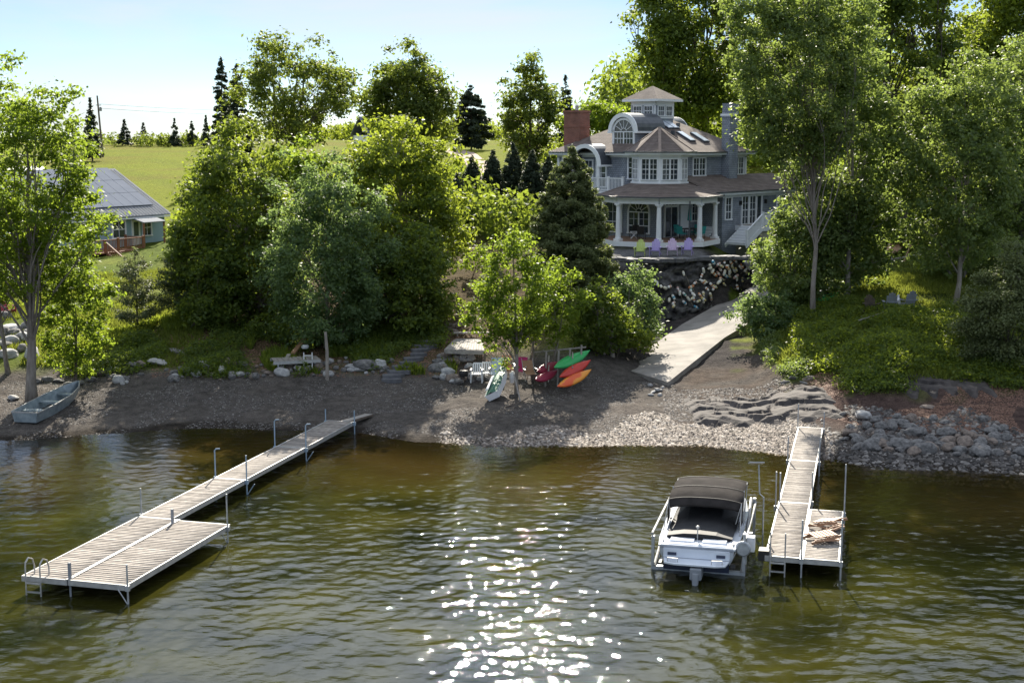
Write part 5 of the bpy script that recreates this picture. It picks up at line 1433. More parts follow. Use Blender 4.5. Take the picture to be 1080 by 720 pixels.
def tint_mat(name, cols, rough=.85):
    m, nt, N, L, b = new_mat(name)
    at = N.new('ShaderNodeAttribute'); at.attribute_name = 'tint'; rp = N.new('ShaderNodeValToRGB')
    while len(rp.color_ramp.elements) < len(cols): rp.color_ramp.elements.new(.5)
    for k, c in enumerate(cols): rp.color_ramp.elements[k].position = k / (len(cols) - 1); rp.color_ramp.elements[k].color = c4(c)
    L.new(at.outputs['Fac'], rp.inputs['Fac']); L.new(rp.outputs['Color'], b.inputs['Base Color']); b.inputs['Roughness'].default_value = rough
    return m
M['peb'] = tint_mat('mixed_pebbles', [(.035, .032, .03), (.065, .057, .052), (.095, .082, .073), (.13, .115, .105), (.24, .22, .21)])
M['peb_dark'] = tint_mat('dark_shingle', [(.03, .028, .027), (.055, .05, .048), (.09, .08, .074), (.13, .118, .11), (.24, .225, .21)])
M['peb_pale'] = tint_mat('pale_rubble', [(.06, .05, .042), (.12, .098, .08), (.185, .15, .125), (.26, .22, .19), (.42, .38, .34)])
p_ = scatter(-24, 8, 26.5, 33, 30000, lambda px, X, Y, Z: (Z > -.12) & (Z < 1.0) & (px < 710) & (wobble(X, Y, .5, 13) > -.1), 11)
tag(pebbles('pebbles', p_, .015, .06, M['peb_dark'], 11), kind='stuff')
p_ = scatter(-3, 14, 25.5, 30, 16000, lambda px, X, Y, Z: (Z > -.15) & (Z < .16 + .22 * smooth(560, 760, px) + .1 * wobble(X, Y, .6, 3)) & (px > 440 + 110 * np.random.default_rng(8).uniform(0, 1, len(X))) & (px < 880), 12)
tag(pebbles('pebbles', p_, .025, .13, M['peb_pale'], 12), kind='stuff')
p_ = scatter(5, 13, 27, 32, 5000, lambda px, X, Y, Z: (Z > .3) & (Z < 1.2) & (px > 700) & (px < 880), 13)
tag(pebbles('pebbles', p_, .02, .09, M['peb'], 13), kind='stuff')
p_ = scatter(9, 22, 24, 29.6, 4200, lambda px, X, Y, Z: (Z > -.2) & (Z < .8 + .3 * wobble(X, Y, .7, 4)) & (px > 850 + 50 * np.random.default_rng(2).uniform(0, 1, len(X))), 14)
tag(pebbles('rubble', p_, .03, .17, M['peb_dark'], 14), kind='stuff')
M['litter'] = tint_mat('fallen_leaves', [(.10, .05, .03), (.17, .09, .06), (.24, .14, .10)])
p_ = scatter(10, 24, 27, 32, 14000, lambda px, X, Y, Z: (Z > .6) & (Z < 2.0) & (px > 850) & (wobble(X, Y, .8, 9) > -.2), 15)
tag(pebbles('leaf_litter', p_, .03, .06, M['litter'], 15), kind='stuff')
p_ = scatter(-22, 0, 32.5, 36, 9000, lambda px, X, Y, Z: (Z > 1.0) & (px > 160) & (px < 560), 16)
tag(pebbles('leaf_litter', p_, .03, .07, M['litter'], 16), kind='stuff')
# dark bedrock shelf by the ramp
def shelf(name, x0, x1, y0, y1, label, lift=.0):
    nx_, ny_ = 130, 80; V = np.zeros((nx_ + 1, ny_ + 1, 3))
    for i in range(nx_ + 1):
        for j in range(ny_ + 1):
            x = x0 + (x1 - x0) * i / nx_; y = KD * (y0 + (y1 - y0) * j / ny_) + .35 * math.sin(i * .25)
            e = min(i, nx_ - i, j, ny_ - j) / 14; e = min(1, e)
            n_ = mnoise.fractal(Vector((x * .5, y * 1.2, 2)), 1, 2, 5); st_ = mnoise.cell(Vector((x * .35 + .5 * n_, y * 1.6 + n_, 5)))
            sw = y * .62 + .9 * n_ + x * .16 + .25 * math.sin(x * 1.3); fr_ = sw - math.floor(sw); cr_ = mnoise.noise(Vector((x * 3, y * 2, 1)))
            V[i, j] = (x, y, gz(x, y) - .14 + e * (.10 + lift + .24 * (1 - fr_) ** .5 * (.6 + .5 * n_) + .03 * cr_ + .05 * st_))
    ii = np.arange((nx_ + 1) * (ny_ + 1)).reshape(nx_ + 1, ny_ + 1)
    o = np_mesh(name, V.reshape(-1, 3), np.stack([ii[:-1, :-1], ii[1:, :-1], ii[1:, 1:], ii[:-1, 1:]], -1).reshape(-1, 4), M['bedrock'])
    return tag(o, label, 'rock')
M['bedrock'] = pmat('brown_grey_bedrock', (.032, .028, .028), (.10, .085, .078), scale=1.4, rough=.9, bump=.9, bscale=5, detail=10, stretch=(.6, 1.6, 1))
shelf('bedrock_shelf', 17.0, 21.5, 29.4, 30.5, 'bluish grey rock ledge halfway up the leafy bank at the right', .03)
shelf('bedrock_shelf', 7.6, 14.6, 28.5, 31.2, 'cracked dark brown bedrock shelf between the boat ramp and the rubble shore', .12)

# ================================================================ docks
def plank_mat():
    m, nt, N, L, b = new_mat('sunbleached_dock_planks')
    at = N.new('ShaderNodeAttribute'); at.attribute_name = 'tint'
    tc = N.new('ShaderNodeTexCoord'); no = N.new('ShaderNodeTexNoise'); no.inputs['Scale'].default_value = 7; no.inputs['Detail'].default_value = 8
    L.new(tc.outputs['Object'], no.inputs['Vector'])
    rp = N.new('ShaderNodeValToRGB'); rp.color_ramp.elements[0].color = (.21, .185, .165, 1); rp.color_ramp.elements[1].color = (.37, .335, .30, 1)
    L.new(at.outputs['Fac'], rp.inputs['Fac'])
    r2 = N.new('ShaderNodeValToRGB'); r2.color_ramp.elements[0].position = .3; r2.color_ramp.elements[0].color = (.62, .6, .58, 1); r2.color_ramp.elements[1].position = .7; r2.color_ramp.elements[1].color = (1.1, 1.1, 1.1, 1)
    L.new(no.outputs['Fac'], r2.inputs['Fac'])
    mx = N.new('ShaderNodeMixRGB'); mx.blend_type = 'MULTIPLY'; mx.inputs['Fac'].default_value = .9
    L.new(rp.outputs['Color'], mx.inputs['Color1']); L.new(r2.outputs['Color'], mx.inputs['Color2']); L.new(mx.outputs['Color'], b.inputs['Base Color'])
    b.inputs['Roughness'].default_value = .85
    return m
M['plank'] = plank_mat()
rp_ = random.Random(3)
def deck_panel(parent, x0, x1, y0, y1, z, name='deck_panel', board=.14):
    """planks run across x, laid one after another along y"""
    V, F, T = [], [], []
    y = y0
    while y < y1 - .01:
        yb = min(y + board - .014, y1); dz = rp_.uniform(-.004, .004); k = len(V); e0, e1 = rp_.uniform(-.01, .012), rp_.uniform(-.012, .01)
        for zz in (z - .035 + dz, z + dz):
            V += [(x0 + e0, y, zz), (x1 + e1, y, zz), (x1 + e1, yb, zz), (x0 + e0, yb, zz)]
        F += [(k + 4, k + 5, k + 6, k + 7), (k, k + 1, k + 5, k + 4), (k + 1, k + 2, k + 6, k + 5), (k + 2, k + 3, k + 7, k + 6), (k + 3, k, k + 4, k + 7)]
        t = rp_.random() ** 1.2; T += [t] * 5
        y += board
    return np_mesh(name, np.array(V), np.array(F), M['plank'], parent, {'tint': T})
def rails(parent, x0, x1, y0, y1, z, name='side_rail'):
    m = MB()
    for x in (x0 - .03, x1 + .03): m.box((x, (y0 + y1) / 2, z - .07), (.05, y1 - y0, .16))
    for y in (y0 - .03, y1 + .03): m.box(((x0 + x1) / 2, y, z - .07), (x1 - x0 + .11, .05, .16))
    return m.build(name, M['alu'], parent)
def dock_post(parent, x, y, z, up=.9, down=1.4, bent=False, mat=None, brace=None):
    m = MB(); pts = [(x, y, z - down), (x, y, z + up)]
    if bent: pts += [(x + .05, y, z + up + .06), (x + .2, y, z + up + .08)]
    m.tube(pts, .026, 7); m.box((x, y, z - .07), (.1, .1, .15))
    if brace: m.tube([(x, y, z - .55), (x + brace, y, z - .12)], .018, 5)
    return m.build('post', mat or M['galv'], parent)
def ladder(parent, x, y, z, hoop=True, w=.42):
    m = MB()
    for sx in (-w / 2, w / 2):
        pts = [(x + sx, y - .08, z - .95), (x + sx, y - .08, z + .25)]
        if hoop: pts += [(x + sx, y - .06, z + .42), (x + sx, y + .08, z + .52), (x + sx, y + .26, z + .44), (x + sx, y + .34, z + .22), (x + sx, y + .34, z)]
        else: pts += [(x + sx, y - .08, z + .75)]
        m.tube(pts, .022, 7)
    for k in range(4): m.box((x, y - .08, z - .15 - k * .25), (w, .07, .03))
    return m.build('ladder', M['alu'], parent)
def frame_from(a, b):
    d = Vector(b) - Vector(a); return math.atan2(d.y, d.x) - math.pi / 2, d.to_2d().length
# right dock: origin at its near-left corner, y runs to the shore
DZ_ = .55
A_ = at_z(807, 586, DZ_); B_ = at_z(842, 450, DZ_); rz_, Ld = frame_from(A_, B_)
C_ = at_z(866, 450, DZ_)
dock = empty('dock', (A_.x, A_.y, 0), rz_, 'weathered L-shaped plank dock beside the covered motor boat, with folded chairs on it', 'dock')
Wd = 1.0
L1 = Ld / 3
for k in range(3):
    y0, y1 = k * L1 + .03, (k + 1) * L1 - .03
    deck_panel(dock, .04, Wd - .04, y0 + .03, y1 - .03, DZ_, 'deck_panel'); rails(dock, .04, Wd - .04, y0 + .03, y1 - .03, DZ_)
W2 = .98; L2 = 5.4
deck_panel(dock, Wd + .1, Wd + W2 + .06, .06, L2, DZ_, 'deck_panel'); rails(dock, Wd + .1, Wd + W2 + .06, .06, L2, DZ_)
m = MB(); m.box((Wd + .035, L2 / 2, DZ_ + .012), (.09, L2 - .1, .02)); m.build('joint_strip', M['alu'], dock)
for x, y, u in ((-.08, 5.6, 1.15), (.02, 6.1, 1.0), (Wd + .05, L1 * 1.05, 1.0), (-.08, L1 * 2, .9), (Wd + .08, L1 * 2, .9), (-.02, L1 * 3 - .1, 1.0), (Wd + .04, L1 * 3 - .1, .7), (Wd + .03, -.02, 1.15), (Wd + W2 + .15, .0, 1.25), (Wd + W2 + .14, L2 - .1, 1.6)):
    dock_post(dock, x, y, DZ_, u, 1.5)
ladder(dock, .36, -.05, DZ_, hoop=False)
m = MB(); m.box((-.05, .25, DZ_ - .02), (.3, .42, .3)); m.build('bumper', M['rubber'], dock)
# left dock
ZL = .5
A2 = at_z(23, 607, ZL); B2 = at_z(346, 443, ZL); rz2, LL = frame_from(A2, B2)
C2 = at_z(134, 618, ZL); c2 = (C2 - A2); wl2 = c2.x * math.cos(rz2) + c2.y * math.sin(rz2)
dock2 = empty('dock', (A2.x, A2.y, 0), rz2, 'long narrow weathered dock on the left with a hooped ladder and a doubled outer end', 'dock')
W1, W1b, S0 = 1.4, 1.8, 6.2; S = (LL - S0) / 3
br_ = [0, S0, S0 + S, S0 + 2 * S, LL]
for y0, y1 in zip(br_, br_[1:]):
    y0, y1 = y0 + .02, y1 - .02
    wn_ = W1 if y0 < 1 else 1.18
    deck_panel(dock2, .04, wn_ - .04, y0 + .03, y1 - .03, ZL, board=.15); rails(dock2, .04, wn_ - .04, y0 + .03, y1 - .03, ZL)
deck_panel(dock2, W1 + .1, W1 + W1b, .06, S0 * .98, ZL, board=.15); rails(dock2, W1 + .1, W1 + W1b, .06, S0 * .98, ZL)
m = MB(); m.box((W1 + .03, S0 * .5, ZL + .012), (.12, S0, .022)); m.build('joint_strip', M['alu'], dock2)
for x, y, u, bt, br in ((-.07, br_[1] + .3, .85, False, None), (-.07, br_[2] + .2, .95, True, None), (-.07, br_[3], 1.0, True, None), (-.07, LL - .1, .5, False, None),
        (1.25, br_[2], .9, False, .3), (1.25, br_[3], .9, True, .3), (1.25, LL - .1, .5, False, None), (W1 + W1b + .08, S0 * .95, 1.05, False, -.3), (W1 + W1b + .08, .0, .6, False, -.3)):
    dock_post(dock2, x, y, ZL, u, 1.4, bt, M['pipe_blue'] if bt or y > br_[2] - 1 else M['galv'], br)
for y in (.1, S0 * .93):
    m = MB(); m.box((W1 + .05, y, ZL + .22), (.07, .07, .5)); m.tube([(W1 + .05, y, ZL - 1.4), (W1 + .05, y, ZL)], .03, 7); m.build('post', M['grey_paint'], dock2)
ladder(dock2, .42, -.02, ZL, True, .46)
g = at_z(389, 431, .62); gl = dock2.matrix_world
ca_, sa_ = math.cos(rz2), math.sin(rz2)
gp = empty('gangplank', (A2.x + W1 * .55 * ca_ - LL * sa_, A2.y + W1 * .55 * sa_ + LL * ca_, .47), 0, 'grey plank bridging the left dock end and the gravel beach', 'gangplank')
v = Vector((g.x, g.y, gz(g.x, g.y) + .06)) - Vector(gp.location)
m = MB(); m.beam(Vector((0, 0, .02)), v + Vector((0, 0, .02)), .34, .06); m.build('plank', M['wood_grey'], gp)
m = MB()
for s_ in (-1, 1): q = v.normalized().cross(Vector((0, 0, 1))) * .2 * s_; m.beam(q, v + q, .05, .09)
m.build('frame', M['wood_dark'], gp)
for (dx, dy, rz, fold, lb) in ((Wd + .55, 1.9, .5, 0, 'tan folded wooden deck chair lying nearer the dock edge'), (Wd + .65, 3.3, -.5, 1, 'tan folded wooden deck chair lying on the dock behind the other one')):
    q = Vector((A_.x + dx * math.cos(rz_) - dy * math.sin(rz_), A_.y + dx * math.sin(rz_) + dy * math.cos(rz_), DZ_ + .01))
    ch = empty('folding_chair', q, rz_ + rz, lb, 'chair', 'folded wooden chairs lying on the right dock')
    m = MB()
    for k in range(6): m.box((-.3 + k * .12, 0, .20 + .03 * k * (1 if fold else .3)), (.1, .58, .02))
    m.build('backrest', M['wood_tan'], ch)
    for s_ in (-1, 1):
        m = MB(); m.beam((-.5, s_ * .3, .05), (.5, s_ * .3, .22 + .12 * fold), .03, .08); m.build('leg', M['wood_tan'], ch)
        m = MB(); m.beam((-.42, s_ * .35, .14), (.36, s_ * .35, .1), .09, .03); m.build('armrest', M['wood_tan'], ch)
    m = MB()
    for k in range(3): m.box((.15 + k * .12, 0, .09), (.1, .56, .02))
    m.build('seat', M['wood_tan'], ch)
# solar panel on its bent pole beside the hoist
q = at_z(804, 578, .1)
sp = empty('solar_lamp_pole', (q.x, q.y, -1.2), 0, 'thin bent pole carrying a small solar panel between boat and dock', 'pole')
m = MB(); m.tube([(0, 0, 0), (0, 0, 2.9), (-.12, .05, 3.0), (-.16, .1, 3.9)], .024, 7); m.build('pole', M['galv'], sp)
m = MB(); m.M = Matrix.Translation((-.24, .1, 3.95)) @ Matrix.Rotation(R(-20), 4, 'X'); m.box((0, 0, 0), (.46, .3, .035)); m.build('panel', [M['alu']], sp)
m = MB(); m.M = Matrix.Translation((-.24, .1, 3.95)) @ Matrix.Rotation(R(-20), 4, 'X'); m.box((0, 0, .02), (.4, .24, .01)); m.build('solar_cells', M['solar'], sp)

# ================================================================ motor boat on its lift
st = at_z(736, 594, .55); bw_ = at_z(769, 496, .75)
st = Vector((5.08, 17.55, 0)); brz = -R(19)
st = Vector((5.3, 37.9, 0)); brz = -R(14)
boat = empty('motor_boat', (st.x, st.y, .05), brz, 'white motor boat with charcoal canvas top and black cockpit cover, beside the right dock', 'boat')
boat.scale = (.97, 1.31, .84)
#  y, half width sheer, z sheer, half width chine, z chine, z keel
ST = [(0, 1.10, .98, .98, .42, .12), (.5, 1.17, 1.0, 1.04, .42, .1), (1.6, 1.22, 1.04, 1.06, .42, .08), (2.8, 1.2, 1.1, 1.0, .46, .1), (3.7, 1.05, 1.18, .78, .56, .18), (4.5, .72, 1.26, .42, .74, .36), (5.0, .36, 1.32, .14, .95, .62), (5.25, .02, 1.35, .01, 1.15, 1.05)]
def hull(secs, name, mat, z_lo=None):
    V, F = [], []
    for y, a, zs, b, zc, zk in secs:
        mid = ((a + b) / 2 + .03, (zs + zc) / 2)
        V += [(0, y, zk), (b, y, zc), (mid[0], y, mid[1]), (a, y, zs)]
        V += [(-b, y, zc), (-mid[0], y, mid[1]), (-a, y, zs)]
    for k in range(len(secs) - 1):
        i, j = k * 7, (k + 1) * 7
        for p, q in ((0, 1), (1, 2), (2, 3)): F.append((i + p, i + q, j + q, j + p))
        for p, q in ((0, 4), (4, 5), (5, 6)): F.append((i + q, i + p, j + p, j + q))
    F.append((0, 4, 5, 6, 3, 2, 1))
    m = MB(); m.mesh(V, F); return m
hull(ST, 'hull', None).build('hull', M['gel'], boat, smooth=True)
m = MB()
for k in range(len(ST) - 1):       # dark side stripe, slightly proud of the hull
    for s_ in (-1, 1):
        a, b = ST[k], ST[k + 1]
        P = lambda q, f: (s_ * ((q[1] * f + ((q[1] + q[3]) / 2 + .03) * (1 - f)) + .012), q[0], q[2] * f + (q[2] + q[4]) / 2 * (1 - f))
        m.face([P(a, .15), P(b, .15), P(b, .85), P(a, .85)])
m.build('side_stripe', M['navy'], boat)
# deck rim, foredeck
m = MB()
for k in range(len(ST) - 1):
    a, b = ST[k], ST[k + 1]
    for s_ in (-1, 1):
        wa, wb = min(.24, a[1]), min(.24, b[1])
        if a[0] >= 3.7: wa = a[1]
        if b[0] > 3.7: wb = b[1]
        m.face([(s_ * a[1], a[0], a[2]), (s_ * b[1], b[0], b[2]), (s_ * (b[1] - wb), b[0], b[2] + .03), (s_ * (a[1] - wa), a[0], a[2] + .03)])
        m.beam((s_ * a[1], a[0], a[2] - .02), (s_ * b[1], b[0], b[2] - .02), .06, .06)
m.box((0, .25, .94), (2.14, .5, .14))
m.build('deck', M['gel'], boat)
m = MB(); m.M = Matrix.Identity(4)
for s_ in (-1, 1): m.box((s_ * .48, .36, 1.04), (.72, .26, .08))
m.box((0, .12, 1.02), (1.7, .14, .03)); m.build('sun_pad', M['gel'], boat, bevel=.03)
m = MB(); m.prism([(-.98, -.02), (-.9, -.36), (-.6, -.44), (.6, -.44), (.9, -.36), (.98, -.02)], .5, .58); m.build('swim_platform', M['gel'], boat, bevel=.02)
m = MB(); m.prism([(-.97, -.035), (.97, -.035), (.97, -.005), (-.97, -.005)], .16, .49); m.build('transom_band', M['navy'], boat)
m = MB(); m.prism([(-.98, -.03), (.98, -.03), (.98, .0), (-.98, .0)], .59, .9); m.build('transom', M['gel'], boat)
for s_ in (-1, 1):
    m = MB(); m.box((s_ * .72, -.04, .72), (.26, .03, .1)); m.build('transom_badge', M['navy'], boat)
m = MB()   # black cockpit cover, sloping up to the canvas top
g_ = [(.52, [(-.98, 1.1), (-.5, 1.2), (0, 1.22), (.5, 1.2), (.98, 1.1)]), (1.6, [(-1.02, 1.14), (-.5, 1.3), (0, 1.33), (.5, 1.3), (1.02, 1.14)]), (2.4, [(-1.02, 1.2), (-.55, 1.55), (0, 1.6), (.55, 1.55), (1.02, 1.2)]), (3.2, [(-.98, 1.3), (-.6, 1.72), (0, 1.78), (.6, 1.72), (.98, 1.3)]), (3.9, [(-.85, 1.3), (-.5, 1.48), (0, 1.5), (.5, 1.48), (.85, 1.3)]), (4.4, [(-.6, 1.29), (-.3, 1.34), (0, 1.35), (.3, 1.34), (.6, 1.29)])]
for (ya, ra), (yb, rb) in zip(g_, g_[1:]):
    for i in range(4): m.face([(ra[i][0], ya, ra[i][1]), (ra[i + 1][0], ya, ra[i + 1][1]), (rb[i + 1][0], yb, rb[i + 1][1]), (rb[i][0], yb, rb[i][1])])
for i in range(4): m.face([(g_[0][1][i][0], .52, 1.0), (g_[0][1][i + 1][0], .52, 1.0), (g_[0][1][i + 1][0], .52, g_[0][1][i + 1][1]), (g_[0][1][i][0], .52, g_[0][1][i][1])])
m.build('cockpit_cover', M['black'], boat)
m = MB()   # canvas top: domed, with a rear valance
ns = 10; rows = [(1.5, 1.86), (1.6, 2.04), (2.1, 2.16), (2.9, 2.18), (3.5, 2.1), (3.68, 1.96)]
def arc(y, z, k): t = k / ns * 2 - 1; return (t * 1.14, y, z - .13 * abs(t) ** 3)
for (ya, za), (yb, zb) in zip(rows, rows[1:]):
    for k in range(ns): m.face([arc(ya, za, k), arc(ya, za, k + 1), arc(yb, zb, k + 1), arc(yb, zb, k)]); 
for k in range(ns): m.face([arc(1.47, 1.78, k), arc(1.47, 1.78, k + 1), arc(1.5, 1.86, k + 1), arc(1.5, 1.86, k)])
top_ = m.build('canvas_top', M['canvas'], boat, smooth=True)
sol = top_.modifiers.new('thick', 'SOLIDIFY'); sol.thickness = .02
m = MB()
for y in (1.62, 2.4, 3.45):
    z = {1.62: 2.055, 2.4: 2.178, 3.45: 2.12}[y]
    pts = [(arc(y, z + .012, k)) for k in range(ns + 1)]
    m.tube(pts, .012, 5, caps=False)
m.build('seam', M['black'], top_)
m = MB()
for s_ in (-1, 1):
    m.face([(s_ * 1.12, 1.58, 1.8), (s_ * 1.13, 2.2, 1.98), (s_ * 1.14, 1.9, 1.1), (s_ * 1.1, 1.1, 1.08)])
m.build('side_curtain', M['canvas'], boat)
for s_ in (-1, 1):
    m = MB(); m.tube([(s_ * 1.12, 1.6, 1.95), (s_ * 1.16, .95, 1.05)], .016, 6); m.tube([(s_ * 1.12, 2.4, 2.1), (s_ * 1.18, 1.9, 1.08)], .016, 6); m.tube([(s_ * 1.12, 3.3, 2.05), (s_ * 1.18, 2.0, 1.08)], .016, 6); m.tube([(s_ * 1.0, 1.2, 1.35), (s_ * 1.12, 1.58, 1.9)], .008, 5); m.build('top_frame', M['alu'], boat)
for s_ in (-1, 1):
    for y in (.3, 2.0, 4.2):
        w_ = np.interp(y, [q[0] for q in ST], [q[1] for q in ST]) - .1; z_ = np.interp(y, [q[0] for q in ST], [q[2] for q in ST])
        m = MB(); m.box((s_ * w_, y, z_ + .07), (.04, .2, .025)); m.box((s_ * w_, y, z_ + .045), (.04, .08, .05)); m.build('cleat', M['alu'], boat)
    m = MB(); m.tube([(s_ * .5, -.38, .6), (s_ * .5, -.38, .72), (s_ * .8, -.34, .72), (s_ * .8, -.34, .6)], .014, 6); m.build('grab_rail', M['alu'], boat)
m = MB(); m.tube([(-.05, .5, 1.0), (-.05, .5, 1.42)], .018, 6); m.lathe([(.03, 0), (.055, .03), (.055, .07), (.02, .1)], 8, (-.05, .5, 1.42)); m.build('stern_light', M['alu'], boat)
dr = MB(); dr.box((.05, -.25, .25), (.34, .5, .4)); dr.tube([(.05, -.45, .3), (.05, -.55, -.25)], [.13, .08], 8); dr.beam((.05, -.45, -.2), (.05, -.95, -.2), .14, .16); dob = dr.build('outdrive', M['grey_paint'], boat, bevel=.03)
m = MB()
for k in range(3):
    a = k * 2.094 + .4; c_, s_ = math.cos(a), math.sin(a)
    m.face([(.05, -.98, -.2), (.05 + c_ * .2 - s_ * .09, -.95, -.2 + s_ * .2 + c_ * .09), (.05 + c_ * .27, -1.0, -.2 + s_ * .27), (.05 + c_ * .2 + s_ * .09, -1.04, -.2 + s_ * .2 - c_ * .09)])
m.lathe([(.06, -.06), (.06, .06)], 8, (.05, -.98, -.2)); pr = m.build('propeller', M['alu'], dob); pm = pr.modifiers.new('thick', 'SOLIDIFY'); pm.thickness = .015
for s_ in (-1, 1): m = MB(); m.box((s_ * 1.07, 0, .38), (.14, .26, .07)); m.build('trim_tab', M['rubber'], boat)
# lift
lift = empty('boat_lift', (st.x, st.y, 0), brz, 'galvanised boat lift with slanting side posts and a pale winch box under the motor boat', 'boat lift')
lift.scale = (.93, 1.33, .95)
for s_ in (-1, 1):
    for y in (.35, 3.4):
        m = MB(); m.beam((s_ * 1.42, y, -1.6), (s_ * 1.42, y, .95 + (.35 if s_ > 0 else .1)), .09, .09, up=(0, 1, 0)); m.build('leg', M['galv'], lift)
    m = MB(); m.tube([(s_ * 1.36, .3, .1), (s_ * 1.3, 3.5, 1.25)], .055, 8); m.tube([(s_ * 1.46, .4, 1.1), (s_ * 1.46, 3.4, 1.15)], .04, 7); m.build('side_beam', M['alu'], lift)
    m = MB(); m.tube([(s_ * 1.42, .35, -.9), (s_ * 1.36, 1.6, .45)], .035, 6); m.tube([(s_ * 1.42, 3.4, -.9), (s_ * 1.36, 2.2, .45)], .035, 6); m.build('brace', M['galv'], lift)
    m = MB(); m.box((s_ * .62, 1.9, .16), (.12, 3.4, .1)); m.build('bunk', M['wood_grey'], lift)
for y in (.35, 3.4): m = MB(); m.box((0, y, .05), (2.8, .1, .12)); m.build('cross_beam', M['galv'], lift)
m = MB(); m.box((1.6, .5, .95), (.26, .24, .46)); m.build('winch_box', M['white_plastic'], lift, bevel=.02)
m = MB(); m.lathe([(.24, 0), (.24, .03), (.2, .05)], 14, (0, 0, 0)); wh = m.build('winch_wheel', M['galv'], lift); wh.location = (1.4, .2, .9); wh.rotation_euler = (R(90), 0, 0)
# ================================================================ beach things
def boat_shell(secs, parent, name, mat, smooth=True):
    """secs: (x, half width, z rim, half width bottom, z bottom): open hull with inner skin"""
    m = MB(); V = []
    for x, a, zr, b, zb in secs: V += [(x, -a, zr), (x, -b, zb), (x, b, zb), (x, a, zr)]
    F = []
    for k in range(len(secs) - 1):
        i, j = k * 4, k * 4 + 4
        for p in range(3): F.append((i + p, i + p + 1, j + p + 1, j + p))
    F.append((0, 1, 2, 3)); e = (len(secs) - 1) * 4; F.append((e + 3, e + 2, e + 1, e))
    m.mesh(V, F); o = m.build(name, mat, parent)
    s = o.modifiers.new('thick', 'SOLIDIFY'); s.thickness = .025
    return o
a_, b_ = on_ground(27, 447), on_ground(84, 417)
rz = math.atan2(b_.y - a_.y, b_.x - a_.x); Lr = (b_ - a_).length
rb = empty('rowing_boat', (a_.x, a_.y, a_.z + .02), rz, 'grey aluminium rowing boat pulled up on the beach at the left', 'boat')
rb.rotation_euler = (0, -math.atan2(b_.z - a_.z, (b_ - a_).to_2d().length), rz)
RS = [(0, .62, .5, .52, .05), (Lr * .3, .68, .5, .56, .02), (Lr * .62, .62, .53, .45, .03), (Lr * .85, .4, .6, .22, .12), (Lr, .06, .68, .03, .3)]
M['boat_alu'] = pmat('scuffed_aluminium', (.34, .40, .43), (.22, .27, .30), scale=4, rough=.45, metal=.35)
boat_shell(RS, rb, 'hull', M['boat_alu'])
m = MB()
for a, b in zip(RS, RS[1:]):
    for s_ in (-1, 1): m.beam((a[0], s_ * (a[1] + .01), a[2]), (b[0], s_ * (b[1] + .01), b[2]), .05, .05)
m.beam((0, -.62, .5), (0, .62, .5), .05, .06); m.build('gunwale', M['alu'], rb)
for f in (.18, .48, .76): 
    m = MB(); m.box((Lr * f, 0, .36), (.28, 1.12 if f < .7 else .75, .04)); m.build('bench_seat', M['boat_alu'], rb)
# upturned dinghy with its green cover against the young maple
a_, b_ = on_ground(522, 424), on_ground(541, 399)
rz = math.atan2(b_.y - a_.y, b_.x - a_.x)
ud = empty('dinghy', (a_.x, a_.y, a_.z + .1), rz, 'small pale dinghy with a green cover leaning beside the thin beach maple', 'boat')
ud.rotation_euler = (R(-28), -.25, rz)
L0 = (b_ - a_).length * .66
boat_shell([(0, .34, .36, .27, .05), (L0 * .5, .37, .36, .29, .03), (L0 * .85, .25, .38, .17, .06), (L0, .05, .42, .03, .2)], ud, 'hull', M['white_plastic'])
m = MB()
for (x0_, w0, z0_), (x1_, w1, z1_) in (((0, .35, .37), (L0 * .3, .38, .44)), ((L0 * .3, .38, .44), (L0 * .7, .33, .43)), ((L0 * .7, .33, .43), (L0 * .97, .08, .42))):
    m.face([(x0_, -w0, z0_ - .04), (x1_, -w1, z1_ - .08), (x1_, 0, z1_ + .06), (x0_, 0, z0_ + .05)]); m.face([(x0_, 0, z0_ + .05), (x1_, 0, z1_ + .06), (x1_, w1, z1_ - .08), (x0_, w0, z0_ - .04)])
m.build('cover', M['tarp'], ud)
m = MB(); m.box((L0 * .35, .2, .5), (L0 * .5, .14, .03)); m.build('board', M['white'], ud)
# kayaks on a pole rack
def kayak(a, b, w, mat, label, roll=0.0, group=None, sit=True, name='kayak'):
    a, b = Vector(a), Vector(b); L0 = (b - a).length; d = (b - a).normalized()
    root = empty(name, a.lerp(b, .5), 0, label, 'kayak', group)
    root.rotation_euler = (Matrix.Rotation(math.atan2(d.y, d.x), 4, 'Z') @ Matrix.Rotation(-math.asin(d.z), 4, 'Y') @ Matrix.Rotation(roll, 4, 'X')).to_euler()
    n = 14; k_ = 12; V, F = [], []
    for i in range(n + 1):
        t = i / n * 2 - 1; x = t * L0 / 2; ww = w / 2 * max(.03, (1 - abs(t) ** 2.3)); lift_ = .12 * abs(t) ** 3
        for j in range(k_):
            a2 = 2 * math.pi * j / k_; c_, s_ = math.cos(a2), math.sin(a2)
            V.append((x, ww * c_, lift_ + (.15 * s_ if s_ < 0 else .11 * s_) * max(.12, (1 - abs(t) ** 4))))
    for i in range(n):
        for j in range(k_): F.append((i * k_ + j, i * k_ + (j + 1) % k_, (i + 1) * k_ + (j + 1) % k_, (i + 1) * k_ + j))
    m = MB(); m.mesh(V, F); m.build('hull', mat, root, smooth=True)
    if sit:
        m = MB(); pts = [(.42 * math.cos(t) , w * .30 * math.sin(t), .115) for t in [j * math.pi / 8 for j in range(17)]]
        m.tube(pts, .02, 5, caps=False); m.face([(p[0], p[1], .105) for p in pts[:-1]]); m.build('cockpit', M['rubber'], root)
    return root
d0 = 33.4
def kp(px, py, d=d0): return at_d(px, py, d)
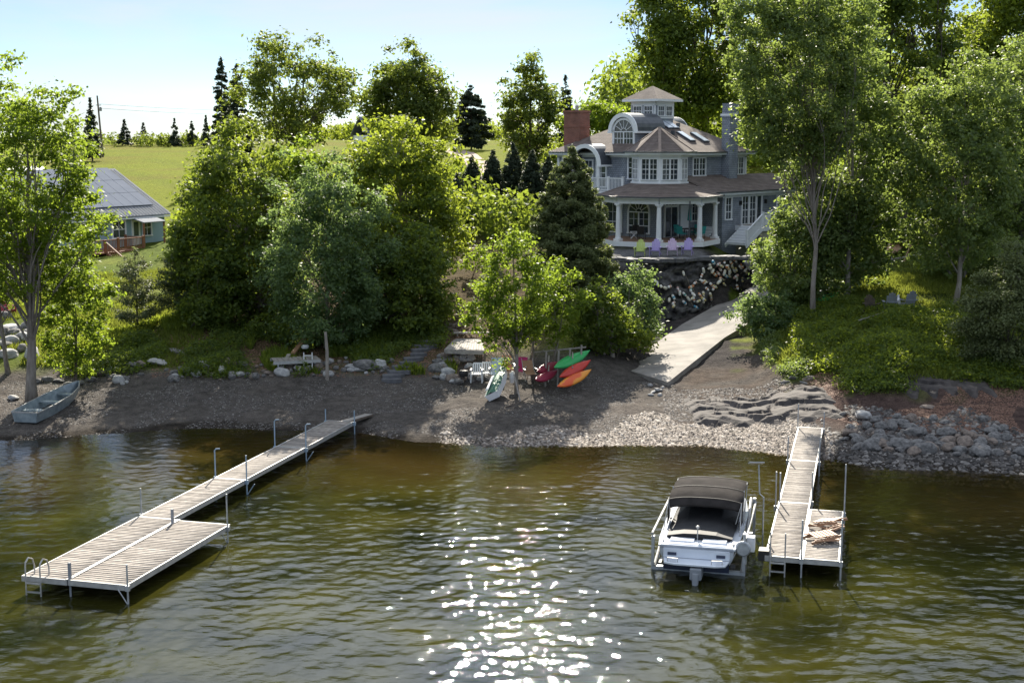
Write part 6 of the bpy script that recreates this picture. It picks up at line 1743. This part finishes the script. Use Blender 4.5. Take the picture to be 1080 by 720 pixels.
rack = empty('kayak_rack', on_ground(592, 402), 0, 'rough grey pole rack holding the coloured kayaks on the beach', 'rack')
o0 = Vector(rack.location)
for k, (px, d) in enumerate(((575, 32.3), (588, 32.3), (600, 32.4), (612, 32.6))):
    m = MB(); p0 = at_d(px, 398, d); p0.z = gz(p0.x, p0.y) - .2; p1 = Vector((p0.x + .05, p0.y + .1, p0.z + 1.9)); m.tube([p0 - o0, p1 - o0], .05, 7); m.build('post', M['wood_grey'], rack)
for k, (z, dd_) in enumerate(((.45, -.35), (.95, -.35), (1.4, -.3))):
    for px, d in ((578, 32.3), (603, 32.4)):
        p = at_d(px, 390, d); p.z = gz(p.x, p.y) + z; m = MB(); m.tube([p + Vector((0, -.75, -.05)) - o0, p + Vector((.05, .35, .05)) - o0], .035, 6); m.build('arm', M['wood_grey'], rack)
m = MB(); p = at_d(560, 372, 33.3); q = at_d(618, 366, 33.8); m.tube([p - o0, q - o0], .045, 6); m.build('cross_rail', M['wood_grey'], rack)
kayak(kp(583, 389, 31.9), kp(621, 371, 32.9), .58, M['green_plastic'], 'bright green kayak on top of the beach rack', roll=.75, sit=False)
kayak(kp(589, 399, 31.7), kp(622, 381, 32.5), .52, M['red_plastic'], 'red kayak directly under the green one', roll=.75, sit=False)
kayak(kp(587, 409, 31.3), kp(623, 391, 31.9), .52, M['orange_plastic'], 'orange and yellow kayak lowest on the beach rack', roll=.7, sit=False)
kayak(kp(565, 393, 32.0), kp(588, 383, 32.9), .5, M['maroon'], 'upper maroon kayak behind the green one', roll=.7, sit=False)
kayak(kp(563, 402, 31.7), kp(587, 392, 32.4), .5, M['maroon'], 'lower maroon kayak standing near the tan folding chair', roll=.7, sit=False)
# chairs on the beach
def plastic_chair(loc, rz, label, group=None):
    root = empty('plastic_chair', loc, rz, label, 'chair', group); W = M['white_plastic']
    m = MB(); m.box((0, 0, .42), (.5, .48, .03)); m.build('seat', W, root, bevel=.01)
    m = MB(); m.M = Matrix.Translation((0, .22, .43)) @ Matrix.Rotation(R(-15), 4, 'X')
    for k in range(5): m.box((-.2 + k * .1, 0, .24 - .012 * (k - 2) ** 2), (.065, .02, .48))
    m.box((0, 0, .46), (.42, .024, .07)); m.build('backrest', W, root)
    for sx in (-1, 1):
        m = MB(); m.box((sx * .28, 0, .63), (.06, .5, .03)); m.build('armrest', W, root)
        for sy in (-1, 1): m = MB(); m.beam((sx * .27, sy * .22, 0), (sx * .25, sy * .2, .63 if sy < 0 else .45), .05, .05); m.build('leg', W, root)
    return root
plastic_chair(place(503, 403), R(-5), 'white plastic armchair at the left end of the beach chairs', 'pair of white plastic armchairs on the beach')
plastic_chair(place(514, 402), R(8), 'white plastic armchair beside the pale blue strap chair', 'pair of white plastic armchairs on the beach')
def strap_chair(loc, rz, fab, label, recl=28, s=1.0):
    root = empty('folding_chair', loc, rz, label, 'chair', 'fabric folding chairs on the beach')
    m = MB(); m.M = Matrix.Translation((0, 0, .36)) @ Matrix.Rotation(R(8), 4, 'X'); m.box((0, 0, 0), (.5, .46, .02)); m.build('seat', fab, root)
    m = MB(); m.M = Matrix.Translation((0, .2, .34)) @ Matrix.Rotation(R(-recl), 4, 'X'); m.box((0, 0, .34), (.5, .02, .66)); m.build('backrest', fab, root)
    m = MB()
    for sx in (-1, 1):
        c = math.sin(R(recl)) * .72
        m.tube([(sx * .27, .2, .34), (sx * .27, .2 + c, 1.0)], .016, 6); m.tube([(sx * .27, -.25, .34), (sx * .27, .22, .36)], .014, 6)
    m.build('frame', M['alu'], root)
    for sx in (-1, 1):
        m = MB(); m.tube([(sx * .29, -.3, 0), (sx * .29, .25, .5)], .014, 6); m.build('leg', M['alu'], root)
        m = MB(); m.tube([(sx * .3, .4, 0), (sx * .3, -.25, .55)], .014, 6); m.build('leg', M['alu'], root)
        m = MB(); m.box((sx * .3, 0, .57), (.05, .5, .025)); m.build('armrest', M['white_plastic'], root)
    root.scale = (s, s, s); return root
strap_chair(place(524, 402), R(-4), M['paleblue'], 'pale blue strapped lounge chair next to the white plastic armchairs', 30, 1.15)
strap_chair(place(536, 396), R(10), M['peach'], 'orange folding chair half hidden behind the maple trunk')
strap_chair(place(549, 398), R(-12), M['magenta'], 'magenta folding chair between the maple trunk and the tan chair')
strap_chair(place(559, 401), R(14), M['wood_tan'], 'tan folding chair next to the lower maroon kayak', 34)
q = on_ground(541, 410); fl = empty('mooring_float', at_d(540.5, 398, q.y / KD - .15), 0, 'small white float hanging on the thin maple trunk', 'float')
m = MB(); m.lathe([(.03, -.3), (.13, -.24), (.16, -.05), (.14, .2), (.04, .3)], 12); m.build('float_body', M['white_plastic'], fl); m = MB(); m.tube([(0, .0, .28), (0, .12, .6)], .012, 5); m.build('cord', M['rope'], fl)
q = on_ground(549, 424); m = MB(); m.beam((0, 0, 0), (-.3, .5, 1.2), .06, .03); o = m.build('loose_board', M['wood_grey'], loc=q); tag(o, 'pale board leaning against the thin maple trunk', 'board')
q = on_ground(533, 430); m = MB(); m.tube([(0, 0, .04), (.5, .45, .08), (1.0, 1.0, .25)], .03, 6); o = m.build('driftwood', M['wood_dark'], loc=q); tag(o, 'dark stick lying on the shingle under the maple', 'stick')
# small wooden platform on the stone heap
pa, pb, pc_, pd_ = at_z(470, 368, 2.15), at_z(511, 369, 2.15), at_z(509, 357, 2.15), at_z(481, 357, 2.15)
pl = empty('wooden_platform', (pa + pb) / 2, 0, 'small grey wooden platform on the stone heap behind the white chairs', 'platform'); o0 = (pa + pb) / 2
m = MB(); n = 14
for k in range(n): 
    t0, t1 = k / n, (k + .9) / n; a, b, c, d = pa.lerp(pb, t0), pa.lerp(pb, t1), pd_.lerp(pc_, t1), pd_.lerp(pc_, t0)
    m.mesh([tuple(v - o0) for v in (a, b, c, d)] + [tuple(v - o0 - Vector((0, 0, .05))) for v in (a, b, c, d)], [(0, 1, 2, 3), (4, 7, 6, 5), (0, 4, 5, 1), (1, 5, 6, 2), (2, 6, 7, 3), (3, 7, 4, 0)])
m.build('deck_boards', M['wood_grey'], pl)
m = MB(); m.beam(pa - o0 + Vector((0, -.04, -.12)), pb - o0 + Vector((0, -.04, -.12)), .07, .2); m.beam(pa - o0 + Vector((-.04, 0, -.12)), pd_ - o0 + Vector((-.04, 0, -.12)), .07, .2); m.build('edge_beam', M['wood_grey'], pl)
for k, v in enumerate((pa, pb, pc_, pd_)): m = MB(); z = gz(v.x, v.y); m.box((v.x - o0.x, v.y - o0.y, (z - .2 - o0.z - .1) / 2 - .06), (.12, .12, max(.2, o0.z - z + .1))); m.build('leg', M['wood_dark'], pl)
m = MB(); pe, pf = pd_ + Vector((-.2, .4, .25)), pc_ + Vector((.6, .4, .25)); m.beam(pe, pf, .3, .06)
for v in (pe.lerp(pf, .12), pe.lerp(pf, .88)): m.beam(v, Vector((v.x, v.y, gz(v.x, v.y))), .08, .2)
o = m.build('plank_bench', M['wood_grey']); tag(o, 'rough plank bench behind the small wooden platform', 'bench')
# stored dock pieces and ladder under the trees, left
def loose(px0, py0, px1, py1, w, h, lift_, mk, name, label, cat):
    a, b = on_ground(px0, py0), on_ground(px1, py1); a.z += lift_; b.z += lift_ + .15
    m = MB(); m.beam(Vector((0, 0, 0)), b - a, w, h); o = m.build(name, M[mk], loc=a); return tag(o, label, cat)
loose(309, 380, 321, 368, .22, .08, .35, 'wood_tan', 'loose_board', 'brown board lying aslant on the stored dock sections', 'board')
loose(297, 393, 305, 382, .18, .06, .25, 'wood_grey', 'loose_board', 'pale grey board sticking out left of the stored dock sections', 'board')
loose(298, 396, 313, 384, .25, .08, .05, 'wood_dark', 'loose_board', 'dark board on the stones below the stored dock sections', 'board')
sd = empty('stored_dock_section', on_ground(312, 386), R(18), 'stored grey dock section lying under the dark trees', 'dock section')
m = MB()
for k in range(9): m.box((-1.0 + k * .25, .1, .35), (.22, 1.1, .04))
m.build('deck_boards', M['wood_grey'], sd); m = MB(); m.box((0, -.46, .27), (2.3, .06, .14)); m.box((0, .66, .27), (2.3, .06, .14)); m.build('frame', M['alu'], sd)
for sx in (-.9, .9): m = MB(); m.box((sx, -.3, .1), (.08, .08, .36)); m.build('leg', M['galv'], sd)
ldp = on_ground(325, 389); lad = empty('stored_ladder', ldp, R(5), 'short white swim ladder stored upright beside the dock section', 'ladder')
for sx in (-.2, .2): m = MB(); m.tube([(sx, 0, 0), (sx, .1, .8)], .025, 6); m.build('rail', M['white_plastic'], lad)
for k in range(3): m = MB(); m.box((0, .03 + .03 * k, .15 + .25 * k), (.4, .08, .03)); m.build('step', M['white_plastic'], lad)
q = on_ground(322, 378); m = MB(); m.lathe([(.02, 0), (.16, .02), (.2, .12), (.14, .2)], 10); o = m.build('white_bucket', M['white_plastic'], loc=(q.x, q.y, q.z + .5)); tag(o, 'small white pail on top of the stored dock section', 'pail')
q = on_ground(345, 400); m = MB(); m.tube([(0, 0, -.2), (.02, .05, 1.3), (-.05, .1, 2.3)], [.09, .08, .06], 8); o = m.build('wooden_post', M['bark_pale'], loc=q); tag(o, 'thin pale upright post at the edge of the left beach', 'post')
q = on_ground(489, 404)
m = MB(); m.lathe([(.02, .3), (.2, .34), (.24, .5), (.2, .62), (.05, .66)], 12)
for k in range(3): a = k * 2.09; m.tube([(math.cos(a) * .3, math.sin(a) * .3, 0), (math.cos(a) * .12, math.sin(a) * .12, .4)], .02, 5)
o = m.build('kettle_grill', M['rubber'], loc=q); tag(o, 'small black kettle grill in front of the stone heap', 'grill')
q = at_d(659, 357, 35.2); m = MB(); m.lathe([(.06, -.2), (.11, -.1), (.11, .1), (.03, .2)], 10); m.tube([(0, 0, .18), (0, .1, .9)], .012, 5); o = m.build('bird_feeder', M['white_plastic'], loc=q); tag(o, 'small white bird feeder hanging in the bush by the ramp', 'bird feeder')
# stuff on the right lawn
kq = lambda px, py: on_ground(px, py) + Vector((0, 0, .25))
kayak(kq(858, 322), kq(886, 313), .7, M['green_plastic'], 'green kayak resting in the grass behind the ash trunks', .2)
kayak(on_ground(862, 318) + Vector((0, .4, .35)), on_ground(888, 309) + Vector((0, .4, .35)), .65, M['paleblue'], 'pale blue kayak behind the green one in the grass', .2)
kayak(on_ground(952, 272) + Vector((0, 0, .75)), on_ground(975, 266) + Vector((0, 0, 1.05)), .75, M['maroon'], 'dark red kayak on the low rack under the big dark tree', .3)
kayak(on_ground(932, 278) + Vector((0, 0, .55)), on_ground(952, 268) + Vector((0, 0, .85)), .75, M['wood_tan'], 'tan canoe lying next to the dark red kayak under the big tree', .5, sit=False, name='canoe')
rq = on_ground(940, 280); rk2 = empty('kayak_rack', rq, R(20), 'low wooden rack with a raised pole under the big dark tree', 'rack')
m = MB(); m.beam((-.4, -.2, .35), (2.6, -.1, .7), .12, .1); m.build('cross_rail', M['wood_grey'], rk2)
for x in (0, 2.2): m = MB(); m.beam((x, -.1, -.1), (x, -.1, .6), .1, .1); m.build('post', M['wood_grey'], rk2)
m = MB(); m.beam((1.0, .1, .2), (1.7, .2, 1.6), .08, .08); m.build('pole', M['wood_tan'], rk2)
adirondack('adirondack_chair', M['grey_paint'], place(939, 329), R(172), 'left grey wooden chair by the stone fire ring on the right lawn', group='grey chairs by the fire ring')
adirondack('adirondack_chair', M['grey_paint'], place(957, 327), R(190), 'right grey wooden chair by the stone fire ring on the right lawn', group='grey chairs by the fire ring')
adirondack('adirondack_chair', M['wood_dark'], place(919, 331), R(150), 'dark wooden chair beside the fire ring, behind the pale trunk', group='dark chairs by the fire ring')
q = on_ground(947, 326); m = MB(); m.lathe([(.02, 0), (.12, .0), (.12, .5), (.05, .6), (.05, .75)], 10); o = m.build('garden_lantern', M['white_plastic'], loc=q); tag(o, 'small white lantern standing between the two grey chairs', 'lantern')
fr = on_ground(925, 336)
for k in range(11):
    a = k * 2 * math.pi / 11; rock((fr.x + math.cos(a) * .8, fr.y + math.sin(a) * .8, gz(fr.x + math.cos(a) * .8, fr.y + math.sin(a) * .8)), .2, 'rock_pale', 'pale stone of the fire ring on the right lawn', 'stones of the fire ring')
loose(905, 346, 940, 338, .05, .05, .4, 'wood_grey', 'fallen_branch', 'long thin fallen branch lying over the tall grass', 'branch')
adirondack('adirondack_chair', M['maroon'], place(8, 333), R(60), 'maroon wooden chair behind the boulders at the left edge')

# ================================================================ the blue house and its yard
BB = Vector((-28.2, 111.0, 0))
bd = Vector((.5, .866, 0)); brz2 = math.atan2(bd.y, bd.x); Lb_ = 12.5
bo = BB - bd * Lb_; bz = gz(BB.x, BB.y) - .15; bz = 4.05
bh = empty('blue_house', (bo.x, bo.y, bz), brz2, 'small teal blue house with solar panels on its pale metal roof, on the left lawn', 'house')
m = MB(); m.prism([(0, 0), (Lb_, 0), (Lb_, 11.5), (0, 11.5)], -1.5, 2.5)
m.mesh([(Lb_, 0, 2.5), (Lb_, 11.5, 2.5), (Lb_, 5.75, 5.6), (Lb_ - .05, 0, 2.5), (Lb_ - .05, 11.5, 2.5), (Lb_ - .05, 5.75, 5.6), (0, 0, 2.5), (0, 11.5, 2.5), (0, 5.75, 5.6)], [(0, 1, 2), (3, 5, 4), (6, 8, 7)])
m.build('wall', M['teal'], bh)
def gable(parent, x0, x1, y0, y1, z, rise, mat, oh=.4, th=.1):
    ym = (y0 + y1) / 2; m = MB(); s = rise / ((y1 - y0) / 2)
    for ya, sgn in ((y0 - oh, 1), (y1 + oh, -1)):
        ze = z - oh * s
        P = [(x0 - oh, ya, ze), (x1 + oh, ya, ze), (x1 + oh, ym, z + rise), (x0 - oh, ym, z + rise)]
        if sgn < 0: P = P[::-1]
        Q = [(p[0], p[1], p[2] + th) for p in P]
        m.mesh(P + Q, [(3, 2, 1, 0), (4, 5, 6, 7), (0, 1, 5, 4), (1, 2, 6, 5), (2, 3, 7, 6), (3, 0, 4, 7)])
    return m.build('roof', mat, parent), s
ro2, sl2 = gable(bh, 0, Lb_, 0, 11.5, 2.5, 3.3, M['teal_metal'])
m = MB(); m.beam((-.4, -.43, 2.18), (Lb_ + .4, -.43, 2.18), .1, .1); m.build('gutter', M['white'], ro2)
m = MB(); an = math.atan(sl2)
for i in range(38): m.M = Matrix.Translation((i * .35 - .3, 2.6, 2.5 + 2.6 * sl2 + .14)) @ Matrix.Rotation(an, 4, 'X'); m.box((0, 0, 0), (.03, 6.9, .03))
m.build('roof_rib', M['teal_metal'], ro2)
for i in range(11):
    for j in range(3):
        y = 1.5 + j * 1.68
        m = MB(); m.M = Matrix.Translation((.9 + i * 1.06, y, 2.5 + y * sl2 + .2)) @ Matrix.Rotation(an, 4, 'X'); m.box((0, 0, 0), (1.03, 1.9, .04)); m.build('solar_panel', M['solar'], ro2)
window(bh, wall_frame(Lb_ - 5.0, 0, .75, AF), 1.25, 1.2, 2, 2, trim=.12)
window(bh, wall_frame(Lb_ - 2.0, 0, .75, AF), .85, 1.2, 2, 2, trim=.1)
dr_ = MB(); dr_.M = wall_frame(Lb_ - 3.2, 0, 0, AF); dr_.box((0, -.03, 1.0), (.9, .06, 2.0)); do = dr_.build('door', M['white'], bh)
dr_ = MB(); dr_.M = wall_frame(Lb_ - 3.2, 0, 0, AF); dr_.box((0, -.065, 1.3), (.5, .02, 1.1)); dr_.build('pane', M['glass'], do)
m = MB(); m.M = Matrix.Translation((Lb_ - 2.6, -.75, 2.05)) @ Matrix.Rotation(R(14), 4, 'X'); m.box((0, 0, 0), (2.4, 1.6, .07)); m.build('porch_canopy', M['teal_metal'], bh)
for x in (Lb_ - 3.7, Lb_ - 1.5): m = MB(); m.box((x, -1.4, .85), (.11, .11, 2.0)); m.build('porch_post', M['wood_brown'], bh)
for k in range(3): m = MB(); m.box((Lb_ - 2.6, -.8 - k * .33, -.1 - k * .15), (2.2, 1.0 - k * .0, .1)); m.build('step', M['wood_brown'], bh)
window(bh, wall_frame(Lb_ - 8.5, 0, .7, AF), 1.5, 1.2, 3, 1); 
dkx = empty('wooden_deck', (0, 0, 0), 0, parent=bh)
m = MB(); m.box((Lb_ - 7.4, -1.3, -.12), (5.2, 2.5, .12)); m.build('deck_floor', M['wood_brown'], dkx)
railing(dkx, [(Lb_ - 10, -2.5, -.06), (Lb_ - 7.5, -2.5, -.06), (Lb_ - 4.9, -2.5, -.06), (Lb_ - 4.9, -.6, -.06)], .9, .14, M['wood_brown'])
m = MB()
for k in range(6): m.box((Lb_ - 8.2 , -2.75 - k * .28, -.3 - k * .17), (1.1, .3, .05))
for x in (-8.78, -7.62): m.beam((Lb_ + x, -2.55, -.1), (Lb_ + x, -4.4, -1.25), .06, .26)
m.build('stair', M['wood_brown'], dkx)
railing(dkx, [(Lb_ - 8.85, -2.55, -.1), (Lb_ - 8.85, -4.4, -1.25)], .85, .2, M['wood_brown'])
gh = empty('neighbour_house', (col_x(-10, 66), 132, 4.5), R(60), 'pale grey roofed building mostly hidden behind the leaning maple', 'house')
m = MB(); m.prism([(0, 0), (9, 0), (9, 6), (0, 6)], -1, 2.8); m.build('wall', M['teal'], gh); gable(gh, 0, 9, 0, 6, 2.8, 2.2, M['lead'])
# farmhouse half hidden behind the skyline trees
fh = empty('farmhouse', (col_x(392, 96), 192, 9.2), R(30), 'small white farmhouse with a dark roof and brick chimney glimpsed between the skyline trees', 'house')
m = MB(); m.prism([(0, 0), (7, 0), (7, 6), (0, 6)], -1, 3.6); m.mesh([(7, 0, 3.6), (7, 6, 3.6), (7, 3, 6.0)], [(0, 1, 2)]); m.build('wall', M['white'], fh); gable(fh, 0, 7, 0, 6, 3.6, 2.5, M['lead'])
m = MB(); m.box((3, 3, 6.4), (.8, .8, 2)); m.build('chimney', M['brick'], fh); window(fh, wall_frame(2, 0, 1, AF), .9, 1.4); window(fh, wall_frame(5, 0, 1, AF), .9, 1.4)
# utility pole with its wires
up_ = at_d(108, 150, 118); up_.z = gz(up_.x, up_.y)
pole = empty('utility_pole', up_, 0, 'leaning wooden utility pole on the meadow skyline', 'utility pole')
tp = at_d(104, 101, 118); h_ = tp.z - up_.z
m = MB(); m.tube([(0, 0, -.5), (-.55, 0, h_)], [.19, .13], 8); m.build('shaft', M['wood_dark'], pole)
m = MB(); m.box((-.4, 0, h_ - 1.6), (.9, .12, .12)); m.lathe([(.2, 0), (.22, .1), (.22, .6), (.1, .7)], 10, (.0, -.2, h_ - 2.6)); m.build('transformer', M['grey_paint'], pole)
for dz_, s_ in ((-1.4, .05), (-2.1, .04)):
    a = tp + Vector((0, 0, dz_)); b = Vector((col_x(520, 118), 236, tp.z + dz_ + .2)); pts = [a.lerp(b, t) - Vector((0, 0, 4 * 1.3 * t * (1 - t))) for t in np.linspace(0, 1, 20)]
    m = MB(); m.tube([p - a for p in pts], .022, 4); o = m.build('power_line', M['rubber'], loc=a); tag(o, 'upper thin power line running right from the pole' if dz_ > -2 else 'lower thin power line running right from the pole', 'power line')
# yard: pale boulder and stones on the left lawn
for px, py, s, lb in ((217, 291, 16, 'pale boulder on the lawn edge right of the second young pine'), (133, 289, 16, 'grey white stone below the stairs of the blue house'), (8, 300, 18, 'dark stone on the grass at the left edge')):
    rk(px, py, s, 'rock_pale', lb, None)
